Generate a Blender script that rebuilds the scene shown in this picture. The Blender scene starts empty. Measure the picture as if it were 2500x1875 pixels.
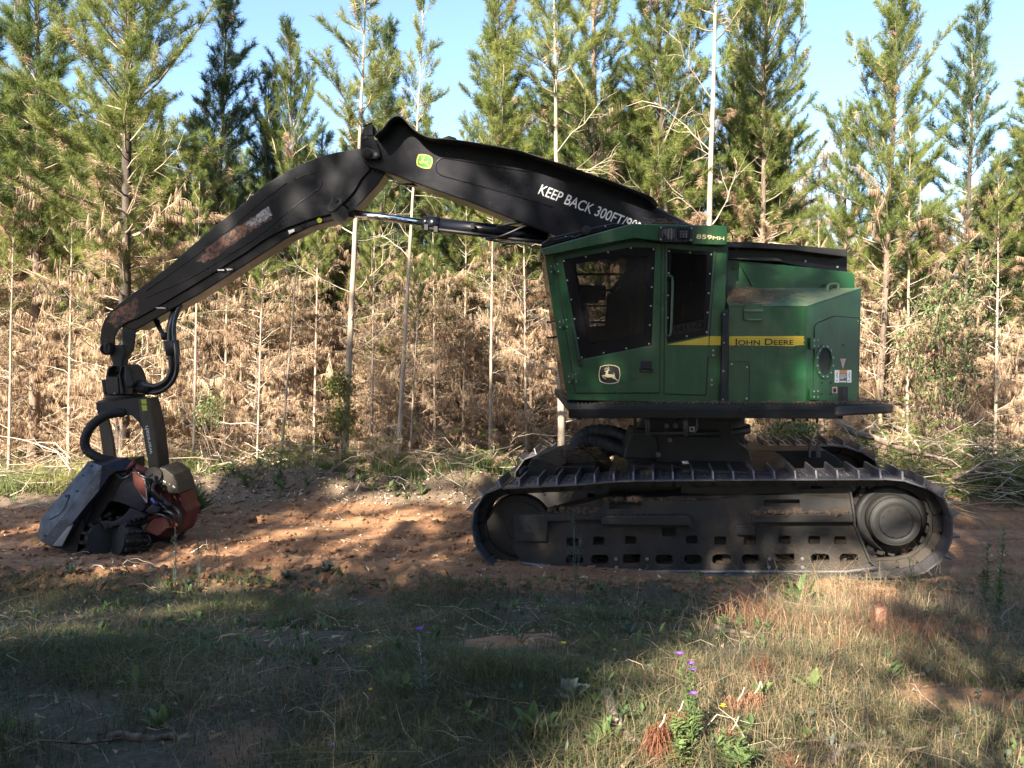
import bpy, bmesh, math, random
import numpy as np
from mathutils import Vector, Matrix
from mathutils.geometry import tessellate_polygon

SC = bpy.context.scene
COL = SC.collection
random.seed(7)
RNG = np.random.default_rng(7)

# ------------------------------------------------------------------ camera
F = 2030.0                                   # focal length in photograph pixels
PITCH = math.atan((937.5 - 833.0) / F)
CAMZ = 2.39
cam_d = bpy.data.cameras.new('camera')
cam = bpy.data.objects.new('camera', cam_d)
COL.objects.link(cam)
cam.location = (0, 0, CAMZ)
cam.rotation_euler = (math.pi / 2 - PITCH, 0, 0)
cam_d.sensor_width = 36.0
cam_d.lens = 36.0 * F / 2500.0
cam_d.clip_start = 0.1
cam_d.clip_end = 3000
SC.camera = cam

# ------------------------------------------------------------------ light
SUN_AZ, SUN_EL = math.radians(28), math.radians(31)
SUN_DIR = Vector((math.sin(SUN_AZ) * math.cos(SUN_EL), math.cos(SUN_AZ) * math.cos(SUN_EL), -math.sin(SUN_EL)))
world = bpy.data.worlds.new('World')
SC.world = world
world.use_nodes = True
wn = world.node_tree
wn.nodes.clear()
sky = wn.nodes.new('ShaderNodeTexSky')
sky.sky_type = 'NISHITA'
sky.sun_disc = False
sky.sun_elevation = SUN_EL
sky.sun_rotation = math.atan2(-SUN_DIR.x, -SUN_DIR.y)
sky.air_density = 1.0
sky.dust_density = 1.0
sky.ozone_density = 3.0
bg = wn.nodes.new('ShaderNodeBackground')
bg.inputs['Strength'].default_value = 0.076
wo = wn.nodes.new('ShaderNodeOutputWorld')
wn.links.new(sky.outputs[0], bg.inputs[0])
wn.links.new(bg.outputs[0], wo.inputs[0])
sun_d = bpy.data.lights.new('sun', 'SUN')
sun_d.energy = 5.0
sun_d.angle = math.radians(0.55)
sun_d.color = (1.0, 0.90, 0.74)
sun = bpy.data.objects.new('sun', sun_d)
COL.objects.link(sun)
sun.rotation_euler = SUN_DIR.to_track_quat('-Z', 'Y').to_euler()
sun.location = (-10, -18, 16)
SC.view_settings.view_transform = 'Standard'
SC.view_settings.look = 'None'
SC.view_settings.exposure = 2.28
SC.view_settings.gamma = 1
SC.view_settings.use_curve_mapping = False
SC.render.engine = 'CYCLES'
SC.cycles.max_bounces = 6
SC.cycles.diffuse_bounces = 3
SC.cycles.glossy_bounces = 3
SC.cycles.transmission_bounces = 4
SC.cycles.transparent_max_bounces = 8

# ------------------------------------------------------------------ photo geometry
_cp, _sp = math.cos(PITCH), math.sin(PITCH)
def ray(px, py):
    cx = (px - 1250.0) / F
    cy = (937.5 - py) / F
    return Vector((cx, _cp + cy * _sp, -_sp + cy * _cp))
CAM = Vector((0, 0, CAMZ))
def W(px, py, Y):
    d = ray(px, py)
    return CAM + d * (Y / d.y)
def WP(px, py, Q, n):
    d = ray(px, py)
    return CAM + d * ((Q - CAM).dot(n) / d.dot(n))
ZO = {'s': (0, 0, 1.0), 'z1': (1250, 500, 3.0167), 'z2': (1700, 500, 3.0164), 'z3': (1100, 1000, 3.403), 'z4': (1700, 1000, 3.16),
      'z5': (50, 900, 3.318), 'z6': (200, 600, 4.1475), 'z7': (700, 250, 3.403), 'z8': (1250, 300, 3.403),
      'h1': (90, 1100, 5.672), 'h3': (220, 820, 8.732), 'd2': (1440, 870, 20.74), 'u5': (1180, 1000, 3.3015), 'c4': (1640, 560, 5.532)}
def ZP(z, x, y):
    a, b, s = ZO[z]
    return a + x / s, b + y / s
def ZW(z, x, y, Y):
    p = ZP(z, x, y)
    return W(p[0], p[1], Y)

# ------------------------------------------------------------------ object helpers
def tag(o, label=None, cat=None, group=None, kind=None):
    if label: o['label'] = label
    if cat: o['category'] = cat
    if group: o['group'] = group
    if kind: o['kind'] = kind
    return o
def empty(name, loc, label, cat, group=None):
    o = bpy.data.objects.new(name, None)
    COL.objects.link(o)
    o.location = loc
    o.empty_display_size = 0.2
    return tag(o, label, cat, group)
def setparent(o, parent):
    if parent is not None:
        o.parent = parent
        o.matrix_parent_inverse = world_of(parent).inverted()
def world_of(o):
    m = o.matrix_basis.copy()
    if o.parent is not None:
        m = world_of(o.parent) @ o.matrix_parent_inverse @ m
    return m
def link(name, me, mat=None, parent=None, bevel=0.0, label=None):
    o = bpy.data.objects.new(name, me)
    COL.objects.link(o)
    if mat is not None and not me.materials:
        me.materials.append(mat)
    setparent(o, parent)
    if bevel:
        b = o.modifiers.new('bevel', 'BEVEL')
        b.width = bevel
        b.segments = 2
        b.limit_method = 'ANGLE'
        b.angle_limit = math.radians(35)
        b.use_clamp_overlap = True
    if label: o['label'] = label
    return o
class MB:
    """collects verts/faces, builds ONE mesh"""
    def __init__(s):
        s.v = []; s.f = []; s.sm = []
    def add(s, vs, fs, smooth=False):
        o = len(s.v)
        s.v += [tuple(v) for v in vs]
        for f in fs:
            s.f.append(tuple(i + o for i in f)); s.sm.append(smooth)
        return s
    def mesh(s, name):
        me = bpy.data.meshes.new(name)
        me.from_pydata(s.v, [], s.f)
        me.polygons.foreach_set('use_smooth', s.sm)
        me.update()
        return me
    def build(s, name, mat, parent=None, bevel=0.0, label=None, fixn=True):
        me = s.mesh(name)
        if fixn:
            b = bmesh.new(); b.from_mesh(me)
            bmesh.ops.recalc_face_normals(b, faces=b.faces)
            b.to_mesh(me); b.free()
        return link(name, me, mat, parent, bevel, label)
    def box(s, c, size, R=None):
        hx, hy, hz = size[0] / 2, size[1] / 2, size[2] / 2
        vs = [Vector((x, y, z)) for x in (-hx, hx) for y in (-hy, hy) for z in (-hz, hz)]
        if R is not None: vs = [R @ v for v in vs]
        c = Vector(c)
        vs = [v + c for v in vs]
        return s.add(vs, [(0, 1, 3, 2), (4, 6, 7, 5), (0, 4, 5, 1), (2, 3, 7, 6), (0, 2, 6, 4), (1, 5, 7, 3)])
    def cyl(s, a, b, r, r2=None, n=16, cap=True, smooth=True):
        a = Vector(a); b = Vector(b)
        r2 = r if r2 is None else r2
        d = (b - a).normalized()
        t = Vector((0, 0, 1)) if abs(d.z) < 0.9 else Vector((1, 0, 0))
        e = d.cross(t).normalized(); g = d.cross(e)
        vs = []
        for k in range(n):
            q = 2 * math.pi * k / n
            w = e * math.cos(q) + g * math.sin(q)
            vs.append(a + w * r); vs.append(b + w * r2)
        fs = [(2 * k, 2 * ((k + 1) % n), 2 * ((k + 1) % n) + 1, 2 * k + 1) for k in range(n)]
        s.add(vs, fs, smooth)
        if cap:
            o = len(s.v) - 2 * n
            s.f.append(tuple(o + 2 * k for k in range(n))); s.sm.append(False)
            s.f.append(tuple(o + 2 * k + 1 for k in reversed(range(n)))); s.sm.append(False)
        return s
    def tube(s, pts, r, n=8, cap=True):
        pts = [Vector(p) for p in pts]
        rs = r if isinstance(r, (list, tuple)) else [r] * len(pts)
        vs = []; fs = []
        prev = None
        for i, p in enumerate(pts):
            d = (pts[min(i + 1, len(pts) - 1)] - pts[max(i - 1, 0)]).normalized()
            if prev is None:
                t = Vector((0, 0, 1)) if abs(d.z) < 0.9 else Vector((1, 0, 0))
                e = d.cross(t).normalized()
            else:
                e = (prev - d * prev.dot(d)).normalized()
            prev = e
            g = d.cross(e)
            for k in range(n):
                q = 2 * math.pi * k / n
                vs.append(p + (e * math.cos(q) + g * math.sin(q)) * rs[i])
            if i:
                o = (i - 1) * n
                for k in range(n):
                    fs.append((o + k, o + (k + 1) % n, o + n + (k + 1) % n, o + n + k))
        s.add(vs, fs, True)
        if cap:
            o = len(s.v) - len(vs)
            s.f.append(tuple(o + k for k in range(n))); s.sm.append(False)
            s.f.append(tuple(len(s.v) - n + k for k in reversed(range(n)))); s.sm.append(False)
        return s
    def prism(s, loops, ext):
        """loops: list of closed world-space polygons (first = outline, rest = holes); ext: extrusion vector"""
        ext = Vector(ext)
        loops = [[Vector(p) for p in l] for l in loops]
        flat = [p for l in loops for p in l]
        n = len(flat)
        tri = tessellate_polygon(loops)
        vs = flat + [p + ext for p in flat]
        fs = [tuple(t) for t in tri] + [tuple(i + n for i in reversed(t)) for t in tri] if len(loops) > 1 else \
             [tuple(range(n)), tuple(reversed(range(n, 2 * n)))]
        o = 0
        for l in loops:
            m = len(l)
            for k in range(m):
                a, b = o + k, o + (k + 1) % m
                fs.append((a, b, b + n, a + n))
            o += m
        return s.add(vs, fs)
def smoothpts(pts, n=6, closed=False):
    """Catmull-Rom through points"""
    P = [Vector(p) for p in pts]
    out = []
    m = len(P)
    rng = range(m) if closed else range(m - 1)
    for i in rng:
        if closed:
            a, b, c, d = P[(i - 1) % m], P[i], P[(i + 1) % m], P[(i + 2) % m]
        else:
            a, b, c, d = P[max(i - 1, 0)], P[i], P[i + 1], P[min(i + 2, m - 1)]
        for k in range(n):
            t = k / n
            out.append(0.5 * ((2 * b) + (c - a) * t + (2 * a - 5 * b + 4 * c - d) * t * t + (3 * b - a - 3 * c + d) * t ** 3))
    if not closed: out.append(P[-1])
    return out
def plate(name, z, pts, Y, thick, mat, parent=None, holes=(), bevel=0.004, smooth=0, label=None):
    """plate standing at depth Y (near face), outlined in zoomed photo coordinates"""
    loops = [[ZW(z, x, y, Y) for x, y in pts]]
    if smooth: loops[0] = smoothpts(loops[0], smooth, True)
    for h in holes: loops.append([ZW(z, x, y, Y) for x, y in h])
    return MB().prism(loops, (0, thick, 0)).build(name, mat, parent, bevel, label)
def poly3(name, verts, faces, mat, parent=None, solid=0.0, bevel=0.0, label=None):
    """verts = (zoom, x, y, Y)"""
    m = MB().add([ZW(*v) for v in verts], faces)
    o = m.build(name, mat, parent, 0, label)
    if solid:
        s = o.modifiers.new('solid', 'SOLIDIFY'); s.thickness = solid; s.offset = -1
    if bevel:
        b = o.modifiers.new('bevel', 'BEVEL'); b.width = bevel; b.segments = 2; b.limit_method = 'ANGLE'
    return o
def rrect(cx, cy, w, h, r, n=4):
    out = []
    for qx, qy, a0 in ((1, -1, -90), (1, 1, 0), (-1, 1, 90), (-1, -1, 180)):
        for k in range(n + 1):
            a = math.radians(a0 + 90 * k / n)
            out.append((cx + qx * (w / 2 - r) + r * math.cos(a), cy + qy * (h / 2 - r) + r * math.sin(a)))
    return out
def ell(cx, cy, rx, ry, n=24, a0=0):
    return [(cx + rx * math.cos(a0 + 2 * math.pi * k / n), cy + ry * math.sin(a0 + 2 * math.pi * k / n)) for k in range(n)]

# ------------------------------------------------------------------ numpy helpers
def np_mesh(name, V, faces, mat, tint=None, smooth=False, parent=None, linkit=True):
    """faces: (n,3) or (n,4) int array or a list of such arrays"""
    if not isinstance(faces, list): faces = [faces]
    me = bpy.data.meshes.new(name)
    me.vertices.add(len(V))
    me.vertices.foreach_set('co', np.ascontiguousarray(V, dtype=np.float32).ravel())
    nl = sum(f.size for f in faces); nf = sum(len(f) for f in faces)
    me.loops.add(nl); me.polygons.add(nf)
    me.loops.foreach_set('vertex_index', np.concatenate([f.ravel() for f in faces]).astype(np.int32))
    tot = np.concatenate([np.full(len(f), f.shape[1], dtype=np.int32) for f in faces])
    st = np.zeros(nf, dtype=np.int32); st[1:] = np.cumsum(tot)[:-1]
    me.polygons.foreach_set('loop_start', st)
    try: me.polygons.foreach_set('loop_total', tot)
    except Exception: pass
    me.polygons.foreach_set('use_smooth', np.full(nf, smooth, dtype=bool))
    me.update(calc_edges=True)
    if tint is not None:
        a = me.attributes.new('tint', 'FLOAT', 'POINT')
        a.data.foreach_set('value', np.ascontiguousarray(tint, dtype=np.float32))
    me.materials.append(mat)
    if not linkit: return me
    o = bpy.data.objects.new(name, me)
    COL.objects.link(o)
    setparent(o, parent)
    return o
def nrm(a): return a / np.maximum(np.linalg.norm(a, axis=-1, keepdims=True), 1e-9)
def _hash(ix, iy, seed):
    h = (ix.astype(np.int64) * 374761393 + iy.astype(np.int64) * 668265263 + seed * 1442695041) & 0x7fffffff
    h = ((h ^ (h >> 13)) * 1274126177) & 0x7fffffff
    return ((h ^ (h >> 16)) & 0xffff) / 65535.0
def vnoise(x, y, seed=0):
    ix = np.floor(x); iy = np.floor(y)
    fx = x - ix; fy = y - iy
    fx = fx * fx * (3 - 2 * fx); fy = fy * fy * (3 - 2 * fy)
    a = _hash(ix, iy, seed); b = _hash(ix + 1, iy, seed); c = _hash(ix, iy + 1, seed); d = _hash(ix + 1, iy + 1, seed)
    return (a * (1 - fx) + b * fx) * (1 - fy) + (c * (1 - fx) + d * fx) * fy - 0.5
def fbm(x, y, oct=4, seed=0, g=0.5):
    s = 0; a = 1.0
    for k in range(oct):
        s = s + a * vnoise(x + 13.7 * k, y - 7.3 * k, seed + k); x = x * 2.03; y = y * 2.03; a *= g
    return s
def sstep(a, b, x):
    t = np.clip((x - a) / (b - a), 0, 1)
    return t * t * (3 - 2 * t)

# ------------------------------------------------------------------ materials
def mat_new(name):
    m = bpy.data.materials.new(name); m.use_nodes = True
    nt = m.node_tree
    return m, nt, nt.nodes['Principled BSDF']
def N(nt, t, **kw):
    n = nt.nodes.new(t)
    for k, v in kw.items():
        if k in n.inputs: n.inputs[k].default_value = v
        else: setattr(n, k, v)
    return n
def ramp(nt, fac, stops):
    r = nt.nodes.new('ShaderNodeValToRGB')
    el = r.color_ramp.elements
    while len(el) < len(stops): el.new(0.5)
    for e, (p, c) in zip(el, stops):
        e.position = p; e.color = (*c, 1) if len(c) == 3 else c
    nt.links.new(fac, r.inputs[0])
    return r.outputs[0]
def noise(nt, scale, detail=4, rough=0.55, coord=None, stretch=None):
    if coord is None:
        g = nt.nodes.new('ShaderNodeNewGeometry'); coord = g.outputs['Position']
    if stretch:
        mp = nt.nodes.new('ShaderNodeMapping'); mp.inputs['Scale'].default_value = stretch
        nt.links.new(coord, mp.inputs[0]); coord = mp.outputs[0]
    n = nt.nodes.new('ShaderNodeTexNoise')
    n.inputs['Scale'].default_value = scale; n.inputs['Detail'].default_value = detail; n.inputs['Roughness'].default_value = rough
    nt.links.new(coord, n.inputs['Vector'])
    return n.outputs[0]
def mixc(nt, fac, a, b):
    m = nt.nodes.new('ShaderNodeMix'); m.data_type = 'RGBA'
    for k, v in ((6, a), (7, b)):
        if isinstance(v, tuple): m.inputs[k].default_value = (*v, 1)
        else: nt.links.new(v, m.inputs[k])
    if isinstance(fac, float): m.inputs[0].default_value = fac
    else: nt.links.new(fac, m.inputs[0])
    return m.outputs[2]
def rmap(nt, v, a, b, c=0.0, d=1.0):
    m = nt.nodes.new('ShaderNodeMapRange')
    m.inputs[1].default_value = a; m.inputs[2].default_value = b; m.inputs[3].default_value = c; m.inputs[4].default_value = d
    nt.links.new(v, m.inputs[0]); return m.outputs[0]
def bump(nt, b, h, strength=0.3, dist=0.01):
    n = nt.nodes.new('ShaderNodeBump'); n.inputs['Strength'].default_value = strength; n.inputs['Distance'].default_value = dist
    nt.links.new(h, n.inputs['Height']); nt.links.new(n.outputs[0], b.inputs['Normal'])
def paint(name, col, rough=0.35, dirt=0.35, dirtcol=(0.16, 0.12, 0.085), metal=0.0, scale=3.0, lo=0.5, hi=0.8, coat=0.0, bmp=0.08, scratch=0.0, fine=40, rvar=0.3, spec=0.5, streak=0.0):
    """painted metal with dust, blotches and fine relief"""
    m, nt, b = mat_new(name)
    n1 = noise(nt, scale, 6, 0.65)
    n2 = noise(nt, fine, 3, 0.6)
    mul = nt.nodes.new('ShaderNodeMath'); mul.operation = 'MULTIPLY'
    nt.links.new(rmap(nt, n1, lo, hi), mul.inputs[0]); nt.links.new(rmap(nt, n2, 0.3, 0.7, 0.4, 1.0), mul.inputs[1])
    mu2 = nt.nodes.new('ShaderNodeMath'); mu2.operation = 'MULTIPLY'; mu2.inputs[1].default_value = dirt
    nt.links.new(mul.outputs[0], mu2.inputs[0])
    c = mixc(nt, rmap(nt, noise(nt, 1.3, 3), 0.3, 0.7), col, tuple(x * 0.82 for x in col))
    c = mixc(nt, mu2.outputs[0], c, dirtcol)
    if streak:
        sk = noise(nt, 5, 4, 0.7, stretch=(3.5, 3.5, .35)); big = noise(nt, 0.9, 3, .6)
        mk = nt.nodes.new('ShaderNodeMath'); mk.operation = 'MULTIPLY'
        nt.links.new(rmap(nt, sk, .48, .72, 0, streak), mk.inputs[0]); nt.links.new(rmap(nt, big, .35, .65), mk.inputs[1])
        c = mixc(nt, mk.outputs[0], c, dirtcol)
    if scratch:
        sc = noise(nt, 9, 5, 0.8, stretch=(1, 1, 9))
        ms = nt.nodes.new('ShaderNodeMath'); ms.operation = 'MULTIPLY'; ms.inputs[1].default_value = scratch
        nt.links.new(rmap(nt, sc, 0.6, 0.68), ms.inputs[0])
        c = mixc(nt, ms.outputs[0], c, (0.22, 0.21, 0.2))
    nt.links.new(c, b.inputs['Base Color'])
    nt.links.new(rmap(nt, n1, 0.3, 0.75, rough, min(1, rough + rvar)), b.inputs['Roughness'])
    b.inputs['Specular IOR Level'].default_value = spec
    b.inputs['Metallic'].default_value = metal
    b.inputs['Coat Weight'].default_value = coat
    bump(nt, b, n2, bmp, 0.004)
    return m
GREEN = paint('green_paint', (0.0065, 0.058, 0.019), 0.24, 0.5, (0.075, 0.08, 0.05), coat=0.15, scale=2.2, streak=.45, scratch=.12)
GREEN_TOP = paint('dusty_green_paint', (0.05, 0.13, 0.06), 0.5, 0.75, (0.17, 0.15, 0.11), scale=2.5, lo=0.3, hi=0.6)
BLACK = paint('black_paint', (0.0045, 0.005, 0.0085), 0.25, 0.18, (0.02, 0.02, 0.024), coat=0.0, scratch=0.10, rvar=.12, spec=.32)
BLACKM = paint('matt_black_steel', (0.007, 0.007, 0.008), 0.5, 0.35, (0.03, 0.024, 0.018))
CAST = paint('dirty_black_steel', (0.011, 0.011, 0.012), 0.55, 0.7, (0.045, 0.034, 0.025), scale=4, lo=0.38, hi=0.68, bmp=0.25)
MUDDY = paint('muddy_steel', (0.015, 0.0145, 0.015), 0.6, 0.8, (0.085, 0.060, 0.040), scale=1.5, lo=0.44, hi=0.66, bmp=0.35, fine=60)
SHOE = paint('track_shoe_steel', (0.13, 0.13, 0.15), 0.38, 0.8, (0.09, 0.065, 0.045), metal=0.6, scale=6, lo=0.45, hi=0.7, bmp=0.2)
WORN = paint('worn_grey_steel', (0.034, 0.036, 0.05), 0.36, 0.85, (0.018, 0.016, 0.017), metal=0.55, scale=7, lo=0.45, hi=0.62, bmp=0.35, scratch=0.4)
BRIGHT = paint('polished_wear_highlight_steel', (0.42, 0.43, 0.47), 0.3, 0.5, (0.1, 0.08, 0.06), metal=0.9, scale=12, lo=0.5, hi=0.7)
RUBBER = paint('black_rubber', (0.006, 0.006, 0.007), 0.6, 0.3, (0.05, 0.045, 0.04), bmp=0.2)
HOSE = paint('black_hose', (0.010, 0.010, 0.014), 0.28, 0.25, (0.04, 0.035, 0.03), coat=0.2)
RED = paint('faded_red_paint', (0.13, 0.022, 0.014), 0.5, 0.9, (0.03, 0.02, 0.018), scale=5, lo=0.45, hi=0.65)
OLIVE = paint('dull_brown_cover', (0.040, 0.034, 0.025), 0.45, 0.5, (0.04, 0.03, 0.02), scale=4)
CHROME, nt_, b_ = mat_new('chrome_rod')
b_.inputs['Base Color'].default_value = (0.85, 0.85, 0.88, 1); b_.inputs['Metallic'].default_value = 1; b_.inputs['Roughness'].default_value = 0.13
YELLOW = paint('yellow_vinyl', (0.62, 0.44, 0.035), 0.4, 0.35, (0.2, 0.16, 0.06), scale=14)
YELDIM = paint('yellow_green_tape', (0.42, 0.44, 0.04), 0.5, 0.3, (0.1, 0.1, 0.05), scale=14)
CREAM = paint('cream_print', (0.62, 0.54, 0.30), 0.45, 0.2, (0.3, 0.25, 0.15), scale=14)
INK = paint('black_print', (0.010, 0.010, 0.012), 0.4, 0.1)
WHITE = paint('white_lettering', (0.55, 0.55, 0.55), 0.5, 0.3, (0.25, 0.24, 0.23), scale=14)
DECALG = paint('green_decal', (0.03, 0.16, 0.035), 0.4, 0.1)
BOLT = paint('zinc_bolt', (0.45, 0.45, 0.45), 0.3, 0.3, (0.15, 0.13, 0.1), metal=0.8, scale=20)
ORANGE = paint('orange_strap', (0.62, 0.10, 0.03), 0.6, 0.2)
PAPER = paint('white_sticker', (0.62, 0.62, 0.64), 0.5, 0.2, (0.3, 0.3, 0.28), scale=10)
PINK = paint('faded_pink_sticker', (0.52, 0.33, 0.33), 0.5, 0.2, (0.3, 0.2, 0.2), scale=10)
LABELO = paint('orange_label', (0.5, 0.2, 0.05), 0.5, 0.2)
LENS, nt_, b_ = mat_new('lamp_lens')
b_.inputs['Base Color'].default_value = (0.35, 0.36, 0.38, 1); b_.inputs['Roughness'].default_value = 0.12; b_.inputs['Metallic'].default_value = 0.6
def glass_mat(name, tint, alpha):
    m, nt, b = mat_new(name)
    b.inputs['Base Color'].default_value = (0.008, 0.008, 0.009, 1); b.inputs['Roughness'].default_value = 0.12
    b.inputs['Specular IOR Level'].default_value = 0.25
    tr = N(nt, 'ShaderNodeBsdfTransparent'); tr.inputs[0].default_value = (*tint, 1)
    mx = N(nt, 'ShaderNodeMixShader'); mx.inputs[0].default_value = alpha
    nt.links.new(tr.outputs[0], mx.inputs[1]); nt.links.new(b.outputs[0], mx.inputs[2])
    nt.links.new(mx.outputs[0], nt.nodes['Material Output'].inputs[0])
    return m
FILM, nt_, b_ = mat_new('black_window_margin')
b_.inputs['Base Color'].default_value = (0.006, 0.006, 0.008, 1); b_.inputs['Roughness'].default_value = 0.25; b_.inputs['Specular IOR Level'].default_value = 0.15
GLASS = glass_mat('tinted_window', (0.60, 0.60, 0.60), 0.5)
GLASSD = glass_mat('dark_window', (0.6, 0.6, 0.6), 0.35)
# worn paint: orange primer showing through black
PRIMER, nt_, b_ = mat_new('primer_showing_through')
_n = noise(nt_, 22, 6, 0.7); _n2 = noise(nt_, 5, 3)
_c = ramp(nt_, _n, [(0.42, (0.010, 0.009, 0.010)), (0.50, (0.11, 0.045, 0.024)), (0.62, (0.24, 0.095, 0.042)), (0.75, (0.12, 0.07, 0.05))])
nt_.links.new(_c, b_.inputs['Base Color']); b_.inputs['Roughness'].default_value = 0.6
PEEL, nt_, b_ = mat_new('peeling_decal')
_n = noise(nt_, 30, 6, 0.75)
_c = ramp(nt_, _n, [(0.40, (0.03, 0.028, 0.028)), (0.5, (0.35, 0.30, 0.27)), (0.7, (0.55, 0.52, 0.49))])
nt_.links.new(_c, b_.inputs['Base Color']); b_.inputs['Roughness'].default_value = 0.6
def leaf_mat(name, stops, rough=0.6, trans=0.3, attr=True):
    m, nt, b = mat_new(name)
    a = nt.nodes.new('ShaderNodeAttribute'); a.attribute_name = 'tint'
    oi = nt.nodes.new('ShaderNodeObjectInfo')
    g = nt.nodes.new('ShaderNodeNewGeometry')
    n = noise(nt, 1.1, 2, 0.5, g.outputs['Position'])
    s1 = nt.nodes.new('ShaderNodeMath'); s1.operation = 'MULTIPLY_ADD'; s1.inputs[1].default_value = 0.7; 
    nt.links.new(a.outputs['Fac'], s1.inputs[0]); nt.links.new(rmap(nt, n, 0.3, 0.7, -0.12, 0.22), s1.inputs[2])
    s2 = nt.nodes.new('ShaderNodeMath'); s2.operation = 'MULTIPLY_ADD'; s2.inputs[1].default_value = 0.26
    nt.links.new(oi.outputs['Random'], s2.inputs[0]); nt.links.new(s1.outputs[0], s2.inputs[2])
    c = ramp(nt, s2.outputs[0], stops)
    nt.links.new(c, b.inputs['Base Color'])
    b.inputs['Roughness'].default_value = rough; b.inputs['Specular IOR Level'].default_value = 0.25
    if trans:
        t = N(nt, 'ShaderNodeBsdfTranslucent'); nt.links.new(c, t.inputs[0])
        mx = N(nt, 'ShaderNodeMixShader'); mx.inputs[0].default_value = trans
        nt.links.new(b.outputs[0], mx.inputs[1]); nt.links.new(t.outputs[0], mx.inputs[2])
        nt.links.new(mx.outputs[0], nt.nodes['Material Output'].inputs[0])
    return m
NEEDLE = leaf_mat('green_needles', [(0.0, (0.035, 0.07, 0.03)), (0.3, (0.10, 0.145, 0.042)), (0.65, (0.20, 0.24, 0.065)), (1.0, (0.32, 0.32, 0.10))], trans=0.45)
NEEDLE_D = leaf_mat('blue_green_needles', [(0.0, (0.025, 0.05, 0.032)), (0.4, (0.06, 0.10, 0.045)), (1.0, (0.14, 0.18, 0.07))])
BROWN = leaf_mat('brown_dead_needles', [(0.0, (0.15, 0.09, 0.055)), (0.35, (0.34, 0.225, 0.145)), (0.7, (0.50, 0.355, 0.235)), (1.0, (0.60, 0.46, 0.32))], trans=0.25)
TWIG = leaf_mat('pale_dead_twigs', [(0.0, (0.16, 0.12, 0.09)), (0.4, (0.38, 0.31, 0.23)), (1.0, (0.66, 0.56, 0.43))], trans=0)
GRASS = leaf_mat('meadow_grass', [(0.0, (0.045, 0.058, 0.030)), (0.35, (0.090, 0.105, 0.048)), (0.65, (0.155, 0.16, 0.078)), (0.85, (0.27, 0.23, 0.13)), (1.0, (0.38, 0.31, 0.19))])
STRAW = leaf_mat('dry_straw', [(0.0, (0.10, 0.07, 0.045)), (0.5, (0.25, 0.185, 0.11)), (1.0, (0.44, 0.35, 0.22))], trans=0.15)
WEED = leaf_mat('weed_leaves', [(0.0, (0.045, 0.08, 0.035)), (0.5, (0.10, 0.155, 0.055)), (1.0, (0.19, 0.24, 0.09))])
GREYWEED = leaf_mat('grey_weed_leaves', [(0.0, (0.07, 0.09, 0.075)), (0.5, (0.12, 0.15, 0.12)), (1.0, (0.19, 0.22, 0.17))])
REDDEAD = leaf_mat('russet_dead_needles', [(0.0, (0.08, 0.03, 0.018)), (0.5, (0.19, 0.08, 0.046)), (1.0, (0.34, 0.18, 0.11))], trans=0.15)
FLOWERP, nt_, b_ = mat_new('purple_petals'); b_.inputs['Base Color'].default_value = (0.20, 0.07, 0.50, 1); b_.inputs['Roughness'].default_value = 0.6
FLOWERY, nt_, b_ = mat_new('yellow_petals'); b_.inputs['Base Color'].default_value = (0.75, 0.52, 0.02, 1); b_.inputs['Roughness'].default_value = 0.6
def bark_mat(name, a, b2, c2, scale=18):
    m, nt, b = mat_new(name)
    tc = nt.nodes.new('ShaderNodeTexCoord')
    n1 = noise(nt, scale, 5, 0.7, tc.outputs['Object'], (1, 1, 0.25))
    n2 = noise(nt, 1.4, 3, 0.5, tc.outputs['Object'])
    c = ramp(nt, n1, [(0.32, a), (0.5, b2), (0.72, c2)])
    c = mixc(nt, rmap(nt, n2, 0.42, 0.62, 0, 0.6), c, tuple(x * 0.55 for x in b2))
    nt.links.new(c, b.inputs['Base Color']); b.inputs['Roughness'].default_value = 0.85
    bump(nt, b, n1, 0.6, 0.01)
    return m
BARK = bark_mat('pine_bark', (0.05, 0.036, 0.028), (0.17, 0.12, 0.09), (0.30, 0.23, 0.17))
BARKP = bark_mat('pale_smooth_bark', (0.17, 0.125, 0.09), (0.40, 0.315, 0.235), (0.56, 0.465, 0.36), 12)
BARKD = bark_mat('dark_wet_bark', (0.02, 0.016, 0.014), (0.06, 0.045, 0.035), (0.13, 0.10, 0.08))
WOODF = bark_mat('fresh_split_wood', (0.42, 0.26, 0.13), (0.66, 0.47, 0.27), (0.78, 0.62, 0.40), 30)
WOODG = bark_mat('weathered_grey_wood', (0.10, 0.075, 0.06), (0.22, 0.175, 0.145), (0.34, 0.28, 0.24), 22)
# ground
SOIL, nt_, b_ = mat_new('forest_track_soil')
_a = nt_.nodes.new('ShaderNodeAttribute'); _a.attribute_name = 'tint'
_n = noise(nt_, 2.2, 6, 0.65); _m = noise(nt_, 26, 5, 0.75); _k = noise(nt_, 90, 3, 0.7)
_road = ramp(nt_, _m, [(0.3, (0.075, 0.032, 0.017)), (0.5, (0.20, 0.095, 0.045)), (0.72, (0.37, 0.20, 0.10))])
_st = noise(nt_, 1.6, 5, 0.6, stretch=(0.35, 2.2, 1))
_road = mixc(nt_, rmap(nt_, _st, 0.42, 0.60, 0, 0.65), _road, (0.31, 0.175, 0.09))
_berm = ramp(nt_, _k, [(0.3, (0.05, 0.035, 0.024)), (0.5, (0.13, 0.092, 0.06)), (0.72, (0.27, 0.20, 0.14))])
_grs = ramp(nt_, _m, [(0.3, (0.028, 0.028, 0.017)), (0.5, (0.06, 0.055, 0.032)), (0.72, (0.13, 0.10, 0.06))])
_grs = mixc(nt_, rmap(nt_, _n, 0.52, 0.64, 0, 0.7), _grs, (0.13, 0.065, 0.038))
_s = nt_.nodes.new('ShaderNodeSeparateXYZ')
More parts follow.
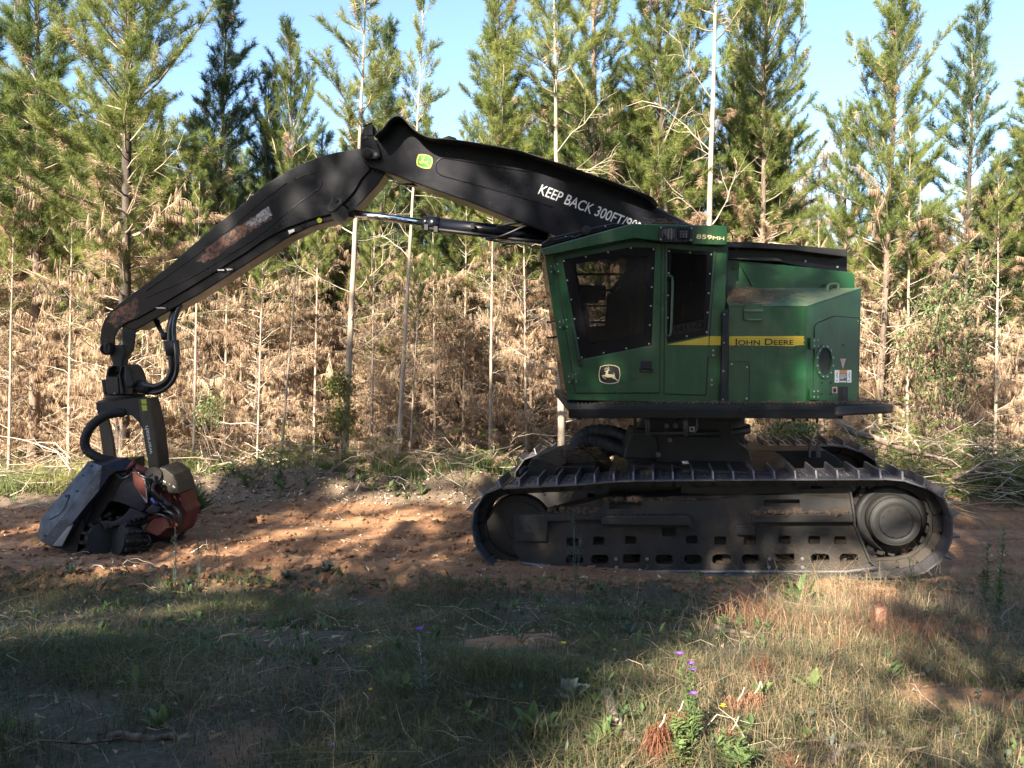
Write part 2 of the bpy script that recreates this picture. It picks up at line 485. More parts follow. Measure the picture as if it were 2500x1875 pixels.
_c1 = mixc(nt_, rmap(nt_, _a.outputs['Fac'], 0.0, 1.0), _grs, _road)
_c2 = mixc(nt_, rmap(nt_, _a.outputs['Fac'], 1.0, 2.0), _c1, _berm)
nt_.links.new(_c2, b_.inputs['Base Color']); b_.inputs['Roughness'].default_value = 0.92
bump(nt_, b_, _m, 0.7, 0.02)
# ================================================================== GROUND
def gz(x, y):
    x = np.asarray(x, float); y = np.asarray(y, float)
    bank = 0.78 * sstep(7.9, 3.4, y)
    roadm = zone(x, y)
    r1 = np.clip(1 - np.abs(roadm - 1), 0, 1)
    und = 0.10 * fbm(x * 0.7, y * 0.7, 3, 3) + 0.05 * fbm(x * 2.6, y * 2.6, 3, 9)
    yy = y + 0.10 * (x + 1)             # ruts run slightly oblique
    rut = fbm(x * .3 + 3, yy * 4.5, 3, 77) * .075
    churn = sstep(8.6, 8.9, yy) * sstep(9.7, 9.4, yy) + 0.8 * sstep(10.35, 10.6, yy) * sstep(11.3, 11.0, yy)
    edge = sstep(7.2, 7.7, y) * sstep(8.6, 8.3, y) * (1 - .85 * sstep(7.75, 7.95, y) * sstep(-.9, -.4, x) * sstep(5.2, 4.6, x))
    clod = np.maximum(0, fbm(x * 2.2 + 5, y * 3.2, 4, 21, 0.62)) * 0.22 + np.abs(fbm(x * 6.0, y * 7.0, 3, 33)) * 0.07
    road = (0.06 + churn * 0.8) * clod * 0.7 + rut + 0.012 * fbm(x * 9, y * 9, 3, 5)
    road = road - 0.06 * sstep(8.75, 9.0, yy) * sstep(9.6, 9.3, yy)
    edgec = edge * (0.09 * np.abs(fbm(x * 3.1, y * 3.4, 4, 41, 0.62)) * 2.2 + 0.03)
    bx = sstep(-5.9, -4.7, x) * sstep(0.8, -0.6, x)
    berm = bx * np.exp(-((y - 12.55) / 0.62) ** 2) * (0.40 + 0.30 * fbm(x * 1.3, y * 1.5, 4, 51)) \
        + 0.05 * sstep(11.6, 12.2, y) * np.abs(fbm(x * 5, y * 5, 4, 61)) * 2
    far = 0.05 * sstep(13, 17, y) + 0.12 * fbm(x * .3, y * .3, 2, 71) * sstep(14, 20, y)
    so = (x - 2.05) * .9848 - (y - 8.48) * .1736; oo = (x - 2.05) * .1736 + (y - 8.48) * .9848
    out_ = np.where(so < 0, sstep(-2.5, -2.7, so), sstep(2.25, 2.45, so))
    cleat = out_ * (sstep(-.02, .04, oo) * sstep(.74, .68, oo) + sstep(2.6, 2.66, oo) * sstep(3.42, 3.36, oo))
    road = road * (1 - .65 * cleat) + cleat * (.030 * (np.abs(np.sin(so * math.pi / .203)) ** 6) - .035 + .02 * fbm(x * 6, y * 6, 2, 88))
    under = 1 - sstep(-1.0, -0.3, x - 0) * sstep(5.2, 4.6, x) * sstep(8.0, 8.15, y) * sstep(12.4, 12.2, y)
    z = bank + und * sstep(8.2, 7.2, y) + r1 * road * under + edgec + berm * under + far
    return z - 0.035 * (1 - under)
def zone(x, y):
    x = np.asarray(x, float); y = np.asarray(y, float)
    e0 = 7.75 + 0.5 * fbm(x * 0.9, y * 0.9, 3, 15) + 0.012 * x
    e1 = 11.65 + 0.5 * fbm(x * 0.8, y * 0.8, 3, 17)
    z = sstep(e0 - 0.25, e0 + 0.15, y)
    b = sstep(e1 - 0.2, e1 + 0.2, y)
    right = sstep(4.8, 5.6, x)
    z = z + b * (1 - right)
    z = z - sstep(13.2, 14.2, y) * z * 0.75
    z = z + 0.0
    spots = np.clip((fbm(x * 0.8 + 9, y * 0.8, 3, 25) - 0.24) * 9, 0, 1) * sstep(8, 7.5, y)   # bare red soil patches in the grass
    return np.where(y < 8, np.maximum(z, spots), z)
def build_ground():
    def axis(fine0, fine1, step, far, k=1.22):
        a = list(np.arange(fine0, fine1 + 1e-6, step))
        s = step; v = fine1; out = []
        while v < far: s *= k; v += s; out.append(v)
        s = step; v = fine0; pre = []
        while v > -far: s *= k; v -= s; pre.append(v)
        return np.array(pre[::-1] + a + out)
    xs = axis(-9, 9, 0.035, 400, 1.12); ys = axis(2.0, 14.5, 0.034, 400, 1.12)
    X, Y = np.meshgrid(xs, ys)
    Z = gz(X, Y)
    V = np.stack([X.ravel(), Y.ravel(), Z.ravel()], 1)
    ny, nx = X.shape
    i = np.arange(ny - 1)[:, None] * nx + np.arange(nx - 1)[None, :]
    Fq = np.stack([i, i + 1, i + nx + 1, i + nx], -1).reshape(-1, 4)
    o = np_mesh('ground', V, Fq, SOIL, zone(X, Y).ravel(), smooth=True)
    o['kind'] = 'structure'
    return o
ground = build_ground()
# the same surface as a lookup table, so that small things can be stood on it quickly
_gx = np.arange(-20, 20, .04); _gy = np.arange(-1.96, 30, .04)
_GT = gz(*np.meshgrid(_gx, _gy)); gz_exact = gz
def gz(x, y):
    if not hasattr(x, '__len__') and not isinstance(x, np.ndarray):
        fx = (x + 20) / .04; fy = (y + 1.96) / .04
        if not (0 <= fx < len(_gx) - 1 and 0 <= fy < len(_gy) - 1): return float(gz_exact(x, y))
        i = int(fx); j = int(fy); fx -= i; fy -= j
        return float((_GT[j, i] * (1 - fx) + _GT[j, i + 1] * fx) * (1 - fy) + (_GT[j + 1, i] * (1 - fx) + _GT[j + 1, i + 1] * fx) * fy)
    return gz_exact(x, y)

# ================================================================== NEEDLES, TWIGS
class Foli:
    """accumulates needles (thin triangles) as arrays"""
    def __init__(s): s.P = []; s.D = []; s.L = []; s.Wd = []; s.T = []
    def add(s, P, D, L, Wd, T):
        s.P.append(P); s.D.append(D); s.L.append(L); s.Wd.append(Wd); s.T.append(T)
    def mesh(s, name, mat, **k):
        P = np.concatenate(s.P); D = np.concatenate(s.D); L = np.concatenate(s.L)[:, None]; Wd = np.concatenate(s.Wd)[:, None]; T = np.concatenate(s.T)
        r = nrm(RNG.normal(size=P.shape)); S = nrm(np.cross(D, r)) * Wd * 0.5
        V = np.stack([P - S, P + S, P + D * L], 1).reshape(-1, 3)
        Fc = np.arange(len(V), dtype=np.int32).reshape(-1, 3)
        return np_mesh(name, V, Fc, mat, np.repeat(T, 3), **k)
def needles_on(fo, a, b, n, L=0.12, Wd=0.008, spread=0.7, droop=0.0, t0=0.5, tv=0.3, rng=RNG, fwd=0.75):
    a = np.asarray(a, float); b = np.asarray(b, float)
    ax = b - a; ln = np.linalg.norm(ax); ax = ax / max(ln, 1e-6)
    t = rng.random(n)[:, None]
    P = a + (b - a) * t
    R = rng.normal(size=(n, 3)); R -= (R @ ax)[:, None] * ax; R = nrm(R)
    D = nrm(ax * fwd + R * spread + np.array([0, 0, -droop]))
    fo.add(P, D, L * rng.uniform(0.7, 1.15, n), np.full(n, Wd), np.clip(t0 + tv * rng.normal(size=n) * 0.5 , 0, 1))
class Tubes:
    def __init__(s): s.V = []; s.F = []; s.T = []; s.n = 0
    def add(s, pts, r0, r1, n=3, tint=0.5):
        P = np.asarray(pts, float); k = len(P)
        d = np.gradient(P, axis=0); d = nrm(d)
        ref = np.array([0.31, 0.17, 0.93]) if abs(d[0][2]) < 0.9 else np.array([1, 0.1, 0])
        e = nrm(np.cross(d, ref)); g = np.cross(d, e)
        r = np.linspace(r0, r1, k)[:, None, None]
        q = 2 * math.pi * np.arange(n) / n
        ring = P[:, None, :] + r * (e[:, None, :] * np.cos(q)[None, :, None] + g[:, None, :] * np.sin(q)[None, :, None])
        s.V.append(ring.reshape(-1, 3))
        i = (np.arange(k - 1)[:, None] * n)
        j = np.arange(n)[None, :]; j2 = (np.arange(n) + 1)[None, :] % n
        s.F.append(np.stack([i + j, i + j2, i + n + j2, i + n + j], -1).reshape(-1, 4) + s.n)
        s.T.append(np.full(k * n, tint)); s.n += k * n
    def mesh(s, name, mat, **k):
        return np_mesh(name, np.concatenate(s.V), np.concatenate(s.F), mat, np.clip(np.concatenate(s.T), 0, 1), smooth=True, **k)

def curve_branch(base, az, el0, el1, L, n, rng, wob=0.06):
    pts = [np.array(base, float)]
    for k in range(n):
        t = (k + 0.5) / n
        el = el0 + (el1 - el0) * t
        d = np.array([math.cos(az) * math.cos(el), math.sin(az) * math.cos(el), math.sin(el)])
        pts.append(pts[-1] + d * L / n + rng.normal(size=3) * wob * L / n)
        az += rng.normal() * 0.12
    return np.array(pts)
def lerp_pts(pts, t):
    f = t * (len(pts) - 1); i = min(int(f), len(pts) - 2)
    return pts[i] + (pts[i + 1] - pts[i]) * (f - i)

def make_pine(seed, H, cb, R, r0, dens=1.0, dead=1.0, deadneedle=0.75, spacing=0.34, bare=None, ndl=NEEDLE, bark=None, top='cone', wob=0.035, deadtop=0.0, cbfade=0.6, deadR=1.5, brownin=0.12, leaders=0):
    """returns meshes (trunk, crown, dead_branches, twigs); base at origin"""
    rng = np.random.default_rng(seed)
    n = 26
    off = np.cumsum(rng.normal(size=(n, 2)) * wob * 0.35, 0) * np.linspace(0, 1, n)[:, None] ** 0.7
    off -= off[0]
    tz = np.linspace(-0.15, H, n)
    tp = np.stack([off[:, 0], off[:, 1], tz], 1)
    axis = lambda z: np.array([np.interp(z, tz, tp[:, 0]), np.interp(z, tz, tp[:, 1]), z])
    tr = Tubes()
    q = 8; 
    # trunk as tapered tube
    P = tp; k = len(P)
    rad = r0 * (1 - (np.linspace(0, 1, k)) ** 1.15 * 0.93) * (1 + 0.25 * np.exp(-np.linspace(0, 14, k))) + 0.004
    ring = P[:, None, :] + rad[:, None, None] * np.stack([np.cos(2 * math.pi * np.arange(q) / q), np.sin(2 * math.pi * np.arange(q) / q), np.zeros(q)], 1)[None]
    tr.V.append(ring.reshape(-1, 3)); i = np.arange(k - 1)[:, None] * q; j = np.arange(q)[None]; j2 = (j + 1) % q
    tr.F.append(np.stack([i + j, i + j2, i + q + j2, i + q + j], -1).reshape(-1, 4)); tr.T.append(np.full(k * q, .5)); tr.n = k * q
    G = Foli(); B = Foli(); Tw = Tubes(); Gb = Tubes()
    zc = cb * H
    az_t = rng.random() * 6.28
    z = 0.35
    while z < H - 0.1:
        green = z > zc
        u = (z - zc) / (H - zc)
        nb = rng.integers(4, 7) if green else rng.integers(3, 6)
        a0 = rng.random() * 6.28
        for m in range(nb):
            az = a0 + m * 6.283 / nb + rng.normal() * 0.3
            zz = z + rng.normal() * 0.06
            base = axis(zz)
            if green:
                if rng.random() > dens: continue
                prof = (1 - u) ** 0.75 * (0.75 + 0.25 * min(1, u * 4)) if top == 'cone' else (1 - u ** 2.2)
                L = R * prof * rng.uniform(0.45, 1.25) * (1 + .28 * math.sin(az - az_t + zz * .9)) + 0.18
                el0 = math.radians(20 + 34 * u + rng.normal() * 10); el1 = el0 + math.radians(20 + rng.normal() * 10)
                pts = curve_branch(base, az, el0, el1, L, 6, rng)
                Gb.add(pts, 0.007 + 0.009 * L / 1.5, 0.0025, 4, 0.02 + .25 * (rng.random() < .3))
                ns = max(5, int(L * 15))
                tt0 = rng.uniform(0.3, 0.8); dd = rng.random()
                whole = rng.random() < 0.02 + brownin * max(0, 1 - u * 5)
                for s in range(ns):
                    fo = B if (whole or rng.random() < max(.025, .55 - 3.0 * u)) else G
                    t = 0.22 + 0.78 * (s + rng.random() * 0.7) / ns
                    p = lerp_pts(pts, min(t, 0.999)); dch = nrm(lerp_pts(pts, min(t + 0.08, 1.0)) - lerp_pts(pts, max(t - 0.08, 0)))
                    sd = rng.normal(size=3); sd -= sd @ dch * dch; sd = nrm(sd); sd[2] = abs(sd[2]) * 0.8
                    tl = rng.uniform(0.16, 0.34) * (1.15 - 0.5 * t)
                    td = nrm(dch * 0.75 + sd * 0.65 + np.array([0, 0, 0.22]))
                    needles_on(fo, p, p + td * tl, 56, 0.115, 0.0068, 0.75, 0.10 if fo is G else 1.0, tt0 + 0.1 * rng.normal(), 0.35, rng)
                fo = B if whole else G
                needles_on(fo, lerp_pts(pts, 0.75), pts[-1] + nrm(pts[-1] - pts[-2]) * 0.08, 50, 0.12, 0.009, 0.55, 0.0, tt0 + .1, 0.3, rng)
            if (not green) or (green and u < 0.22 and rng.random() < 0.3):
                if rng.random() > dead: continue
                L = deadR * rng.uniform(0.45, 1.1) * (0.55 + 0.45 * min(1, z / 1.5))
                el0 = math.radians(rng.uniform(5, 45)); el1 = el0 + math.radians(rng.uniform(-35, 35))
                pts = curve_branch(base, az, el0, el1, L, 6, rng, 0.12)
                tn = rng.uniform(0.2, 0.95)
                Tw.add(pts, 0.007 + 0.005 * L, 0.0022, 3, tn)
                ns = int(L * 8)
                hasn = rng.random() < deadneedle
                bt = rng.uniform(0.2, 0.8)
                for s in range(ns):
                    t = 0.2 + 0.8 * (s + rng.random()) / ns
                    p = lerp_pts(pts, min(t, 0.999)); dch = nrm(pts[-1] - pts[0])
                    sd = rng.normal(size=3); sd = nrm(sd - sd @ dch * dch)
                    tl = rng.uniform(0.2, 0.5)
                    e1 = p + nrm(dch * 0.8 + sd * 0.7 + np.array([0, 0, -0.1])) * tl * 0.5
                    e2 = e1 + nrm(dch * 0.6 + sd * 0.6 + np.array([0, 0, rng.uniform(-.6, .5)])) * tl * 0.5
                    Tw.add([p, e1, e2], 0.0040, 0.0016, 3, tn + rng.normal() * .1)
                    if (not green) and zc - z < .28 * zc and rng.random() < .45 - .4 * (zc - z) / (.28 * zc) * 1.0:
                        needles_on(G, p, e2, 40, 0.115, 0.007, 0.7, .3, .5, .4, rng)
                    elif hasn:
                        needles_on(B, p, e2, 44, 0.15, 0.0075, 0.42, 1.7, bt, 0.55, rng, fwd=0.15)
        z += spacing * rng.uniform(0.75, 1.25) * (1.0 if green else 0.9)
    for _ in range(leaders):
        u0 = rng.uniform(.35, .75); b0 = axis(zc + (H - zc) * u0); Lh = (H - b0[2]) * rng.uniform(.5, .85); a_ = rng.random() * 6.28
        lp = curve_branch(b0, a_, .9, 1.45, Lh, 7, rng, .05); Gb.add(lp, .022, .006, 5, .05)
        for s_ in range(int(Lh * 11)):
            t = .15 + .85 * s_ / (Lh * 11); p = lerp_pts(lp, min(t, .99)); a2 = rng.random() * 6.28; l2 = (.55 * (1 - t) + .16) * rng.uniform(.6, 1.2)
            q = p + np.array([math.cos(a2) * .75, math.sin(a2) * .75, .66]) * l2
            for m_ in range(2): needles_on(G, p + (q - p) * .3 * m_, q, 50, .115, .0068, .75, .1, rng.uniform(.3, .8), .3, rng)
    out = {'trunk': tr.mesh('trunk', bark or BARK, linkit=False)}
    # leader
    top_p = axis(H)
    needles_on(G, axis(H - 0.45), top_p + np.array([0, 0, 0.1]), 90, 0.11, 0.009, 0.5, 0, 0.6, 0.3, rng)
    out['crown'] = G.mesh('crown', ndl, linkit=False)
    if Gb.n: out['branch'] = Gb.mesh('branches', TWIG, linkit=False)
    if B.P: out['dead_foliage'] = B.mesh('dead_foliage', BROWN, linkit=False)
    if Tw.n: out['dead_twigs'] = Tw.mesh('dead_twigs', TWIG, linkit=False)
    return out
PART_NAMES = {'trunk': 'trunk', 'crown': 'crown', 'branch': 'branches', 'dead_foliage': 'dead_foliage', 'dead_twigs': 'dead_twigs'}
PV = {}
def variant(key, *a, **k):
    PV[key] = (make_pine(*a, **k), a[1])
variant('dense0', 101, 9.0, 0.30, 1.7, 0.075, spacing=0.27, deadneedle=.5, leaders=2)
variant('dense1', 102, 9.0, 0.33, 1.5, 0.07, spacing=0.28, deadneedle=.5, leaders=3)
variant('dense2', 103, 9.0, 0.25, 1.95, 0.07, bark=BARKD, spacing=0.26, deadneedle=.45, leaders=2)
variant('tall0', 121, 13.0, 0.24, 1.95, 0.10, bark=BARKD, spacing=0.25, deadneedle=.5, leaders=2)
variant('tall1', 122, 13.0, 0.30, 1.6, 0.085, spacing=0.25, deadneedle=.5, leaders=3)
variant('dark0', 104, 9.0, 0.34, 1.15, 0.07, spacing=0.28, ndl=NEEDLE_D, bark=BARKD)
variant('dark1', 105, 9.0, 0.40, 1.3, 0.075, spacing=0.30, ndl=NEEDLE_D, bark=BARKD)
variant('slim0', 106, 9.0, 0.70, 0.75, 0.055, dens=0.8, dead=0.30, deadneedle=0.1, spacing=0.42, bark=BARKP, deadR=1.1, wob=0.02)
variant('slim1', 107, 9.0, 0.60, 1.0, 0.055, dens=0.75, dead=0.28, deadneedle=0.15, spacing=0.42, bark=BARKP, deadR=1.2, wob=0.02)
variant('back0', 108, 7.0, 0.36, 1.5, 0.08, dens=0.9, spacing=0.34, deadneedle=0.9, deadR=1.7)
variant('back1', 109, 7.0, 0.42, 1.3, 0.07, dens=0.9, spacing=0.34, deadneedle=0.95, deadR=1.8)
variant('back2', 111, 7.0, 0.26, 1.4, 0.07, dens=0.95, spacing=0.31, deadneedle=.8, deadR=1.5)
variant('back3', 112, 7.0, 0.52, 1.3, 0.07, dens=0.85, spacing=0.33, deadneedle=.6, deadR=1.7)
variant('brown0', 110, 6.0, 0.86, 1.0, 0.05, dens=0.6, spacing=0.22, deadneedle=0.95, deadR=1.5)

def place_tree(key, x, y, H, rot, label, lean=(0, 0), group=None, wide=1.0, name='pine_tree', zoff=0.0, only=None):
    parts, H0 = PV[key]
    s = H / H0
    o = empty(name, (x, y, float(gz(x, y)) + zoff), label, 'tree', group)
    o.rotation_euler = (lean[1], lean[0], rot)
    o.rotation_mode = 'ZYX'
    o.scale = (wide * s ** 0.5, wide * s ** 0.5, s)
    for pk, me in parts.items():
        c = bpy.data.objects.new(PART_NAMES[pk], me); COL.objects.link(c); c.parent = o
        if pk in ('branch', 'dead_foliage', 'dead_twigs'): c['kind'] = 'stuff'
    return o
def tree_px(key, bx, by, tx, ty, Y, label, rot=0.0, wide=1.0, group=None):
    """tree whose base shows at photo (bx, by) at depth Y, apex at (tx, ty)"""
    a = W(bx, by, Y); t = W(tx, ty, Y)
    zb = float(gz(a.x, a.y))
    H = t.z - zb
    lean = math.atan2(t.x - a.x, H)
    return place_tree(key, a.x, a.y, H, rot, label, (lean, 0), group, wide)
GP = 'pine trees of the plantation behind the machine'
# front row: the trunks one can tell apart (base px, apex px, depth)
tree_px('tall0', 296, 1150, 322, -650, 14.3, 'tallest broad pine left of the boom with dark trunk behind the arm tip', 0.4, 1.12, GP)
tree_px('dense0', 80, 1150, 110, -200, 15.2, 'broad green pine near the left edge with brown lower branches', 2.1, 1.15, GP)
tree_px('dark1', -60, 1150, -30, 60, 15.0, 'dark pine cut by the left edge of the photo', 1.1, 1.0, GP)
tree_px('dark0', 500, 1120, 546, -20, 15.6, 'dark narrow pine with pointed crown above the middle of the arm', 0.9, 1.0, GP)
tree_px('dark1', 640, 1120, 657, 165, 17.0, 'short dark pine behind the arm, left of the pale leafless tip', 2.9, 0.8, GP)
tree_px('dense1', 735, 1130, 700, 62, 16.2, 'slender pine with pale bare tip left of the boom joint', 0.2, 0.75, GP)
tree_px('slim1', 838, 1160, 895, -25, 13.6, 'leaning pine with pale trunk crossing behind the boom joint', 1.6, 1.15, GP)
tree_px('dark0', 905, 1130, 957, 48, 16.4, 'narrow pine with pointed top just right of the leaning pale-trunked pine', 4.0, 0.8, GP)
tree_px('slim0', 968, 1175, 1034, -10, 13.3, 'thin pine with bare white stem and small tufted top above the rubber mat', 0.3, 0.75, GP)
tree_px('slim0', 683, 1185, 742, 440, 12.9, 'bare bright pole pine rising behind the arm cylinder, no green on it', 3.3, 0.5, GP)
tree_px('slim1', 626, 1178, 646, 500, 13.4, 'thin brown stemmed pine left of the bright bare pole', 5.3, 0.5, GP)
tree_px('slim0', 997, 1150, 1026, 640, 13.9, 'short thin dead sapling right of the white stemmed pine', 2.0, 0.6, GP)
tree_px('dense1', 1205, 1120, 1215, -30, 15.8, 'many-leadered pine cone above the middle of the boom', 1.3, 1.1, GP)
tree_px('slim1', 1372, 1140, 1350, -200, 14.0, 'pale stemmed pine standing behind the front of the cab', 4.4, 1.1, GP)
tree_px('tall1', 1470, 1120, 1440, -480, 16.5, 'dense dark green pine behind the boom above the cab roof', 0.0, 0.95, GP)
tree_px('slim1', 1712, 1140, 1760, -420, 14.4, 'tall pine with straight pale trunk right behind the cab lamps', 2.2, 1.05, GP)
tree_px('tall0', 1640, 1120, 1600, -420, 16.0, 'dense pine left of the straight pale trunk above the cab', 5.1, 1.05, GP)
tree_px('tall1', 1850, 1120, 1880, -330, 16.5, 'dense pine above the engine hood at the left of the open sky', 3.8, 0.95, GP)
tree_px('dense1', 1790, 1110, 1800, 20, 18.0, 'pine filling the gap behind the straight pale trunk', 0.8, 1.0, GP)
tree_px('dense0', 2140, 1120, 2202, -110, 15.2, 'forked tall pine between the two patches of open sky at right', 1.9, 0.95, GP)
tree_px('back0', 2062, 1110, 2066, 250, 16.8, 'short pine left of the forked pine', 3.0, 0.85, GP)
tree_px('dark1', 2345, 1100, 2380, 18, 15.6, 'pointed pine with green crown near the right edge', 0.6, 0.95, GP)
tree_px('dense1', 2535, 1120, 2530, 200, 15.4, 'pine cut by the right edge of the photo', 4.1, 1.1, GP)
tree_px('slim0', 470, 1130, 485, 420, 13.8, 'thin bare stem standing right of the hose loop', 1.1, 0.6, GP)
tree_px('slim1', 395, 1110, 400, 380, 14.6, 'pale stem seen through the hose loop', 2.6, 0.6, GP)
# pole trunks standing close together in the undergrowth
GP2 = 'bare pole trunks of the undergrowth'
for i, (bx, by, tx, ty, Y, kk, lb) in enumerate(((165, 1130, 178, 420, 14.6, 'slim1', 'bare pole trunk left of the arm tip'), (20, 1140, 30, 500, 14.2, 'slim0', 'bare pole trunk at the left edge'), (345, 1100, 352, 520, 15.2, 'slim1', 'bare pole trunk just right of the broad left pine'),
        (545, 1130, 560, 480, 14.8, 'slim1', 'bare pole trunk under the outer half of the arm'), (590, 1110, 584, 560, 15.5, 'slim0', 'faint pole trunk between the arm and the brown stemmed pine'), (765, 1120, 778, 470, 14.9, 'slim1', 'pole trunk right of the bright bare pole'),
        (905, 1135, 915, 520, 14.4, 'slim1', 'pole trunk left of the white stemmed pine'), (1062, 1125, 1058, 540, 14.8, 'slim0', 'pole trunk right of the short dead sapling'), (1130, 1110, 1140, 430, 15.4, 'slim1', 'pole trunk under the middle of the boom'),
        (1195, 1120, 1206, 300, 14.5, 'slim1', 'pole trunk halfway between the white stem and the cab'), (1285, 1110, 1280, 420, 15.0, 'slim0', 'pole trunk just left of the cab'), (2215, 1110, 2222, 300, 14.9, 'slim1', 'pole trunk right of the forked pine'),
        (2430, 1110, 2440, 380, 14.8, 'slim1', 'pole trunk between the pointed pine and the right edge'), (2010, 1120, 2000, 520, 15.2, 'slim0', 'faint pole trunk behind the deck corner'))):
    tree_px(kk, bx, by, tx, ty, Y, lb, i * 1.7, .68, GP2)
# rows behind
rb = random.Random(5)
tops = [(0, 180), (560, 330), (760, 360), (860, 330), (1000, 300), (1100, 330), (1300, 200), (1900, 260), (1960, 560), (2090, 540), (2200, 380), (2300, 480), (2420, 330), (2700, 260)]
def top_at(px):
    return float(np.interp(px, [t[0] for t in tops], [t[1] for t in tops]))
def section(x):
    for lim, nm in ((0, 'beyond the left edge'), (110, 'at the left edge'), (230, 'left of the harvester head'), (330, 'behind the arm tip'), (450, 'behind the hose loop'), (600, 'under the outer half of the arm'), (720, 'behind the bright bare pole'),
                    (850, 'behind the leaning pale trunk'), (960, 'below the boom joint'), (1080, 'behind the white stem'), (1200, 'below the middle of the boom'), (1330, 'just left of the cab'), (1450, 'behind the cab front'), (1600, 'behind the cab door'),
                    (1800, 'behind the cab lamps'), (1950, 'behind the engine hood'), (2110, 'behind the hood corner'), (2210, 'behind the forked pine'), (2320, 'behind the leafy shrub'), (2430, 'behind the pointed right pine'), (2510, 'at the right edge')):
        if x < lim: return nm
    return 'beyond the right edge'
k = 0
for row, (Y, step, jit) in enumerate(((17.6, 128, 40), (20.3, 118, 45), (23.5, 112, 45), (27.5, 115, 50))):
    px = -260 + row * 37
    while px < 2760:
        x = px + rb.uniform(-jit, jit)
        ty = top_at(x) + rb.uniform(-40, 110) + row * 12
        key = rb.choice(['back0', 'back1', 'dense1', 'brown0', 'back2', 'dark1', 'back3', 'dense0', 'back2'])
        tree_px(key, x, 1060, x + rb.uniform(-20, 20), ty, Y + rb.uniform(-1, 1),
                {'dark1': 'dark bluish-green', 'brown0': 'mostly dead brown', 'dense1': 'bushy green'}.get(key, 'green-topped') + ' pine ' + ('in the second row, ', 'in the third row, ', 'in the fourth row, ', 'in the last row, ')[row] + section(x), rb.uniform(0, 6.28), rb.uniform(1.0, 1.3), 'pines deep in the plantation')
        px += step; k += 1
# low brown thicket between the front trees
for i in range(26):
    px = -120 + i * 104 + rb.uniform(-40, 40)
    tree_px('brown0', px, 1110, px + rb.uniform(-25, 25), rb.uniform(560, 840), 15.6 + rb.uniform(-.9, 1.6),
            'short dead brown pine of the low thicket, ' + section(px), rb.uniform(0, 6.28), rb.uniform(1.0, 1.25), 'dead brown young pines of the thicket')
# the trees behind the photographer that cast the shade
GB = 'pine trees behind the photographer'
SHADE = [(-13.5, -1.5, 11.0, 1), (-11.9, -2.6, 11.2, 1), (-10.3, -1.0, 11.4, .85), (-7.0, -1.2, 9.4, .9), (-8.4, -2.6, 13.8, 1.3, 's'), (-10.6, -3.4, 14.2, 1.3, 's'), (-6.7, -3.2, 14.0, 1.3, 's'), (-12.4, -4.2, 14.2, 1.2, 's'), (-9.4, -1.6, 12.6, 1.2, 's'), (-5.4, -2.2, 11.8, 1.1), (-4.2, -1.4, 11.6, .8), (-3.5, -0.9, 8.6, .75), (-0.05, -1.3, 9.2, .85), (0.7, -1.9, 9.5, 1.1, 'd'), (-0.5, -3.2, 11.5, 1.1, 'd'), (1.0, -1.0, 7.6, 1.0, 'd'), (-3.1, -1.9, 9.0, .6, 'd'), (1.6, -1.2, 8, 1.0, 'd'), (-4.8, -3.6, 12.8, .85), (-5.1, -6.3, 15.2, 1.5, 's'), (-2.8, -6.6, 15.6, 1.4, 's'), (-5.6, -6.9, 15.6, 1.4, 's'), (-0.55, -2.1, 11.0, .85),
         (1.3, -3.6, 12.0, 1.1), (2.8, -2.0, 10.8, 1.1), (-7.6, -5.2, 12.0, 1.1), (-5.9, -5.8, 14.0, 1.0), (-1.4, -6.5, 14.4, 1), (-13.0, -6.0, 13.0, 1.2), (4.2, -3.4, 11.5, 1.2), (1.2, -6.5, 13, 1.2), (5.5, -7, 13, 1.2), (-15, -4, 12, 1.2), (7, -3, 11, 1.2),
         (-9.0, -9.5, 13, 1.2), (-3, -10, 13, 1), (1.5, -10, 13, 1.2), (6, -10.5, 13, 1.2), (-13, -10, 13, 1.2), (-5, -14, 13, 1.2), (0, -14, 13, 1.2), (4, -14, 13, 1.2), (9.5, -6, 12, 1.2), (-17, -8, 12, 1.2), (11, -1, 11, 1.2), (13, -5, 12, 1.2)]
for i, (x, y, H, wd_, *sl_) in enumerate(SHADE):
    place_tree({'s': 'slim1', 'd': 'dark1'}[sl_[0]] if sl_ else ['dense0', 'dense2', 'dark1', 'dense1'][i % 4], x, y, H, i * 1.3, 'pine behind the photographer casting shade on the machine', (0, 0), GB, wd_)

# two look-alikes behind the same landmark: tell them apart by side
_by = {}
for o in list(SC.objects):
    if o.get('group') in ('pines deep in the plantation', 'dead brown young pines of the thicket'): _by.setdefault(o['label'], []).append(o)
for l, os_ in _by.items():
    if 'beyond' in l: continue
    os_.sort(key=lambda o: o.location.x / o.location.y)
    if len(os_) == 2: os_[0]['label'] = l + ', left one'; os_[1]['label'] = l + ', right one'
    if len(os_) == 3: os_[0]['label'] = l + ', leftmost'; os_[1]['label'] = l + ', middle one'; os_[2]['label'] = l + ', rightmost'
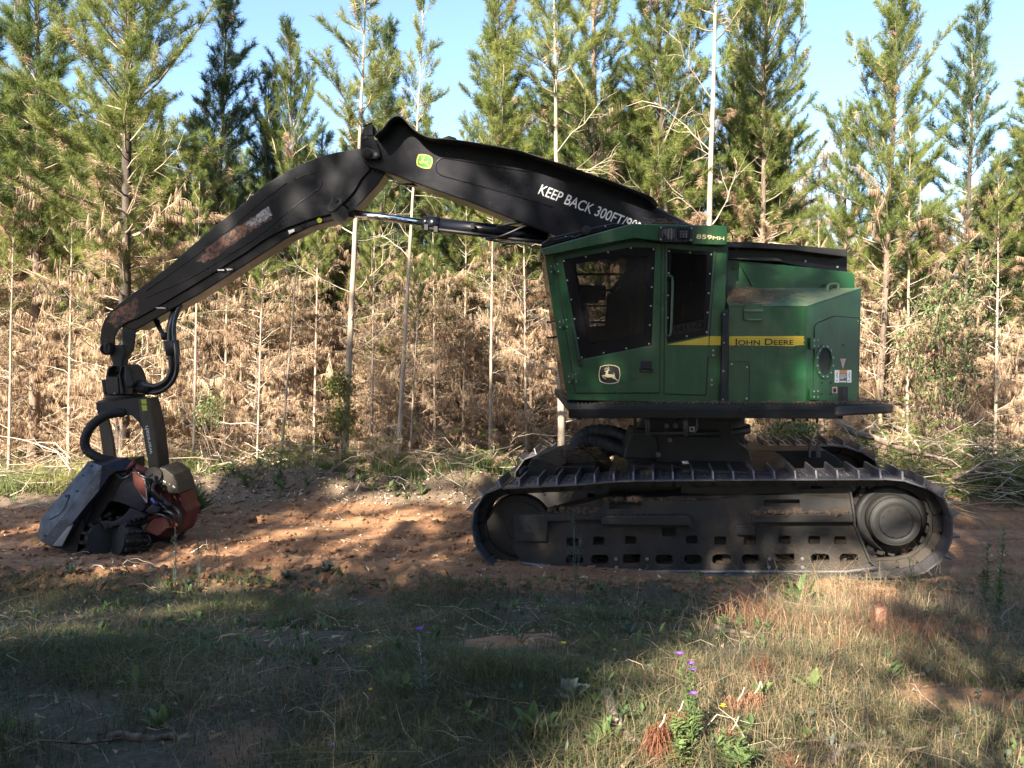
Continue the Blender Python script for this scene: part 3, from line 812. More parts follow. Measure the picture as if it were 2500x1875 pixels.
# ================================================================== HARVESTER
HV = empty('forestry_harvester', (2.4, 10.1, 0), 'green and black tracked forestry harvester standing on the dirt road with its boom reaching left', 'harvester')
TH = math.radians(10)
UU = Vector((math.cos(TH), -math.sin(TH), 0)); NN = Vector((math.sin(TH), math.cos(TH), 0))
Q0 = Vector((2.05, 8.48, 0))
def UW(z, x, y, o=0.0):
    p = ZP(z, x, y)
    return WP(p[0], p[1], Q0 + NN * o, NN)
def uplate(name, z, pts, o, thick, mat, parent, holes=(), bevel=0.004, smooth=0):
    loops = [[UW(z, x, y, o) for x, y in pts]]
    if smooth: loops[0] = smoothpts(loops[0], smooth, True)
    for h in holes: loops.append([UW(z, x, y, o) for x, y in h])
    return MB().prism(loops, NN * thick).build(name, mat, parent, bevel)
_bolt = {}
def bolt_mesh(r, mat=BOLT):
    k = (round(r, 4), mat.name)
    if k not in _bolt:
        m = MB().cyl((0, 0, 0), (0, -r * 0.5, 0), r, r * 1.0, 8).cyl((0, -r * 0.5, 0), (0, -r * 0.85, 0), r * 0.62, r * 0.5, 6)
        me = m.mesh('bolt'); me.materials.append(mat); _bolt[k] = me
    return _bolt[k]
def bolt(z, x, y, Y, parent, r=0.009, mat=BOLT, name='bolt'):
    o = bpy.data.objects.new(name, bolt_mesh(r, mat)); COL.objects.link(o)
    o.location = ZW(z, x, y, Y); setparent(o, parent); return o
def ubolt(z, x, y, off, parent, r=0.012, mat=BOLT):
    o = bpy.data.objects.new('bolt', bolt_mesh(r, mat)); COL.objects.link(o)
    o.location = UW(z, x, y, off); o.rotation_euler = (0, 0, -TH); setparent(o, parent); return o

# ---- tracks
TP = [(1170, 1226), (1185, 1210), (1217, 1195), (1311, 1189), (1411, 1184), (1511, 1176), (1620, 1174), (1746, 1173), (1880, 1172), (2051, 1171), (2165, 1171),
      (2205, 1175), (2238, 1184), (2275, 1199), (2300, 1218), (2318, 1250), (2324, 1290), (2318, 1330), (2296, 1366), (2262, 1392), (2225, 1404), (2150, 1409), (1900, 1408), (1600, 1406), (1400, 1404),
      (1290, 1402), (1232, 1394), (1196, 1376), (1170, 1346), (1155, 1300), (1156, 1255)]
sh = []
for p in TP:
    q = UW('s', p[0], p[1]); sh.append(Vector(((q - Q0).dot(UU), q.z, 0)))
sh = smoothpts(sh, 8, True)
seg = [(sh[(i + 1) % len(sh)] - sh[i]).length for i in range(len(sh))]
PER = sum(seg); NSH = round(PER / 0.203); pitch = PER / NSH
def path_at(d):
    d %= PER
    for i, l in enumerate(seg):
        if d <= l: return sh[i].lerp(sh[(i + 1) % len(sh)], d / l)
        d -= l
    return sh[0]
SW = 0.70
def shoe_mesh():
    m = MB(); p = pitch
    prof = [(-p * .5, 0), (-p * .42, .012), (p * .30, .010), (p * .36, .014), (p * .40, .058), (p * .43, .066), (p * .47, .058), (p * .50, .010), (p * .53, -.006), (p * .40, -.006), (-p * .44, -.006)]
    y0, y1 = 0.0, SW
    # plate
    a = [(x, y0, z if z < .02 else .012) for x, z in prof]; b = [(x, y1, z if z < .02 else .012) for x, z in prof]
    n = len(prof)
    m.add(a + b, [tuple(range(n)), tuple(reversed(range(n, 2 * n)))] + [(i, (i + 1) % n, n + (i + 1) % n, n + i) for i in range(n)])
    # grouser bar with clipped corners
    gx0, gx1, gh = p * .37, p * .455, .088
    prof2 = [(y0 + .006, .008), (y0 + .045, gh), (y1 - .045, gh), (y1 - .006, .008)]
    va = [(gx0, y, z) for y, z in prof2] + [(gx1, y, z) for y, z in prof2]
    m.add(va, [(0, 1, 2, 3), (7, 6, 5, 4), (0, 4, 5, 1), (1, 5, 6, 2), (2, 6, 7, 3), (3, 7, 4, 0)])
    for bx in (-p * .22, p * .12):
        for by in (.22, .30, .42, .50):
            m.cyl((bx, by, .010), (bx, by, .026), .013, n=6)
    return m.mesh('track_shoe')
def link_mesh():
    m = MB(); p = pitch
    for y in (.26, .46):
        m.box((0, y, -.055), (p * .80, .035, .085)); m.box((p * .42, y + .02, -.055), (p * .34, .03, .06))
    m.cyl((p * .5, .25, -.06), (p * .5, .5, -.06), .022, n=8)
    return m.mesh('chain_link')
SHM = shoe_mesh(); SHM.materials.append(SHOE)
LKM = link_mesh(); LKM.materials.append(MUDDY)
cen = Vector((0, 0.52, 0))
def make_track(off):
    first = None
    band = MB()
    # the chain's continuous rail inside the shoes is the track's own mesh
    rail = []
    for y in (.30, .44):
        pts = []
        for i in range(90):
            c = path_at(PER * i / 90); t = (path_at(PER * i / 90 + .02) - path_at(PER * i / 90 - .02)).normalized()
            nr = Vector((t.y, -t.x, 0));  nr = nr if nr.dot(c - cen) > 0 else -nr
            pts.append((c, nr))
        lo = [Q0 + UU * (c - nr * .03).x + Vector((0, 0, (c - nr * .03).y)) + NN * (off + y) for c, nr in pts]
        li = [Q0 + UU * (c - nr * .115).x + Vector((0, 0, (c - nr * .115).y)) + NN * (off + y) for c, nr in pts]
        n = len(lo)
        vs = lo + li + [v + NN * .03 for v in lo] + [v + NN * .03 for v in li]
        fs = []
        for i in range(n):
            j = (i + 1) % n
            fs += [(i, j, n + j, n + i), (2 * n + j, 2 * n + i, 3 * n + i, 3 * n + j), (i, 2 * n + i, 2 * n + j, j), (n + i, n + j, 3 * n + j, 3 * n + i)]
        band.add(vs, fs)
    T = band.build('track', MUDDY, HV)
    for i in range(NSH):
        d = i * pitch
        c = path_at(d); t = (path_at(d + .06) - path_at(d - .06)).normalized()
        nr = Vector((t.y, -t.x, 0)); nr = nr if nr.dot(c - cen) > 0 else -nr
        X = UU * t.x + Vector((0, 0, t.y)); Zv = UU * nr.x + Vector((0, 0, nr.y)); Yv = NN
        loc = Q0 + UU * c.x + Vector((0, 0, c.y)) + NN * off
        if X.cross(Yv).dot(Zv) < 0: X = -X
        M = Matrix(((X.x, Yv.x, Zv.x, loc.x), (X.y, Yv.y, Zv.y, loc.y), (X.z, Yv.z, Zv.z, loc.z), (0, 0, 0, 1)))
        for nm, me in (('track_shoe', SHM), ('chain_link', LKM)):
            o = bpy.data.objects.new(nm, me); COL.objects.link(o); o.parent = T; o.matrix_basis = M
    return T
TR1 = make_track(0.0)
TR2 = make_track(2.66)
# ---- track frames
def make_frame(off, detail):
    G0 = off + .13
    out = [(530, 880), (560, 860), (1230, 860), (1290, 760), (2040, 755)]
    outline = [ZP('z3', x, y) for x, y in out] + [ZP('z4', x, y) for x, y in ((60, 705), (480, 660), (850, 660), (1180, 690), (1215, 800), (1222, 890), (1340, 1165), (1390, 1215))] \
        + [(2060, 1396), (1400, 1394)] + [ZP('z3', 590, 1268), ZP('z3', 520, 1150)]
    hol = []
    for x, y in ((1030, 1245), (1240, 1245), (1505, 1240), (1775, 1245), (2015, 1245)):
        w = 145; px, py = ZP('z3', x, y); hol.append(rrect(px, py, w / 3.403, 78 / 3.403, 2 if x == 1505 else 9))
    for x, y in ((195, 1155), (425, 1155), (685, 1150), (955, 1150), (1178, 1150)):
        px, py = ZP('z4', x, y); hol.append(rrect(px, py, 46, 25, 3 if x == 685 else 11))
    for x, y in ((1010, 1100), (1232, 1090), (1497, 1085), (2005, 1080)):
        px, py = ZP('z3', x, y); hol.append(rrect(px, py, 28, 20, 3))
    for x, y in ((185, 1010), (415, 1010), (680, 1005), (910, 1005), (1110, 1008)):
        px, py = ZP('z4', x, y); hol.append(rrect(px, py, 29, 20, 4))
    px, py = ZP('z3', 1815, 1015); hol.append(rrect(px, py, 34, 22, 3))
    px, py = ZP('z3', 1455, 795); hol.append(rrect(px, py, 82, 17, 3))
    px, py = ZP('z4', 660, 720); hol.append(rrect(px, py, 88, 17, 3))
    sh_ = NN * off
    loops = [[UW('s', x, y, .13) + sh_ for x, y in outline]] + [[UW('s', x, y, .13) + sh_ for x, y in h] for h in hol]
    fr = MB().prism(loops, NN * .025).build('track_frame', MUDDY, HV, 0.004)
    # inner box girder
    gb = [UW('s', x, y, .22) + sh_ for x, y in ((1290, 1262), (1480, 1215), (2080, 1205), (2095, 1300), (2100, 1350), (1300, 1352))]
    MB().prism([gb], NN * .32).build('girder', MUDDY, fr, 0.006)
    # wheels
    def wheel(nm, z, x, y, r, prof, mat):
        c = UW(z, x, y, 0) + sh_
        m = MB()
        for (o0, r0_, o1, r1_) in prof:
            m.cyl(c + NN * o0, c + NN * o1, r0_, r1_, 40)
        return m.build(nm, mat, HV, 0)
    idl = wheel('idler_wheel', 'z3', 530, 1030, 0, [(.24, .30, .46, .30), (.27, .36, .29, .37), (.29, .37, .41, .37), (.22, .12, .25, .14)], CAST)
    spr = wheel('drive_sprocket', 'z4', 1560, 885, 0, [(.28, .30, .32, .38), (.32, .38, .40, .38)], BLACKM)
    c = UW('z4', 1560, 885, 0) + sh_
    MB().cyl(c + NN * .10, c + NN * .12, .235, .255, 40).cyl(c + NN * .12, c + NN * .30, .255, .255, 40).cyl(c + NN * .085, c + NN * .10, .155, .165, 40).build('drive_hub', MUDDY, spr)
    for k in range(21):
        a = 2 * math.pi * k / 21; d = UU * math.cos(a) + Vector((0, 0, math.sin(a)))
        if k % 2: MB().cyl(c + d * .138 + NN * .10, c + d * .138 + NN * .072, .011, n=6).build('hub_bolt', CAST, spr)
        MB().cyl(c + d * .36 + NN * .31, c + d * .36 + NN * .39, .045, .045, 5).build('sprocket_tooth', CAST, spr) if k % 1 == 0 else None
    rim = MB()
    for k in range(40):
        a0, a1 = 2 * math.pi * k / 40, 2 * math.pi * (k + 1) / 40
        pts = []
        for a in (a0, a1):
            d = UU * math.cos(a) + Vector((0, 0, math.sin(a)))
            pts += [c + d * .175 + NN * .097, c + d * .200 + NN * .088, c + d * .228 + NN * .099]
        rim.add(pts, [(0, 1, 4, 3), (1, 2, 5, 4)], True)
    rim.build('hub_rim', MUDDY, spr)
    for k in range(9):
        x = 560 + k * 165
        q = UW('s', 1345 + k * 88, 1362, .2) + sh_
        MB().cyl(q + NN * .05, q + NN * .09, .09, .10, 20).cyl(q + NN * .09, q + NN * .16, .075, .075, 20).build('track_roller', MUDDY, fr)
    if detail:
        # polished rub rail along the bottom edge
        rail = [UW('z3', 590, 1275, .09), UW('z3', 990, 1330, .09), UW('z3', 1100, 1344, .09), UW('s', 1600, 1396, .09), UW('s', 2060, 1396, .09), UW('z4', 1260, 1238, .09), UW('z4', 1400, 1215, .09)]
        MB().tube(rail, .022, 8).build('rub_rail', SHOE, fr)
        uplate('rear_edge_rib', 'z4', [(1185, 640), (1200, 640), (1228, 800), (1232, 890), (1352, 1170), (1400, 1205), (1385, 1215), (1335, 1175), (1215, 895), (1210, 800)], .06, .07, MUDDY, fr)
        # serrated step bars
        for z, pts in (('z3', [(1250, 905), (1290, 885), (1960, 882), (2000, 905), (2020, 990), (1990, 985), (1975, 965), (1250, 955)]),
                       ('z4', [(430, 815), (1205, 800), (1212, 868), (430, 872)])):
            st = uplate('step_bar', z, pts, .035, .095, CAST, fr, bevel=.006)
            x0 = pts[1][0]; x1 = pts[2][0] if z == 'z3' else 1205
            for k in range(24):
                x = x0 + (x1 - x0) * (k + .5) / 24 if z == 'z3' else 440 + 760 * (k + .5) / 24
                y = 883 if z == 'z3' else 815 - 15 * (x - 430) / 775
                a = UW(z, x, y, .035)
                MB().box(a + NN * .03 + Vector((0, 0, .006)), (.014, .05, .014), Matrix.Rotation(-TH, 3, 'Z')).build('step_tooth', CAST, st)
        uplate('idler_guard', 'z3', [(510, 880), (800, 872), (1180, 885), (1250, 905), (1250, 925), (1180, 920), (810, 930), (800, 1098), (540, 1095), (525, 960)], .08, .05, CAST, fr, bevel=.008)
        for x in (573, 657, 742): uplate('slot', 'z3', rrect(x, 985, 26, 18, 6), .074, .01, BLACKM, fr, bevel=0)
        # cover plates with bolts on the guard
        for z, (x0, x1, y0, y1), bs in (('z3', (1370, 1655, 1165, 1325), ((1375, 1240), (1632, 1240), (1378, 1310))),
                                        ('z4', (550, 835, 1110, 1235), ((565, 1150), (818, 1150), (563, 1216), (820, 1215)))):
            for bx, by in bs: ubolt(z, bx, by, .125, fr, .019)
        uplate('grease_cover', 'z4', rrect(380, 930, 150, 80, 14), .075, .05, CAST, fr, bevel=.01)
        uplate('grease_cover', 'z4', ell(378, 933, 26, 22, 12), .065, .01, MUDDY, fr, bevel=.003)
        for x, y in ((500, 640), (720, 640), (1500, 585)):
            pass
        # mud and twigs packed on the ledge
    return fr
FR1 = make_frame(0.0, True)
FR2 = make_frame(2.66, False)

# ---- car body and turret between the tracks
cb = MB()
def ubox(m, s0, s1, o0, o1, z0, z1):
    P = [Q0 + UU * s + NN * o + Vector((0, 0, z)) for s in (s0, s1) for o in (o0, o1) for z in (z0, z1)]
    m.add(P, [(0, 1, 3, 2), (4, 6, 7, 5), (0, 4, 5, 1), (2, 3, 7, 6), (0, 2, 6, 4), (1, 5, 7, 3)]); return m
ubox(cb, -.85, .95, .72, 2.66, .42, 1.0)
ubox(cb, -.30, .90, .30, 3.0, .75, 1.02)
ubox(cb, -1.1, -.6, .75, 2.6, .55, .92)
CB = cb.build('car_body', CAST, HV, .02)
# motor hump seen between the tracks
MB().prism([[UW('u5', x, y, 1.0) for x, y in ((1230, 160), (1300, 60), (2000, 60), (2010, 200), (2085, 290), (2140, 330), (2170, 420), (2170, 560), (1160, 560), (1140, 300))]], NN * .9).build('turret_base', BLACKM, HV, .02)
turc = W(1690, 1000, 10.1)
MB().cyl((turc.x, 10.1, 1.12), (turc.x, 10.1, 1.58), .62, .62, 40).cyl((turc.x, 10.1, 1.3), (turc.x, 10.1, 1.38), .69, .69, 40).build('swing_bearing', BLACKM, HV)
# long ledge boxes on the right between tracks
uplate('side_step_box', 'z4', [(330, 318), (1000, 318), (1115, 390), (1115, 470), (330, 480)], 2.0, .5, CAST, HV, bevel=.01)
for x in (875, 935, 950):
    uplate('lug', 'z4', [(x - 8, 262), (x + 8, 262), (x + 10, 370), (x - 10, 370)], 1.9, .03, SHOE, HV)
# front box with tread plate
fb = uplate('front_box', 'u5', [(380, 415), (440, 385), (600, 460), (905, 452), (905, 560), (290, 560), (330, 500)], .85, .9, BLACKM, HV, bevel=.012)
poly3('top_plate', [('u5', 380, 415, 9.6), ('u5', 440, 410, 9.6), ('u5', 600, 458, 9.6), ('u5', 665, 440, 9.6), ('u5', 660, 330, 10.2), ('u5', 640, 302, 10.4), ('u5', 510, 320, 10.4)],
      [(0, 1, 2, 3, 4, 5, 6)], CAST, fb, solid=.02)
for k in range(20):
    t = k / 19
    x = 440 + (620 - 440) * t; y = 385 + (305 - 385) * t
    MB().box(ZW('u5', x, y, 9.75), (.014, .03, .02)).build('step_tooth', CAST, fb)
plate('gusset', 'u5', [(660, 325), (795, 320), (905, 395), (905, 455), (665, 455)], 9.85, .5, CAST, fb, bevel=.012)
plate('gusset', 'u5', [(795, 310), (950, 300), (1000, 350), (1080, 540), (905, 540), (905, 395)], 9.95, .4, CAST, fb, bevel=.012)
uplate('front_apron', 'u5', [(600, 460), (905, 452), (905, 540), (530, 560)], .74, .05, BLACK, fb, bevel=.006)
MB().tube([ZW('u5', 345, 470, 9.5), ZW('u5', 305, 500, 9.4), ZW('u5', 300, 545, 9.4)], .03, 8).build('tie_down_eye', BLACKM, fb)
plate('pivot_housing', 'u5', [(1215, 160), (1310, 150), (1400, 220), (1420, 400), (1130, 400), (1150, 290)], 9.5, .5, BLACKM, HV, bevel=.02)
def hose(name, pts, r, mat, parent, n=10, ribs=0):
    P = smoothpts(pts, 7)
    rs = [r * (1 + (.10 if ribs and (i % 3 == 0) else 0)) for i in range(len(P))]
    return MB().tube(P, rs, n).build(name, mat, parent)
hose('hose_sleeve', [ZW('u5', 740, 290, 10.2), ZW('u5', 790, 225, 10.2), ZW('u5', 870, 182, 10.2), ZW('u5', 1000, 178, 10.1), ZW('u5', 1100, 205, 10.0), ZW('u5', 1200, 250, 9.9)], .085, RUBBER, HV, 12, 1)
hose('hose_sleeve', [ZW('u5', 720, 330, 9.95), ZW('u5', 780, 280, 9.95), ZW('u5', 860, 256, 9.95), ZW('u5', 960, 268, 9.9), ZW('u5', 1080, 310, 9.8), ZW('u5', 1240, 360, 9.7), ZW('u5', 1400, 365, 9.6)], .085, RUBBER, HV, 12, 1)
# folding steps and handles under the deck
FS = MB().box(ZW('u5', 1478, 192, 9.0), (.82, .10, .018)).build('folding_step', CAST, HV)
for x0, x1 in ((1305, 1330), (1612, 1635)):
    for dx in (0, 16):
        MB().tube([ZW('u5', x0 + dx, 25, 8.95), ZW('u5', x0 + dx + 10, 120, 8.95), ZW('u5', x0 + dx + 12, 215, 8.95)], .014, 6).build('step_side', SHOE, FS)
for k in range(22): MB().box(ZW('u5', 1345 + k * 12.6, 190, 8.97), (.010, .03, .022)).build('step_tooth', SHOE, FS)
MB().tube([ZW('u5', 1300, 30, 8.9), ZW('u5', 1235, 42, 8.9), ZW('u5', 1222, 70, 8.9), ZW('u5', 1222, 150, 8.9), ZW('u5', 1240, 172, 8.9), ZW('u5', 1300, 172, 8.9)], .016, 8).build('grab_rail', BLACKM, HV)
MB().tube([ZW('u5', 1700, 60, 9.0), ZW('u5', 1722, 75, 9.0), ZW('u5', 1722, 160, 9.0), ZW('u5', 1690, 200, 9.0), ZW('u5', 1665, 200, 9.0)], .012, 8).build('grab_rail', SHOE, HV)
plate('data_plate', 'u5', [(1662, 138), (1705, 138), (1702, 180), (1662, 180)], 9.1, .01, PAPER, HV, holes=[[(1672, 150), (1694, 150), (1692, 170), (1672, 170)]], bevel=0)
for x, y, Y in ((1478, 132, 9.5), (1547, 130, 9.5), (1503, 245, 9.5), (1410, 362, 9.4)):
    bolt('u5', x, y, Y - .01, HV, .03, SHOE)
plate('hose_clamp', 'u5', [(1600, 418), (1650, 415), (1660, 438), (1612, 440)], 9.2, .03, PAPER, HV)
uplate('wear_plate', 'u5', [(1625, 495), (1700, 480), (1835, 490), (1838, 512), (1780, 515), (1700, 512), (1630, 520)], .3, .1, MUDDY, HV, bevel=.01)

# ---- deck
DZ1 = W(1500, 987, 8.62).z; DZ0 = W(1500, 1018, 8.62).z
dl = W(1388, 1000, 8.62).x; dr = W(2048, 1000, 8.62).x; dc = W(2170, 1008, 8.98)
pl = [(dl + .10, 8.62), (dr, 8.62), (dc.x - .03, 8.95), (dc.x, 9.02), (dc.x, 11.4), (dl, 11.4), (dl, 8.72)]
DECK = MB().prism([[Vector((x, y, DZ1)) for x, y in pl]], (0, 0, DZ0 - DZ1 + .05)).build('deck', BLACKM, HV, .01)
MB().prism([[Vector((x, y, DZ1 - .045)) for x, y in ((dl - .005, 8.595), (dr, 8.595), (dr, 8.62), (dl + .09, 8.619))]], (0, 0, -.10)).build('side_skirt', BLACK, DECK, .006)
a = Vector((dr - .05, 8.585, DZ1 - .07)); b = Vector((dc.x + .01, 8.955, DZ1 - .07))
d = (b - a).normalized(); R = Matrix(((d.x, -d.y, 0), (d.y, d.x, 0), (0, 0, 1)))
MB().box((a + b) / 2, ((b - a).length, .07, .10), R).build('corner_bumper', CAST, DECK, .02)
nt = 64
me_t = MB().box((0, 0, 0), (.012, .028, .018)).mesh('grip_tooth'); me_t.materials.append(CAST)
for k in range(nt):
    o = bpy.data.objects.new('grip_tooth', me_t); COL.objects.link(o); o.location = (dl + .1 + (dr - dl - .12) * k / nt, 8.635, DZ1 + .009); setparent(o, DECK)
for k in range(18):
    t = (k + .5) / 18
    o = bpy.data.objects.new('grip_tooth', me_t); COL.objects.link(o); o.location = (dr + (dc.x - dr) * t, 8.64 + .34 * t, DZ1 + .009); setparent(o, DECK)
plate('hanging_bracket', 'u5', [(715, 10), (790, 30), (795, 80), (755, 85), (735, 50)], 8.75, .15, BLACKM, DECK)
plate('underframe', 'u5', [(1000, 20), (2900, 40), (2900, 75), (2060, 70), (1900, 105), (1300, 60), (1050, 50)], 9.1, 1.6, BLACKM, DECK)
for x, y in ((1040, 70), (2500, 95), (2690, 110), (2610, 90)):
    MB().cyl(ZW('u5', x, y - 40, 8.9), ZW('u5', x, y, 8.9), .012, n=6).build('drain_plug', BLACKM, DECK)

# ---- text helper
def text(name, s, z, p0, p1, hpx, Y, mat, parent, small=(), shear=0.0, bold=0.0, ext=0.001, up=None, P0=None, P1=None):
    """s runs from p0 to p1 (zoom coordinates) on its baseline at depth Y, capitals hpx zoomed pixels high"""
    cu = bpy.data.curves.new(name, 'FONT'); cu.body = s; cu.size = 1.0; cu.extrude = 0; cu.offset = bold; cu.shear = shear
    for i in small: cu.body_format[i].use_small_caps = True
    cu.small_caps_scale = 0.78
    t = bpy.data.objects.new(name, cu); COL.objects.link(t)
    bpy.context.view_layer.update()
    dg = bpy.context.evaluated_depsgraph_get()
    me = bpy.data.meshes.new_from_object(t.evaluated_get(dg))
    bpy.data.objects.remove(t)
    xs = [v.co.x for v in me.vertices]; ys = [v.co.y for v in me.vertices]
    w = max(xs) - min(xs); h = max(0.001, max(ys) - min(0, 0)); x0 = min(xs)
    a = P0 if P0 is not None else ZW(z, *p0, Y); b = P1 if P1 is not None else ZW(z, *p1, Y)
    X = (b - a); L = X.length; X.normalize()
    if up is None: nrm_ = Vector((0, -1, 0))
    else: nrm_ = up
    U = nrm_.cross(X).normalized()
    Hh = hpx / ZO[z][2] / F * (a.y)
    for v in me.vertices:
        v.co = a + X * ((v.co.x - x0) / w * L) + U * (v.co.y / h * Hh) + nrm_ * ext
    me.materials.clear(); me.materials.append(mat); me.update()
    return link(name, me, mat, parent)
def flat(name, loops, mat, parent, nrm_=Vector((0, -1, 0)), ext=0.002):
    """thin printed film, outline then holes, world points"""
    lo = [[p + nrm_ * ext for p in l] for l in loops]
    return MB().prism(lo, -nrm_ * ext * .8).build(name, mat, parent)
DEER = [[(600, 960), (690, 945), (770, 945), (795, 870), (825, 790), (760, 770), (735, 752), (765, 740), (830, 718), (900, 690), (940, 682), (950, 715), (930, 770), (915, 860), (930, 890), (975, 910), (1090, 905), (1200, 925),
         (1255, 965), (1290, 1060), (1310, 1125), (1385, 1165), (1450, 1250), (1440, 1300), (1365, 1215), (1290, 1180), (1180, 1120), (1110, 1060), (920, 1070), (840, 1060), (740, 1020), (680, 1015), (740, 1080), (800, 1130), (822, 1180), (780, 1160), (700, 1100), (640, 1040)],
        [(1180, 825), (1212, 835), (1275, 920), (1250, 942), (1222, 905)],
        [(955, 700), (990, 690), (1040, 688), (1000, 715), (960, 722)],
        [(918, 690), (948, 600), (905, 515), (925, 515), (975, 580), (972, 640), (955, 690)],
        [(930, 680), (915, 650), (800, 650), (725, 680), (720, 665), (800, 630), (850, 625), (890, 622), (955, 650)],
        [(900, 635), (865, 590), (815, 540), (832, 540), (885, 580), (915, 635)], [(810, 640), (735, 590), (750, 582), (830, 630)]]
RING_O = smoothpts([(530, 505), (740, 440), (1000, 418), (1270, 450), (1480, 540), (1530, 720), (1550, 930), (1520, 1120), (1455, 1310), (1250, 1375), (1000, 1400), (740, 1370), (510, 1280), (455, 1100), (438, 900), (470, 690)], 1, True)
def logo(parent, proj, ground, line):
    c = (1000, 910)
    sc_ = lambda p, k: (c[0] + (p[0] - c[0]) * k, c[1] + (p[1] - c[1]) * k)
    R_ = [(p.x, p.y) for p in [Vector((a, b, 0)) for a, b in [(530, 505), (740, 440), (1000, 418), (1270, 450), (1480, 540), (1530, 720), (1550, 930), (1520, 1120), (1455, 1310), (1250, 1375), (1000, 1400), (740, 1370), (510, 1280), (455, 1100), (438, 900), (470, 690)]]]
    bgm = INK if ground is INK else line
    L = flat('emblem', [[proj(*sc_(p, 1.07)) for p in R_]], ground if ground is INK else line, parent, ext=.001)
    flat('emblem_border', [[proj(*p) for p in R_]], line, L, ext=.002)
    flat('emblem_field', [[proj(*sc_(p, .92)) for p in R_]], ground, L, ext=.003)
    for i, poly in enumerate(DEER): flat('leaping_deer' if i == 0 else 'antler', [[proj(*p) for p in poly]], line, L, ext=.004)
    return L

# ---- cab
CY = 8.78; CD = 9.72
cab_out = [(240, 372), (880, 250), (1110, 262), (1583, 290), (1540, 1462), (410, 1436)]
h1o = [(355, 392), (875, 300), (1068, 305), (1040, 1045), (497, 1152)]
h2o = [(1130, 308), (1500, 330), (1458, 972), (1130, 1035)]
CAB = plate('cab', 'z1', cab_out, CY, .035, GREEN, HV, holes=[h1o, h2o], bevel=.006)
Wc = lambda x, y, Y=CY: ZW('z1', x, y, CY) + Vector((0, Y - CY, 0))
# far wall: same outline moved back, with a barred window
fh = [ZW('z1', x, y, CD) for x, y in ((478, 400), (845, 395), (830, 560), (770, 640), (705, 655), (700, 700), (690, 890), (575, 895), (548, 715), (690, 700), (690, 595), (500, 590), (470, 470))]
MB().prism([[Wc(x, y, CD) for x, y in cab_out], fh], (0, .04, 0)).build('far_wall', BLACKM, CAB)
def cabpanel(name, pts, mat, t=.03):
    """closing panel between near and far wall through outline points"""
    m = MB(); a = [Wc(x, y, CY + .03) for x, y in pts]; b = [Wc(x, y, CD + .01) for x, y in pts]
    n = len(pts)
    m.add(a + b, [(i, i + 1, n + i + 1, n + i) for i in range(n - 1)])
    o = m.build(name, mat, CAB); s = o.modifiers.new('solid', 'SOLIDIFY'); s.thickness = t; s.offset = 0; return o
cabpanel('rear_wall', [(1583, 290), (1540, 1462)], GREEN)
cabpanel('floor', [(1540, 1455), (412, 1430)], BLACKM)
cabpanel('ceiling', [(242, 375), (880, 256), (1583, 296)], BLACKM)
cabpanel('windscreen', [(244, 380), (405, 1400)], GLASSD, .01)
# seat, console and posts inside
sm = MB()
sm.box(Wc(990, 900, 9.25), (.16, .46, .75)); sm.box(Wc(930, 1150, 9.25), (.50, .50, .16)); sm.box(Wc(1000, 640, 9.25), (.13, .28, .18)); sm.box(Wc(930, 1300, 9.25), (.3, .3, .3))
sm.build('operator_seat', BLACKM, CAB, .03)
MB().box(Wc(900, 480, 9.5), (.06, .06, .5), Matrix.Rotation(math.radians(38), 3, 'Y')).box(Wc(560, 1230, 9.3), (.35, .5, .3)).box(Wc(610, 650, 9.45), (.20, .12, .16)).build('console', BLACKM, CAB, .01)
for y in (462, 590, 718, 850, 975):
    MB().box((Wc(650, y, CD - .05)), (1.05, .03, .022)).build('guard_bar', BLACKM, CAB)
plate('seat_belt', 'z1', [(1310, 570), (1338, 570), (1310, 650)], 9.1, .01, ORANGE, CAB)
plate('seat_belt', 'z1', [(1255, 740), (1272, 745), (1262, 800), (1245, 832), (1246, 780)], 9.1, .01, ORANGE, CAB)
plate('seat_belt', 'z1', [(1268, 690), (1280, 690), (1270, 730)], 9.1, .01, ORANGE, CAB)
# doors stand 10 mm proud
plate('door_gap_strip', 'z1', [(309, 377), (884, 262), (1104, 277), (1087, 1393), (463, 1393)], CY - .003, .004, BLACKM, CAB, holes=[[(372, 404), (873, 312), (1056, 317), (1028, 1034), (507, 1140)]], bevel=0)  # flat black strip put in for the shade of the gap round the door
plate('door_gap_strip', 'z1', [(1125, 277), (1511, 301), (1456, 978), (1431, 1409), (1116, 1398)], CY - .003, .004, BLACKM, CAB, holes=[[(1143, 322), (1485, 350), (1440, 958), (1143, 1018)]], bevel=0)  # same black strip for the dark gap of the second door
D1 = plate('cab_door', 'z1', [(318, 384), (885, 270), (1098, 284), (1082, 1386), (470, 1386)], CY - .012, .02, GREEN, CAB, holes=[[(372, 404), (873, 312), (1056, 317), (1028, 1034), (507, 1140)]], bevel=.005)
D2 = plate('cab_door', 'z1', [(1132, 284), (1505, 308), (1450, 975), (1425, 1402), (1122, 1392)], CY - .012, .02, GREEN, CAB, holes=[[(1143, 322), (1485, 350), (1440, 958), (1143, 1018)]], bevel=.005)
plate('window', 'z1', [(362, 398), (875, 305), (1062, 311), (1034, 1040), (503, 1147)], CY - .004, .006, GLASS, D1, bevel=0)
plate('window', 'z1', [(1136, 315), (1492, 342), (1447, 965), (1136, 1026)], CY - .004, .006, GLASSD, D2, bevel=0)
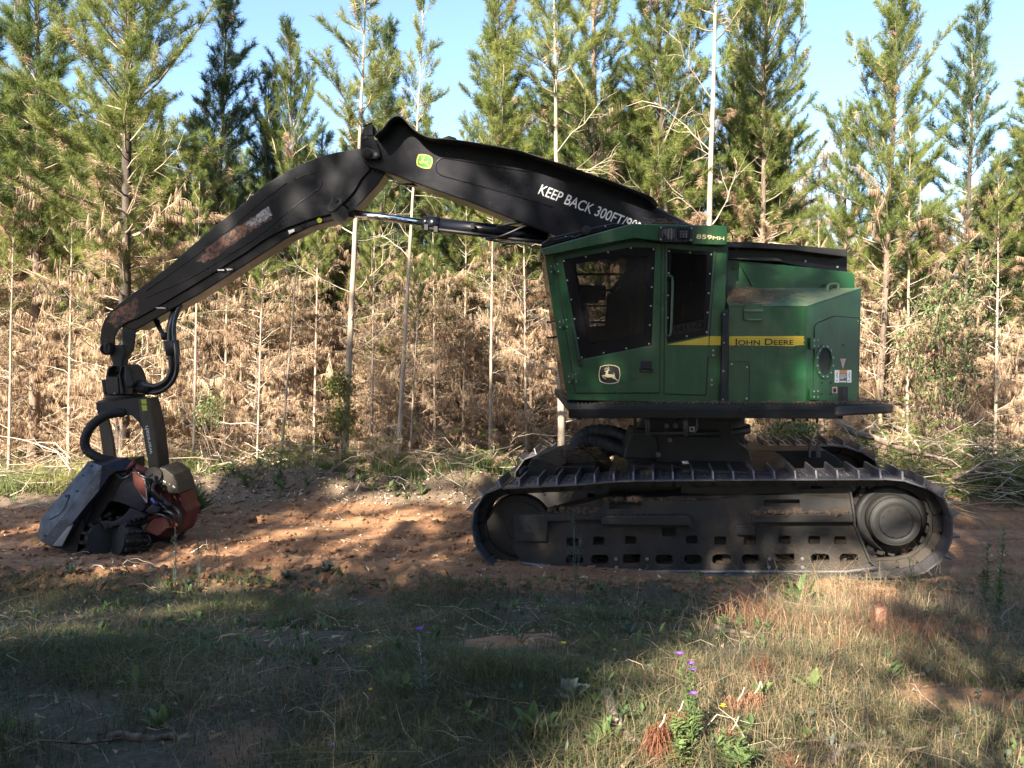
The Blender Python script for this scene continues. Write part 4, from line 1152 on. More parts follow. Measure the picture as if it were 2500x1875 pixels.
# black masked margins of the windows
plate('window_frame', 'z1', [(371, 403), (874, 311), (1057, 316), (1029, 1035), (506, 1141)], CY - .009, .003, FILM, D1, holes=[[(455, 440), (850, 372), (1000, 380), (975, 950), (560, 1030)]], bevel=0)
plate('window_frame', 'z1', [(1142, 321), (1486, 349), (1441, 959), (1142, 1019)], CY - .009, .003, FILM, D2, holes=[[(1172, 350), (1440, 372), (1405, 925), (1172, 960)]], bevel=0)
for x, y in ((382, 413), (544, 383), (708, 350), (876, 319), (1042, 327), (1035, 467), (1029, 606), (1021, 745), (1015, 885), (1009, 1023), (841, 1057), (675, 1090), (513, 1124), (487, 982), (460, 840), (436, 697), (407, 556)):
    bolt('z1', x, y, CY - .010, D1)
for x, y in ((1157, 341), (1311, 351), (1467, 366), (1457, 508), (1448, 651), (1440, 793), (1433, 937), (1287, 967), (1145, 967), (1146, 831), (1150, 667), (1153, 503)):
    bolt('z1', x, y, CY - .010, D2)
# number plate behind the glass
NP = plate('number_plate', 'z1', [(1178, 893), (1408, 845), (1425, 922), (1180, 972)], CY + .012, .004, PAPER, D2, bevel=0)
text('number_lettering', '56411-D', 'z1', (1165, 955), (1412, 903), 50, CY + .010, INK, NP, bold=0.0)
# grab handle, hinges, latch
def handle(pts, r, Y, mat, parent, out=.05):
    P = [ZW('z1', x, y, Y - (0 if i in (0, len(pts) - 1) else out)) for i, (x, y) in enumerate(pts)]
    return MB().tube(smoothpts(P, 5), r, 8).build('grab_handle', mat, parent)
handle([(1150, 545), (1160, 522), (1182, 560), (1178, 750), (1170, 940), (1150, 968), (1146, 975)], .014, CY - .012, GREEN, D2)
handle([(440, 900), (448, 960), (470, 1050), (490, 1150), (494, 1180)], .009, CY - .012, BLACKM, D1, .035)
plate('handle_bracket', 'z1', [(484, 1135), (512, 1140), (514, 1186), (490, 1186)], CY - .05, .04, BLACKM, D1)
def hinge(x, y, w=44, h=82, dx=34):
    hg = plate('hinge', 'z1', [(x - dx, y - h * .45), (x - dx + w * .7, y - h * .48), (x - dx + w * .7, y + h * .48), (x - dx, y + h * .45)], CY - .008, .012, GREEN, CAB, bevel=.003)
    plate('hinge_leaf', 'z1', [(x + 2, y - h * .52), (x + 38, y - h * .5), (x + 38, y + h * .42), (x + 2, y + h * .45)], CY - .022, .014, GREEN, hg, bevel=.003)
    MB().cyl(ZW('z1', x - 2, y - 40, CY - .02), ZW('z1', x + 4, y + 34, CY - .02), .010, n=8).build('hinge_pin', GREEN, hg)
    for bx, by in ((-28, -20), (-26, 22), (20, -34), (26, 18)): bolt('z1', x + bx, y + by, CY - .012 - (.012 if bx > 0 else 0), hg, .008)
hinge(315, 472); hinge(380, 880); hinge(447, 1283)
for y in (1090, 1308):
    hg = plate('hinge', 'z1', [(1440, y - 36), (1500, y - 38), (1497, y + 36), (1436, y + 36)], CY - .014, .012, GREEN, D2, bevel=.003)
    for dy in (-18, 18): bolt('z1', 1482 - (y - 1090) * .05, y + dy, CY - .014, hg, .010)
LT = plate('door_latch', 'z1', [(950, 1150), (1032, 1150), (1032, 1218), (950, 1215)], CY - .022, .012, BLACKM, D1, bevel=.003)
plate('latch_pull', 'z1', [(945, 1198), (1035, 1200), (1038, 1238), (942, 1236)], CY - .035, .02, BLACKM, LT, holes=[[(958, 1205), (1022, 1207), (1022, 1226), (958, 1224)]], bevel=.003)
# roof
ROOF = plate('roof', 'z1', [(215, 322), (880, 138), (1587, 154), (1583, 298), (1325, 290), (1325, 272), (1090, 268), (900, 246), (238, 374)], CY - .11, .16, GREEN, CAB, bevel=.01)
cr = MB(); pts = [(215, 322), (880, 138), (1587, 154)]
a = [ZW('z1', x, y, CY - .11) + Vector((0, .16, 0)) for x, y in pts]; b = [p + Vector((0, .95, .02)) for p in a]; c2 = [p - Vector((0, 0, .06)) for p in a]; d2 = [p - Vector((0, 0, .06)) for p in b]
cr.add(a + b + c2 + d2, [(0, 1, 4, 3), (1, 2, 5, 4), (6, 9, 10, 7), (7, 10, 11, 8), (0, 3, 9, 6), (2, 8, 11, 5), (3, 4, 10, 9), (4, 5, 11, 10), (0, 6, 7, 1), (1, 7, 8, 2)])
cr.build('roof_skin', GREEN, ROOF)
RH = plate('roof_hatch', 'z1', [(213, 320), (217, 284), (282, 240), (740, 134), (850, 142)], CY + .05, .8, BLACK, ROOF, bevel=.01)
plate('hatch_rib', 'z1', [(270, 243), (286, 238), (318, 285), (306, 290)], CY + .035, .02, BLACK, RH)
for x, y in ((395, 235), (687, 158)): bolt('z1', x, y, CY + .045, RH, .009)
MB().cyl(ZW('z1', 548, 190, CY - .02), ZW('z1', 548, 190, CY + .06), .045, .05, 20).cyl(ZW('z1', 548, 190, CY - .035), ZW('z1', 548, 190, CY - .02), .03, .035, 16).build('camera_lamp', BLACKM, RH)
hose('cable', [ZW('z1', 520, 215, CY), ZW('z1', 470, 235, CY - .03), ZW('z1', 450, 240, CY - .05), ZW('z1', 430, 232, CY), ZW('z1', 300, 262, CY + .02)], .006, HOSE, RH, 6)
plate('seam', 'z1', [(878, 140), (884, 140), (903, 247), (898, 246)], CY - .113, .01, GREEN, ROOF, bevel=0)
text('model_lettering', '859mh', 'z1', (1357, 248), (1562, 260), 31, CY - .113, CREAM, ROOF, small=(3, 4), bold=.012)
LG = plate('lamp_guard', 'z1', rrect(1209, 216, 238, 112, 10), CY - .16, .03, BLACKM, ROOF, holes=[rrect(1152, 212, 92, 82, 20), rrect(1263, 214, 92, 82, 20)], bevel=.004)
for k, cx in enumerate((1152, 1263)):
    lamp = plate('work_lamp', 'z1', rrect(cx, 212, 84, 76, 12), CY - .135, .06, BLACKM, ROOF, bevel=.008)
    if k == 0: MB().cyl(ZW('z1', cx, 214, CY - .142), ZW('z1', cx, 214, CY - .13), .075, n=24).build('lens', LENS, lamp)
    else:
        for i in range(3):
            for j in range(3):
                plate('lens', 'z1', rrect(cx - 18 + i * 19, 196 + j * 19, 15, 15, 4), CY - .142, .01, LENS, lamp, bevel=0)
for x in (1118, 1140, 1163, 1186, 1230, 1252, 1275, 1298):
    MB().cyl(ZW('z1', x, 165, CY - .165), ZW('z1', x - 1, 262, CY - .165), .0055, n=6).build('guard_wire', BLACKM, LG)
for x, y in ((1098, 168), (1322, 172), (1095, 255), (1318, 260)): bolt('z1', x, y, CY - .16, LG, .009)
# stripe, logo
flat('yellow_stripe', [[ZW('z1', x, y, CY - .013) for x, y in ((1140, 1030), (1448, 968), (1448, 1034))]], YELLOW, D2)
flat('yellow_stripe', [[ZW('z1', x, y, CY) for x, y in ((1453, 968), (1538, 968), (1538, 1034), (1451, 1034))]], YELLOW, CAB)
for y in (984, 998, 1011, 1023):
    xa = 1448 - (y - 968) / 62 * -0 ; x0 = 1140 + (1030 - y) / 62 * 308 + 8
    flat('pinstripe', [[ZW('z1', x, yy, CY - .0155) for x, yy in ((x0, y), (1447, y - 1), (1447, y + 1), (x0, y + 2))]], paint('stripe_line', (0.30, 0.22, 0.02), .5, .1) if y == 984 else bpy.data.materials['stripe_line'], D2, ext=.001)
MB().cyl(ZW('z1', 1150, 1022, CY - .016), ZW('z1', 1447, 962, CY - .016), .006, n=6).build('window_trim', GREEN, D2)
logo(D1, lambda x, y: ZW('d2', x, y, CY - .0125), INK, CREAM)
# black seal strip between the cab and the hood
SEAL = plate('corner_post', 'z1', [(1556, 800), (1594, 760), (1590, 1475), (1540, 1475)], 8.70, .2, BLACKM, HV, bevel=.006)
for x, y in ((1564, 807), (1561, 1016), (1556, 1225), (1552, 1434)): bolt('z1', x, y, 8.70, SEAL, .009)
MB().cyl(ZW('z1', 1572, 300, 8.9), ZW('z1', 1560, 800, 8.9), .03, n=8).build('cab_mount', BLACKM, HV)
hose('cable', [ZW('z1', 1590, 190, 8.9), ZW('z1', 1618, 215, 8.9), ZW('z1', 1628, 260, 8.95)], .006, HOSE, HV, 6)
MB().tube([ZW('z1', 1592, 250, 8.95), ZW('z1', 1664, 340, 8.95)], .003, 5).build('antenna_wire', HOSE, HV)

# ---- engine hood
HY = 8.74; HC = 9.15
def zrow(x, y, Y): return ZW('z2', x, y, Y)
v = [('z2', 238, 750, HY), ('z2', 818, 750, HY), ('z2', 806, 1500, HY), ('z2', 232, 1486, HY),            # 0-3 near face
     ('z2', 1215, 617, HC), ('z2', 1195, 1478, HC),                                                        # 4,5 chamfer far edge
     ('z2', 195, 617, HC), ('z2', 195, 1470, HC)]                                                          # 6,7 back
V = [ZW(*q) for q in v]
back = [Vector((V[4].x, 11.2, V[4].z)), Vector((V[5].x, 11.2, V[5].z)), Vector((V[6].x, 11.2, V[6].z)), Vector((V[7].x, 11.2, V[7].z))]
V += back
HOOD = MB().add(V, [(0, 3, 2, 1), (1, 2, 5, 4), (0, 1, 4, 6), (4, 5, 9, 8), (6, 4, 8, 10), (0, 6, 7, 3), (6, 10, 11, 7), (8, 9, 11, 10), (2, 3, 7, 5), (5, 7, 11, 9)]).build('engine_hood', GREEN, HV, .006)
# dusty lid sheet 3 mm proud of the slope
lid = [Vector(p) for p in (V[0], V[1], V[4], V[6])]
nl = (lid[1] - lid[0]).cross(lid[3] - lid[0]).normalized(); nl = nl if nl.z > 0 else -nl
LID = MB().prism([[p + nl * .004 for p in lid]], nl * .004).build('hood_lid', GREEN_TOP, HOOD)
hp = [ZW('z2', 968, 658, 9.05), ZW('z2', 968, 605, 9.06), ZW('z2', 985, 588, 9.08), ZW('z2', 1025, 582, 9.10), ZW('z2', 1044, 595, 9.11), ZW('z2', 1042, 632, 9.11)]
MB().tube(smoothpts(hp, 4), .016, 8).build('lid_handle', GREEN_TOP, LID)
LC = plate('hood_latch', 'z2', rrect(422, 808, 140, 90, 8), HY - .03, .03, GREEN, HOOD, bevel=.004)
plate('latch_lip', 'z2', [(355, 772), (490, 772), (490, 786), (355, 786)], HY - .05, .03, GREEN_TOP, LC)
plate('latch_flap', 'z2', [(360, 722), (485, 730), (488, 772), (358, 772)], HY - .02, .02, GREEN, LC)
plate('latch_lip', 'z2', [(370, 840), (485, 842), (482, 853), (370, 851)], HY - .045, .03, GREEN_TOP, LC)
plate('panel_gap', 'z2', [(233, 1155), (366, 1152), (388, 1162), (396, 1184), (389, 1484), (232, 1484)], HY - .002, .003, BLACKM, HOOD, bevel=0)
PN = plate('access_panel', 'z2', [(236, 1160), (365, 1157), (383, 1165), (390, 1185), (383, 1480), (234, 1480)], HY - .006, .01, GREEN, HOOD, bevel=.003)
for x, y in ((260, 1172), (373, 1196), (370, 1427)): bolt('z2', x, y, HY - .006, PN, .010)
# stripe with name
st = [(240, 968), (795, 967), (790, 985), (798, 1000), (786, 1010), (796, 1032), (725, 1036), (718, 1042), (470, 1036), (240, 1034)]
SP = flat('yellow_stripe', [[zrow(x, y, HY) for x, y in st]], YELLOW, HOOD)
for y in (984, 998, 1011, 1023):
    flat('pinstripe', [[zrow(x, yy, HY - .0025) for x, yy in ((242, y), (786, y - 1), (786, y + 1), (242, y + 2))]], bpy.data.materials['stripe_line'], SP, ext=.0008)
text('name_lettering', 'John Deere', 'z2', (276, 1033), (716, 1031), 46, HY - .004, INK, SP, small=(1, 2, 3, 6, 7, 8, 9), bold=.012)
# chamfer panel: helpers on its own plane
cn = (V[2] - V[1]).cross(V[4] - V[1]).normalized(); cn = cn if cn.y < 0 else -cn
CP = V[1]
def CWP(x, y, o=0.0):
    p = ZP('z2', x, y); return WP(p[0], p[1], CP + cn * o, cn)
def cplate(name, pts, o, thick, mat, parent, holes=(), bevel=.003):
    return MB().prism([[CWP(x, y, o) for x, y in pts]] + [[CWP(x, y, o) for x, y in h] for h in holes], -cn * thick).build(name, mat, parent, bevel)
cplate('panel_gap', [(865, 1446), (870, 898), (886, 870), (1018, 816), (1204, 832), (1194, 1458)], .004, .004, BLACKM, HOOD, bevel=0)
RD = cplate('rear_door', [(870, 1440), (875, 900), (890, 875), (1020, 822), (1200, 838), (1190, 1452)], .012, .008, GREEN, HOOD, holes=[ell(950, 1155, 48, 100)])
RG = cplate('vent_ring', ell(948, 1155, 68, 128, 32), .022, .02, GREEN, RD, holes=[ell(950, 1155, 50, 100, 24)])
MESH = paint('vent_mesh', (0.012, 0.02, 0.016), .7, .2)
cplate('vent_screen', ell(951, 1155, 50, 101, 24), .010, .004, MESH, RD, bevel=0)
for k in range(12):
    a = 2 * math.pi * (k + .5) / 12
    q = CWP(950 + 60 * math.cos(a), 1155 + 115 * math.sin(a), .023)
    o = bpy.data.objects.new('bolt', bolt_mesh(.010)); COL.objects.link(o); o.location = q; o.rotation_euler = (0, 0, math.atan2(cn.x, -cn.y)); setparent(o, RG)
for y in (1020, 1395):
    hg = cplate('hinge', [(845, y - 42), (890, y - 40), (890, y + 42), (845, y + 42)], .03, .02, GREEN, RD)
    for dx, dy in ((22, -20), (22, 20), (50, -22), (50, 22)):
        o = bpy.data.objects.new('bolt', bolt_mesh(.010)); COL.objects.link(o); o.location = CWP(845 + dx, y + dy, .032 if dx < 40 else .014); o.rotation_euler = (0, 0, math.atan2(cn.x, -cn.y)); setparent(o, hg)
for x, y in ((1083, 1033), (925, 1310), (990, 1310), (990, 1392), (922, 1392), (1190, 858)):
    o = bpy.data.objects.new('bolt', bolt_mesh(.009, BLACKM if x != 1190 else BOLT)); COL.objects.link(o); o.location = CWP(x, y, .014); o.rotation_euler = (0, 0, math.atan2(cn.x, -cn.y)); setparent(o, RD)
cplate('warning_triangle', [(1060, 1133), (1103, 1133), (1080, 1208)], .014, .002, PINK, RD, bevel=0)
ST = cplate('warning_label', [(1020, 1217), (1142, 1217), (1142, 1309), (1020, 1309)], .014, .002, PAPER, RD, bevel=0)
cplate('label_head', [(1054, 1217), (1110, 1217), (1110, 1240), (1054, 1240)], .0155, .001, LABELO, ST, bevel=0)
GREYL = paint('grey_print', (0.10, 0.10, 0.10), .5, .1)
cplate('label_text_block', [(1054, 1241), (1110, 1241), (1110, 1308), (1054, 1308)], .0155, .001, GREYL, ST, bevel=0)
for k, (yy, w) in enumerate(((1250, 44), (1259, 48), (1268, 46), (1277, 26), (1297, 46))):
    cplate('label_line', [(1058, yy), (1058 + w, yy), (1058 + w, yy + (4 if k < 4 else 9)), (1058, yy + (4 if k < 4 else 9))], .0165, .0006, PAPER, ST, bevel=0)
for x0 in (1028, 1118):
    cplate('pictogram', [(x0 + 6, 1228), (x0 + 14, 1240), (x0 + 9, 1256), (x0 + 15, 1275), (x0 + 10, 1276), (x0 + 3, 1256), (x0 + 8, 1240)], .0155, .001, GREYL, ST, bevel=0)
    cplate('pictogram', [(x0 + 1, 1292), (x0 + 14, 1290), (x0 + 14, 1296), (x0 + 1, 1298)], .0155, .001, GREYL, ST, bevel=0)
KH = cplate('key_slot', rrect(1021, 1364, 34, 46, 3), .016, .004, PINK, RD, bevel=0)
cplate('key_hole', ell(1020, 1366, 12, 17, 12), .018, .003, INK, KH, bevel=0)
RC = cplate('recessed_latch', [(1048, 1338), (1118, 1338), (1118, 1450), (1048, 1450)], .016, .01, CAST, RD, holes=[[(1062, 1350), (1112, 1350), (1112, 1438), (1062, 1438)]])
cplate('latch_pull', [(1062, 1350), (1112, 1350), (1112, 1438), (1062, 1438)], .0145, .004, BLACKM, RC, bevel=0)
cplate('latch_pull', [(1084, 1350), (1094, 1350), (1096, 1425), (1084, 1430)], .019, .005, CAST, RC)
# upper hood box and black cowl
UB = plate('upper_hood', 'z2', [(190, 395), (235, 398), (1110, 492), (1168, 508), (1168, 640), (190, 640)], 9.17, 1.9, GREEN, HV, bevel=.01)
plate('stiffener', 'z2', [(315, 425), (345, 428), (400, 560), (412, 600), (398, 575)], 9.15, .02, GREEN, UB)
MB().cyl(ZW('z2', 287, 458, 9.165), ZW('z2', 287, 458, 9.15), .028, n=16).build('cap', GREEN, UB)
CW = plate('cowl', 'z2', [(190, 390), (190, 330), (300, 322), (620, 332), (1112, 380), (1112, 500), (880, 478), (600, 420), (400, 392)], 9.26, 1.7, BLACK, HV, bevel=.008)
plate('cowl_lid', 'z2', [(190, 310), (190, 270), (240, 270), (450, 276), (700, 293), (900, 312), (1115, 329), (1110, 384), (1060, 378), (700, 332), (400, 318)], 9.10, 1.9, RUBBER, CW, bevel=.008)
plate('cowl_ledge', 'z2', [(230, 398), (240, 388), (600, 392), (640, 415), (480, 412)], 9.12, .2, CAST, CW, bevel=.004)
for x, y in ((802, 415), (1038, 458)): bolt('z2', x, y, 9.26, CW, .013)
MB().box(Vector((W(1950, 700, 9.6).x, 10.9, 2.9)), (1.2, .7, .9)).build('radiator_housing', BLACKM, HV, .03)

# ---- boom
BY = 9.88; BT = .46
pk = lambda pts: [(x, y) for x, y in pts]
up = [(923, 340), (937, 322), (951, 300), (970, 291), (985, 297), (1003, 315), (1023, 332), (1053, 344), (1097, 347), (1170, 358), (1258, 373), (1349, 402), (1441, 434), (1514, 458), (1582, 486), (1602, 506), (1685, 549)]
lo = [(1500, 640), (1335, 567), (1258, 538), (1141, 491), (1023, 450), (941, 420), (903, 409), (888, 394), (880, 379), (881, 362), (890, 340)]
BOOM = plate('boom', 's', up + lo, BY, BT, BLACK, HV, bevel=.012)
# rubber mat draped over the boom, its near edge overhanging towards the camera
mt = [(915, 333), (923, 326), (935, 316), (950, 296), (960, 287), (970, 284), (980, 287), (990, 296), (1003, 310), (1023, 326), (1053, 338), (1097, 341), (1170, 352), (1258, 367), (1349, 395), (1441, 427), (1514, 451), (1582, 478), (1597, 489), (1607, 504)]
P = smoothpts([W(x, y, BY - .25) for x, y in mt], 3)
mm = MB(); n = len(P)
vs = []
for p in P: vs += [p, p + Vector((0, .25, .015)), p + Vector((0, .25 + BT, .015)), p + Vector((0, .5 + BT, 0))]
mm.add(vs, [(4 * i + j, 4 * i + j + 1, 4 * i + j + 5, 4 * i + j + 4) for i in range(n - 1) for j in range(3)], True)
MAT_ = mm.build('rubber_mat', RUBBER, BOOM); s_ = MAT_.modifiers.new('solid', 'SOLIDIFY'); s_.thickness = .012; s_.offset = 1
plate('mat_flap', 's', [(1060, 343), (1096, 331), (1112, 336), (1125, 352)], BY - .1, .3, RUBBER, BOOM)
plate('pad_bracket', 'z8', [(1100, 790), (1480, 842), (1560, 860), (1200, 860)], 9.95, .3, BLACKM, BOOM)
plate('boom_rib', 'z8', [(1060, 700), (1215, 700), (1480, 840), (1300, 850)], BY + .03, .3, BLACKM, BOOM, bevel=.01)
# pressed recess outline on the side plate (weld lines)
rec = [ZW('z7', x, y, BY - .001) for x, y in ((2000, 575), (1600, 510), (1330, 465), (1285, 465), (1250, 490), (1238, 530), (1245, 570), (1275, 600), (1330, 620), (1500, 665), (1900, 775), (2210, 870))]
MB().tube(smoothpts(rec, 4), .0075, 6).build('weld_seam', BLACK, BOOM)
# ear plates and lug at the joint
EAR = plate('boom_ear', 'z7', [(612, 280), (720, 285), (745, 330), (772, 400), (778, 450), (760, 470), (700, 480), (650, 470), (618, 430), (612, 380)], BY - .045, .045, BLACK, BOOM, bevel=.006)
plate('pin_plate', 'z7', [(622, 420), (630, 390), (665, 373), (740, 400), (770, 420), (776, 445), (752, 466), (668, 468), (636, 455)], BY - .075, .03, CAST, EAR, bevel=.008)
MB().cyl(ZW('z7', 668, 422, BY - .075), ZW('z7', 668, 422, BY - .11), .055, .05, 24).cyl(ZW('z7', 668, 422, BY - .11), ZW('z7', 668, 422, BY - .125), .03, n=16).build('pivot_pin', CAST, EAR)
MB().cyl(ZW('z7', 740, 432, BY - .075), ZW('z7', 740, 432, BY - .095), .022, n=12).build('lock_bolt', BOLT, EAR)
for x, y in ((628, 300), (658, 292)): bolt('z7', x, y, BY - .047, EAR, .022, CAST)
LUG = plate('lamp_bracket', 'z7', [(612, 280), (640, 205), (715, 180), (765, 265), (722, 275)], BY + .02, .04, BLACK, BOOM, bevel=.006)
plate('lamp_bracket', 'z7', [(612, 280), (640, 205), (715, 180), (718, 275)], BY - .03, .05, BLACK, BOOM, bevel=.006)
poly3('bracket_top', [('z7', 640, 205, BY - .03), ('z7', 715, 180, BY - .03), ('z7', 715, 180, BY + .4), ('z7', 640, 205, BY + .4)], [(0, 1, 2, 3)], BLACK, BOOM, solid=.02)
logo(BOOM, lambda x, y: ZW('s', 1036.5 + (x - 1000) * .0325 + (y - 910) * -.004, 396 - 2 + (y - 910) * .0325 + (x - 1000) * .006, BY - .0005), DECALG, YELDIM)
text('warning_lettering', 'KEEP BACK 300FT/90M', 'z8', (214, 588), (1085, 921), 84, BY - .001, WHITE, BOOM, shear=0.12, bold=.008)

# ---- arm (stick)
A1 = [(880, 362), (820, 372), (782, 382), (729, 403), (700, 417), (640, 456), (580, 508), (520, 556), (468, 600), (405, 655), (335, 708), (292, 740), (267, 762), (253, 783), (246, 805), (244, 829), (246, 852), (253, 864), (263, 868), (272, 863), (279, 845),
      (280, 822), (289, 805), (306, 790), (335, 778), (369, 759), (441, 716), (520, 668), (600, 617), (650, 583), (700, 557), (759, 535), (797, 526), (822, 520), (838, 497), (847, 488), (865, 467), (882, 438), (903, 415), (896, 385)]
AY = 9.93
ARM = plate('arm', 's', A1, AY, .03, BLACK, HV, bevel=.008)
A2 = [(878, 366), (820, 376), (729, 407), (640, 460), (468, 604), (335, 712), (296, 748), (300, 800), (330, 806), (381, 778), (417, 757), (484, 720), (600, 646), (700, 582), (760, 553), (829, 534), (853, 523), (882, 494), (923, 450), (941, 423), (903, 400)]
plate('arm_box', 's', A2, AY + .03, .36, BLACK, ARM, bevel=.012)
A3 = [(296, 748), (340, 712), (417, 757), (381, 778), (350, 800), (330, 812), (328, 835), (324, 858), (314, 868), (304, 866), (300, 850), (298, 820)]
plate('fork_plate', 's', A3, AY + .36, .03, BLACKM, ARM, bevel=.006)
for pts in ([(0, 685), (240, 590), (285, 640), (290, 670), (270, 710), (0, 915)],):
    q = [ZW('z7', x, y, AY - .001) for x, y in ((60, 640), (190, 592), (240, 592), (280, 622), (292, 660), (270, 712), (180, 780), (0, 912))]
    q += [W(x, y, AY - .001) for x, y in ((640, 570), (560, 622), (470, 676), (355, 728))]
    MB().tube(smoothpts(q, 4), .006, 6).build('weld_seam', BLACK, ARM)
MB().tube([W(x, y, AY - .001) for x, y in ((700, 447), (640, 492), (560, 560), (470, 630), (358, 710))], .006, 6).build('weld_seam', BLACK, ARM)
def jag(pts, z, Y, n=5, amp=6, seed=1):
    r = random.Random(seed); out = []
    for i in range(len(pts)):
        a = pts[i]; b = pts[(i + 1) % len(pts)]
        for k in range(n):
            t = k / n
            out.append(ZW(z, a[0] + (b[0] - a[0]) * t + r.uniform(-amp, amp), a[1] + (b[1] - a[1]) * t + r.uniform(-amp, amp), Y))
    return out
flat('scraped_paint_patch', [jag([(250, 770), (300, 680), (400, 620), (520, 560), (560, 500), (560, 600), (580, 690), (480, 760), (370, 800), (340, 840), (310, 790)], 'z6', AY, 5, 9)], PRIMER, ARM, ext=.0015)
flat('worn_decal', [jag([(500, 605), (655, 505), (663, 532), (512, 636)], 's', AY, 14, 2.2, 3)], PRIMER, ARM, ext=.0015)
flat('peeling_decal', [jag([(598, 548), (655, 503), (664, 525), (618, 556)], 's', AY, 8, 1.2, 4)], PEEL, ARM, ext=.0022)
flat('scraped_paint_patch', [jag([(480, 636), (540, 590), (560, 600), (500, 640)], 's', AY, 6, 2.5, 8)], PRIMER, ARM, ext=.0012)
MB().tube([ZW('z6', 1000, 508, AY + .05), ZW('z6', 1150, 425, AY + .05), ZW('z6', 1420, 262, AY + .05), W(600, 628, AY + .05), W(640, 601, AY + .05)], .014, 8).build('hydraulic_pipe', SHOE, ARM)
MB().tube([ZW('z6', 900, 590, AY + .1), ZW('z6', 1150, 450, AY + .1), ZW('z6', 1420, 290, AY + .1), W(640, 612, AY + .1)], .018, 8).build('hydraulic_pipe', HOSE, ARM)
# tip pin
MB().cyl(ZW('z6', 250, 1045, AY), ZW('z6', 250, 1045, AY - .04), .075, .07, 28).build('pin_boss', BLACK, ARM)
plate('pin_retainer', 'z6', [(215, 1000), (235, 978), (262, 980), (285, 1020), (285, 1060), (265, 1090), (235, 1090), (215, 1060)], AY - .06, .02, CAST, ARM, bevel=.006)
for x, y in ((243, 1008), (240, 1050)): bolt('z6', x, y, AY - .06, ARM, .02, CAST)
# pin of the arm cylinder
CPN = plate('cylinder_pin_plate', 'z7', smooth=0, pts=[(332, 870), (345, 845), (380, 790), (400, 780), (430, 795), (462, 810), (462, 840), (400, 900), (370, 912), (340, 900)], Y=AY - .08, thick=.04, mat=CAST, parent=ARM, bevel=.01)
MB().cyl(ZW('z7', 402, 806, AY - .08), ZW('z7', 402, 806, AY - .105), .03, n=16).build('lock_bolt', CAST, CPN)
MB().cyl(ZW('z7', 440, 925, AY - .05), ZW('z7', 440, 925, AY + .3), .10, n=24).build('pin_boss', CAST, ARM)
for z, pts in (('z6', ((745, 622), (800, 620), (850, 628), (845, 640), (750, 634))), ('z6', ((1370, 240), (1440, 238), (1440, 252), (1375, 252))), ('z6', ((1460, 232), (1520, 230), (1525, 245), (1470, 250)))):
    plate('hose_clamp', z, list(pts), AY - .01, .02, BOLT, ARM, bevel=0)
MB().cyl(ZW('z7', 272, 980, AY - .01), ZW('z7', 272, 980, AY), .03, n=14).build('reflector', YELDIM, ARM)
for x, y in ((740, 1055), (163, 937)): pass
plate('hose_clamp', 'z7', [(10, 1065), (60, 1050), (66, 1070), (20, 1095)], AY - .005, .02, BOLT, ARM, bevel=0)
# ---- arm cylinder
c0 = ZW('z7', 470, 912, AY + .1); c1 = ZW('z7', 1130, 998, AY + .12); c2_ = ZW('z7', 1265, 1018, AY + .13); c3 = ZW('z7', 2160, 1122, AY + .2)
dcy = (c1 - c0).normalized()
CYL = MB().cyl(c2_, c3, .085, .09, 28).cyl(c1 + dcy * .06, c2_, .092, n=28).cyl(c1, c1 + dcy * .08, .072, n=24).build('arm_cylinder', BLACK, HV)
MB().cyl(c0 + dcy * .12, c1, .045, n=24).build('piston_rod', CHROME, CYL)
MB().cyl(c0 - dcy * .08, c0 + dcy * .14, .06, .045, 20).build('rod_eye', CAST, CYL)
MB().tube([ZW('z7', 1160, 1045, AY + .03), ZW('z7', 1500, 1085, AY + .03), ZW('z7', 1900, 1135, AY + .05), ZW('z7', 2150, 1160, AY + .05)], .018, 8).build('hydraulic_pipe', BLACKM, CYL)
for x, y in ((1160, 1040), (1240, 1055), (1545, 1030)):
    MB().box(ZW('z7', x, y, AY + .02), (.05, .05, .07)).build('pipe_clamp', BLACKM, CYL, .005)
hose('hose', [ZW('z7', 1650, 1130, AY), ZW('z7', 1750, 1120, AY), ZW('z7', 1850, 1085, AY), ZW('z7', 1950, 1040, AY), ZW('z7', 2060, 1000, AY)], .017, HOSE, CYL, 8)
hose('hose', [ZW('z7', 1660, 1138, AY - .05), ZW('z7', 1800, 1160, AY - .05), ZW('z7', 1980, 1175, AY - .05), ZW('z7', 2040, 1205, AY - .1), ZW('z7', 2130, 1222, AY - .3)], .013, HOSE, CYL, 8)
MB().tube([ZW('z7', 1740, 1035, AY), ZW('z7', 1840, 1008, AY), ZW('z7', 1990, 985, AY)], .022, 6).build('brace', BLACKM, CYL)
plate('linkage_plate', 'z7', [(1640, 1010), (1900, 1050), (2140, 1085), (2200, 1150), (2110, 1170), (1700, 1110)], AY + .25, .1, BLACKM, CYL)
hose('hose', [ZW('z7', 860, 620, BY + .1), ZW('z7', 900, 655, BY + .05), ZW('z7', 960, 680, BY + .05), ZW('z7', 1010, 678, BY + .1), ZW('z7', 1100, 690, BY + .2)], .012, HOSE, BOOM, 6)
hose('hose', [ZW('z7', 720, 560, BY + .15), ZW('z7', 690, 640, BY + .15), ZW('z7', 600, 700, BY + .15), ZW('z7', 560, 760, BY + .2)], .025, HOSE, BOOM, 8)

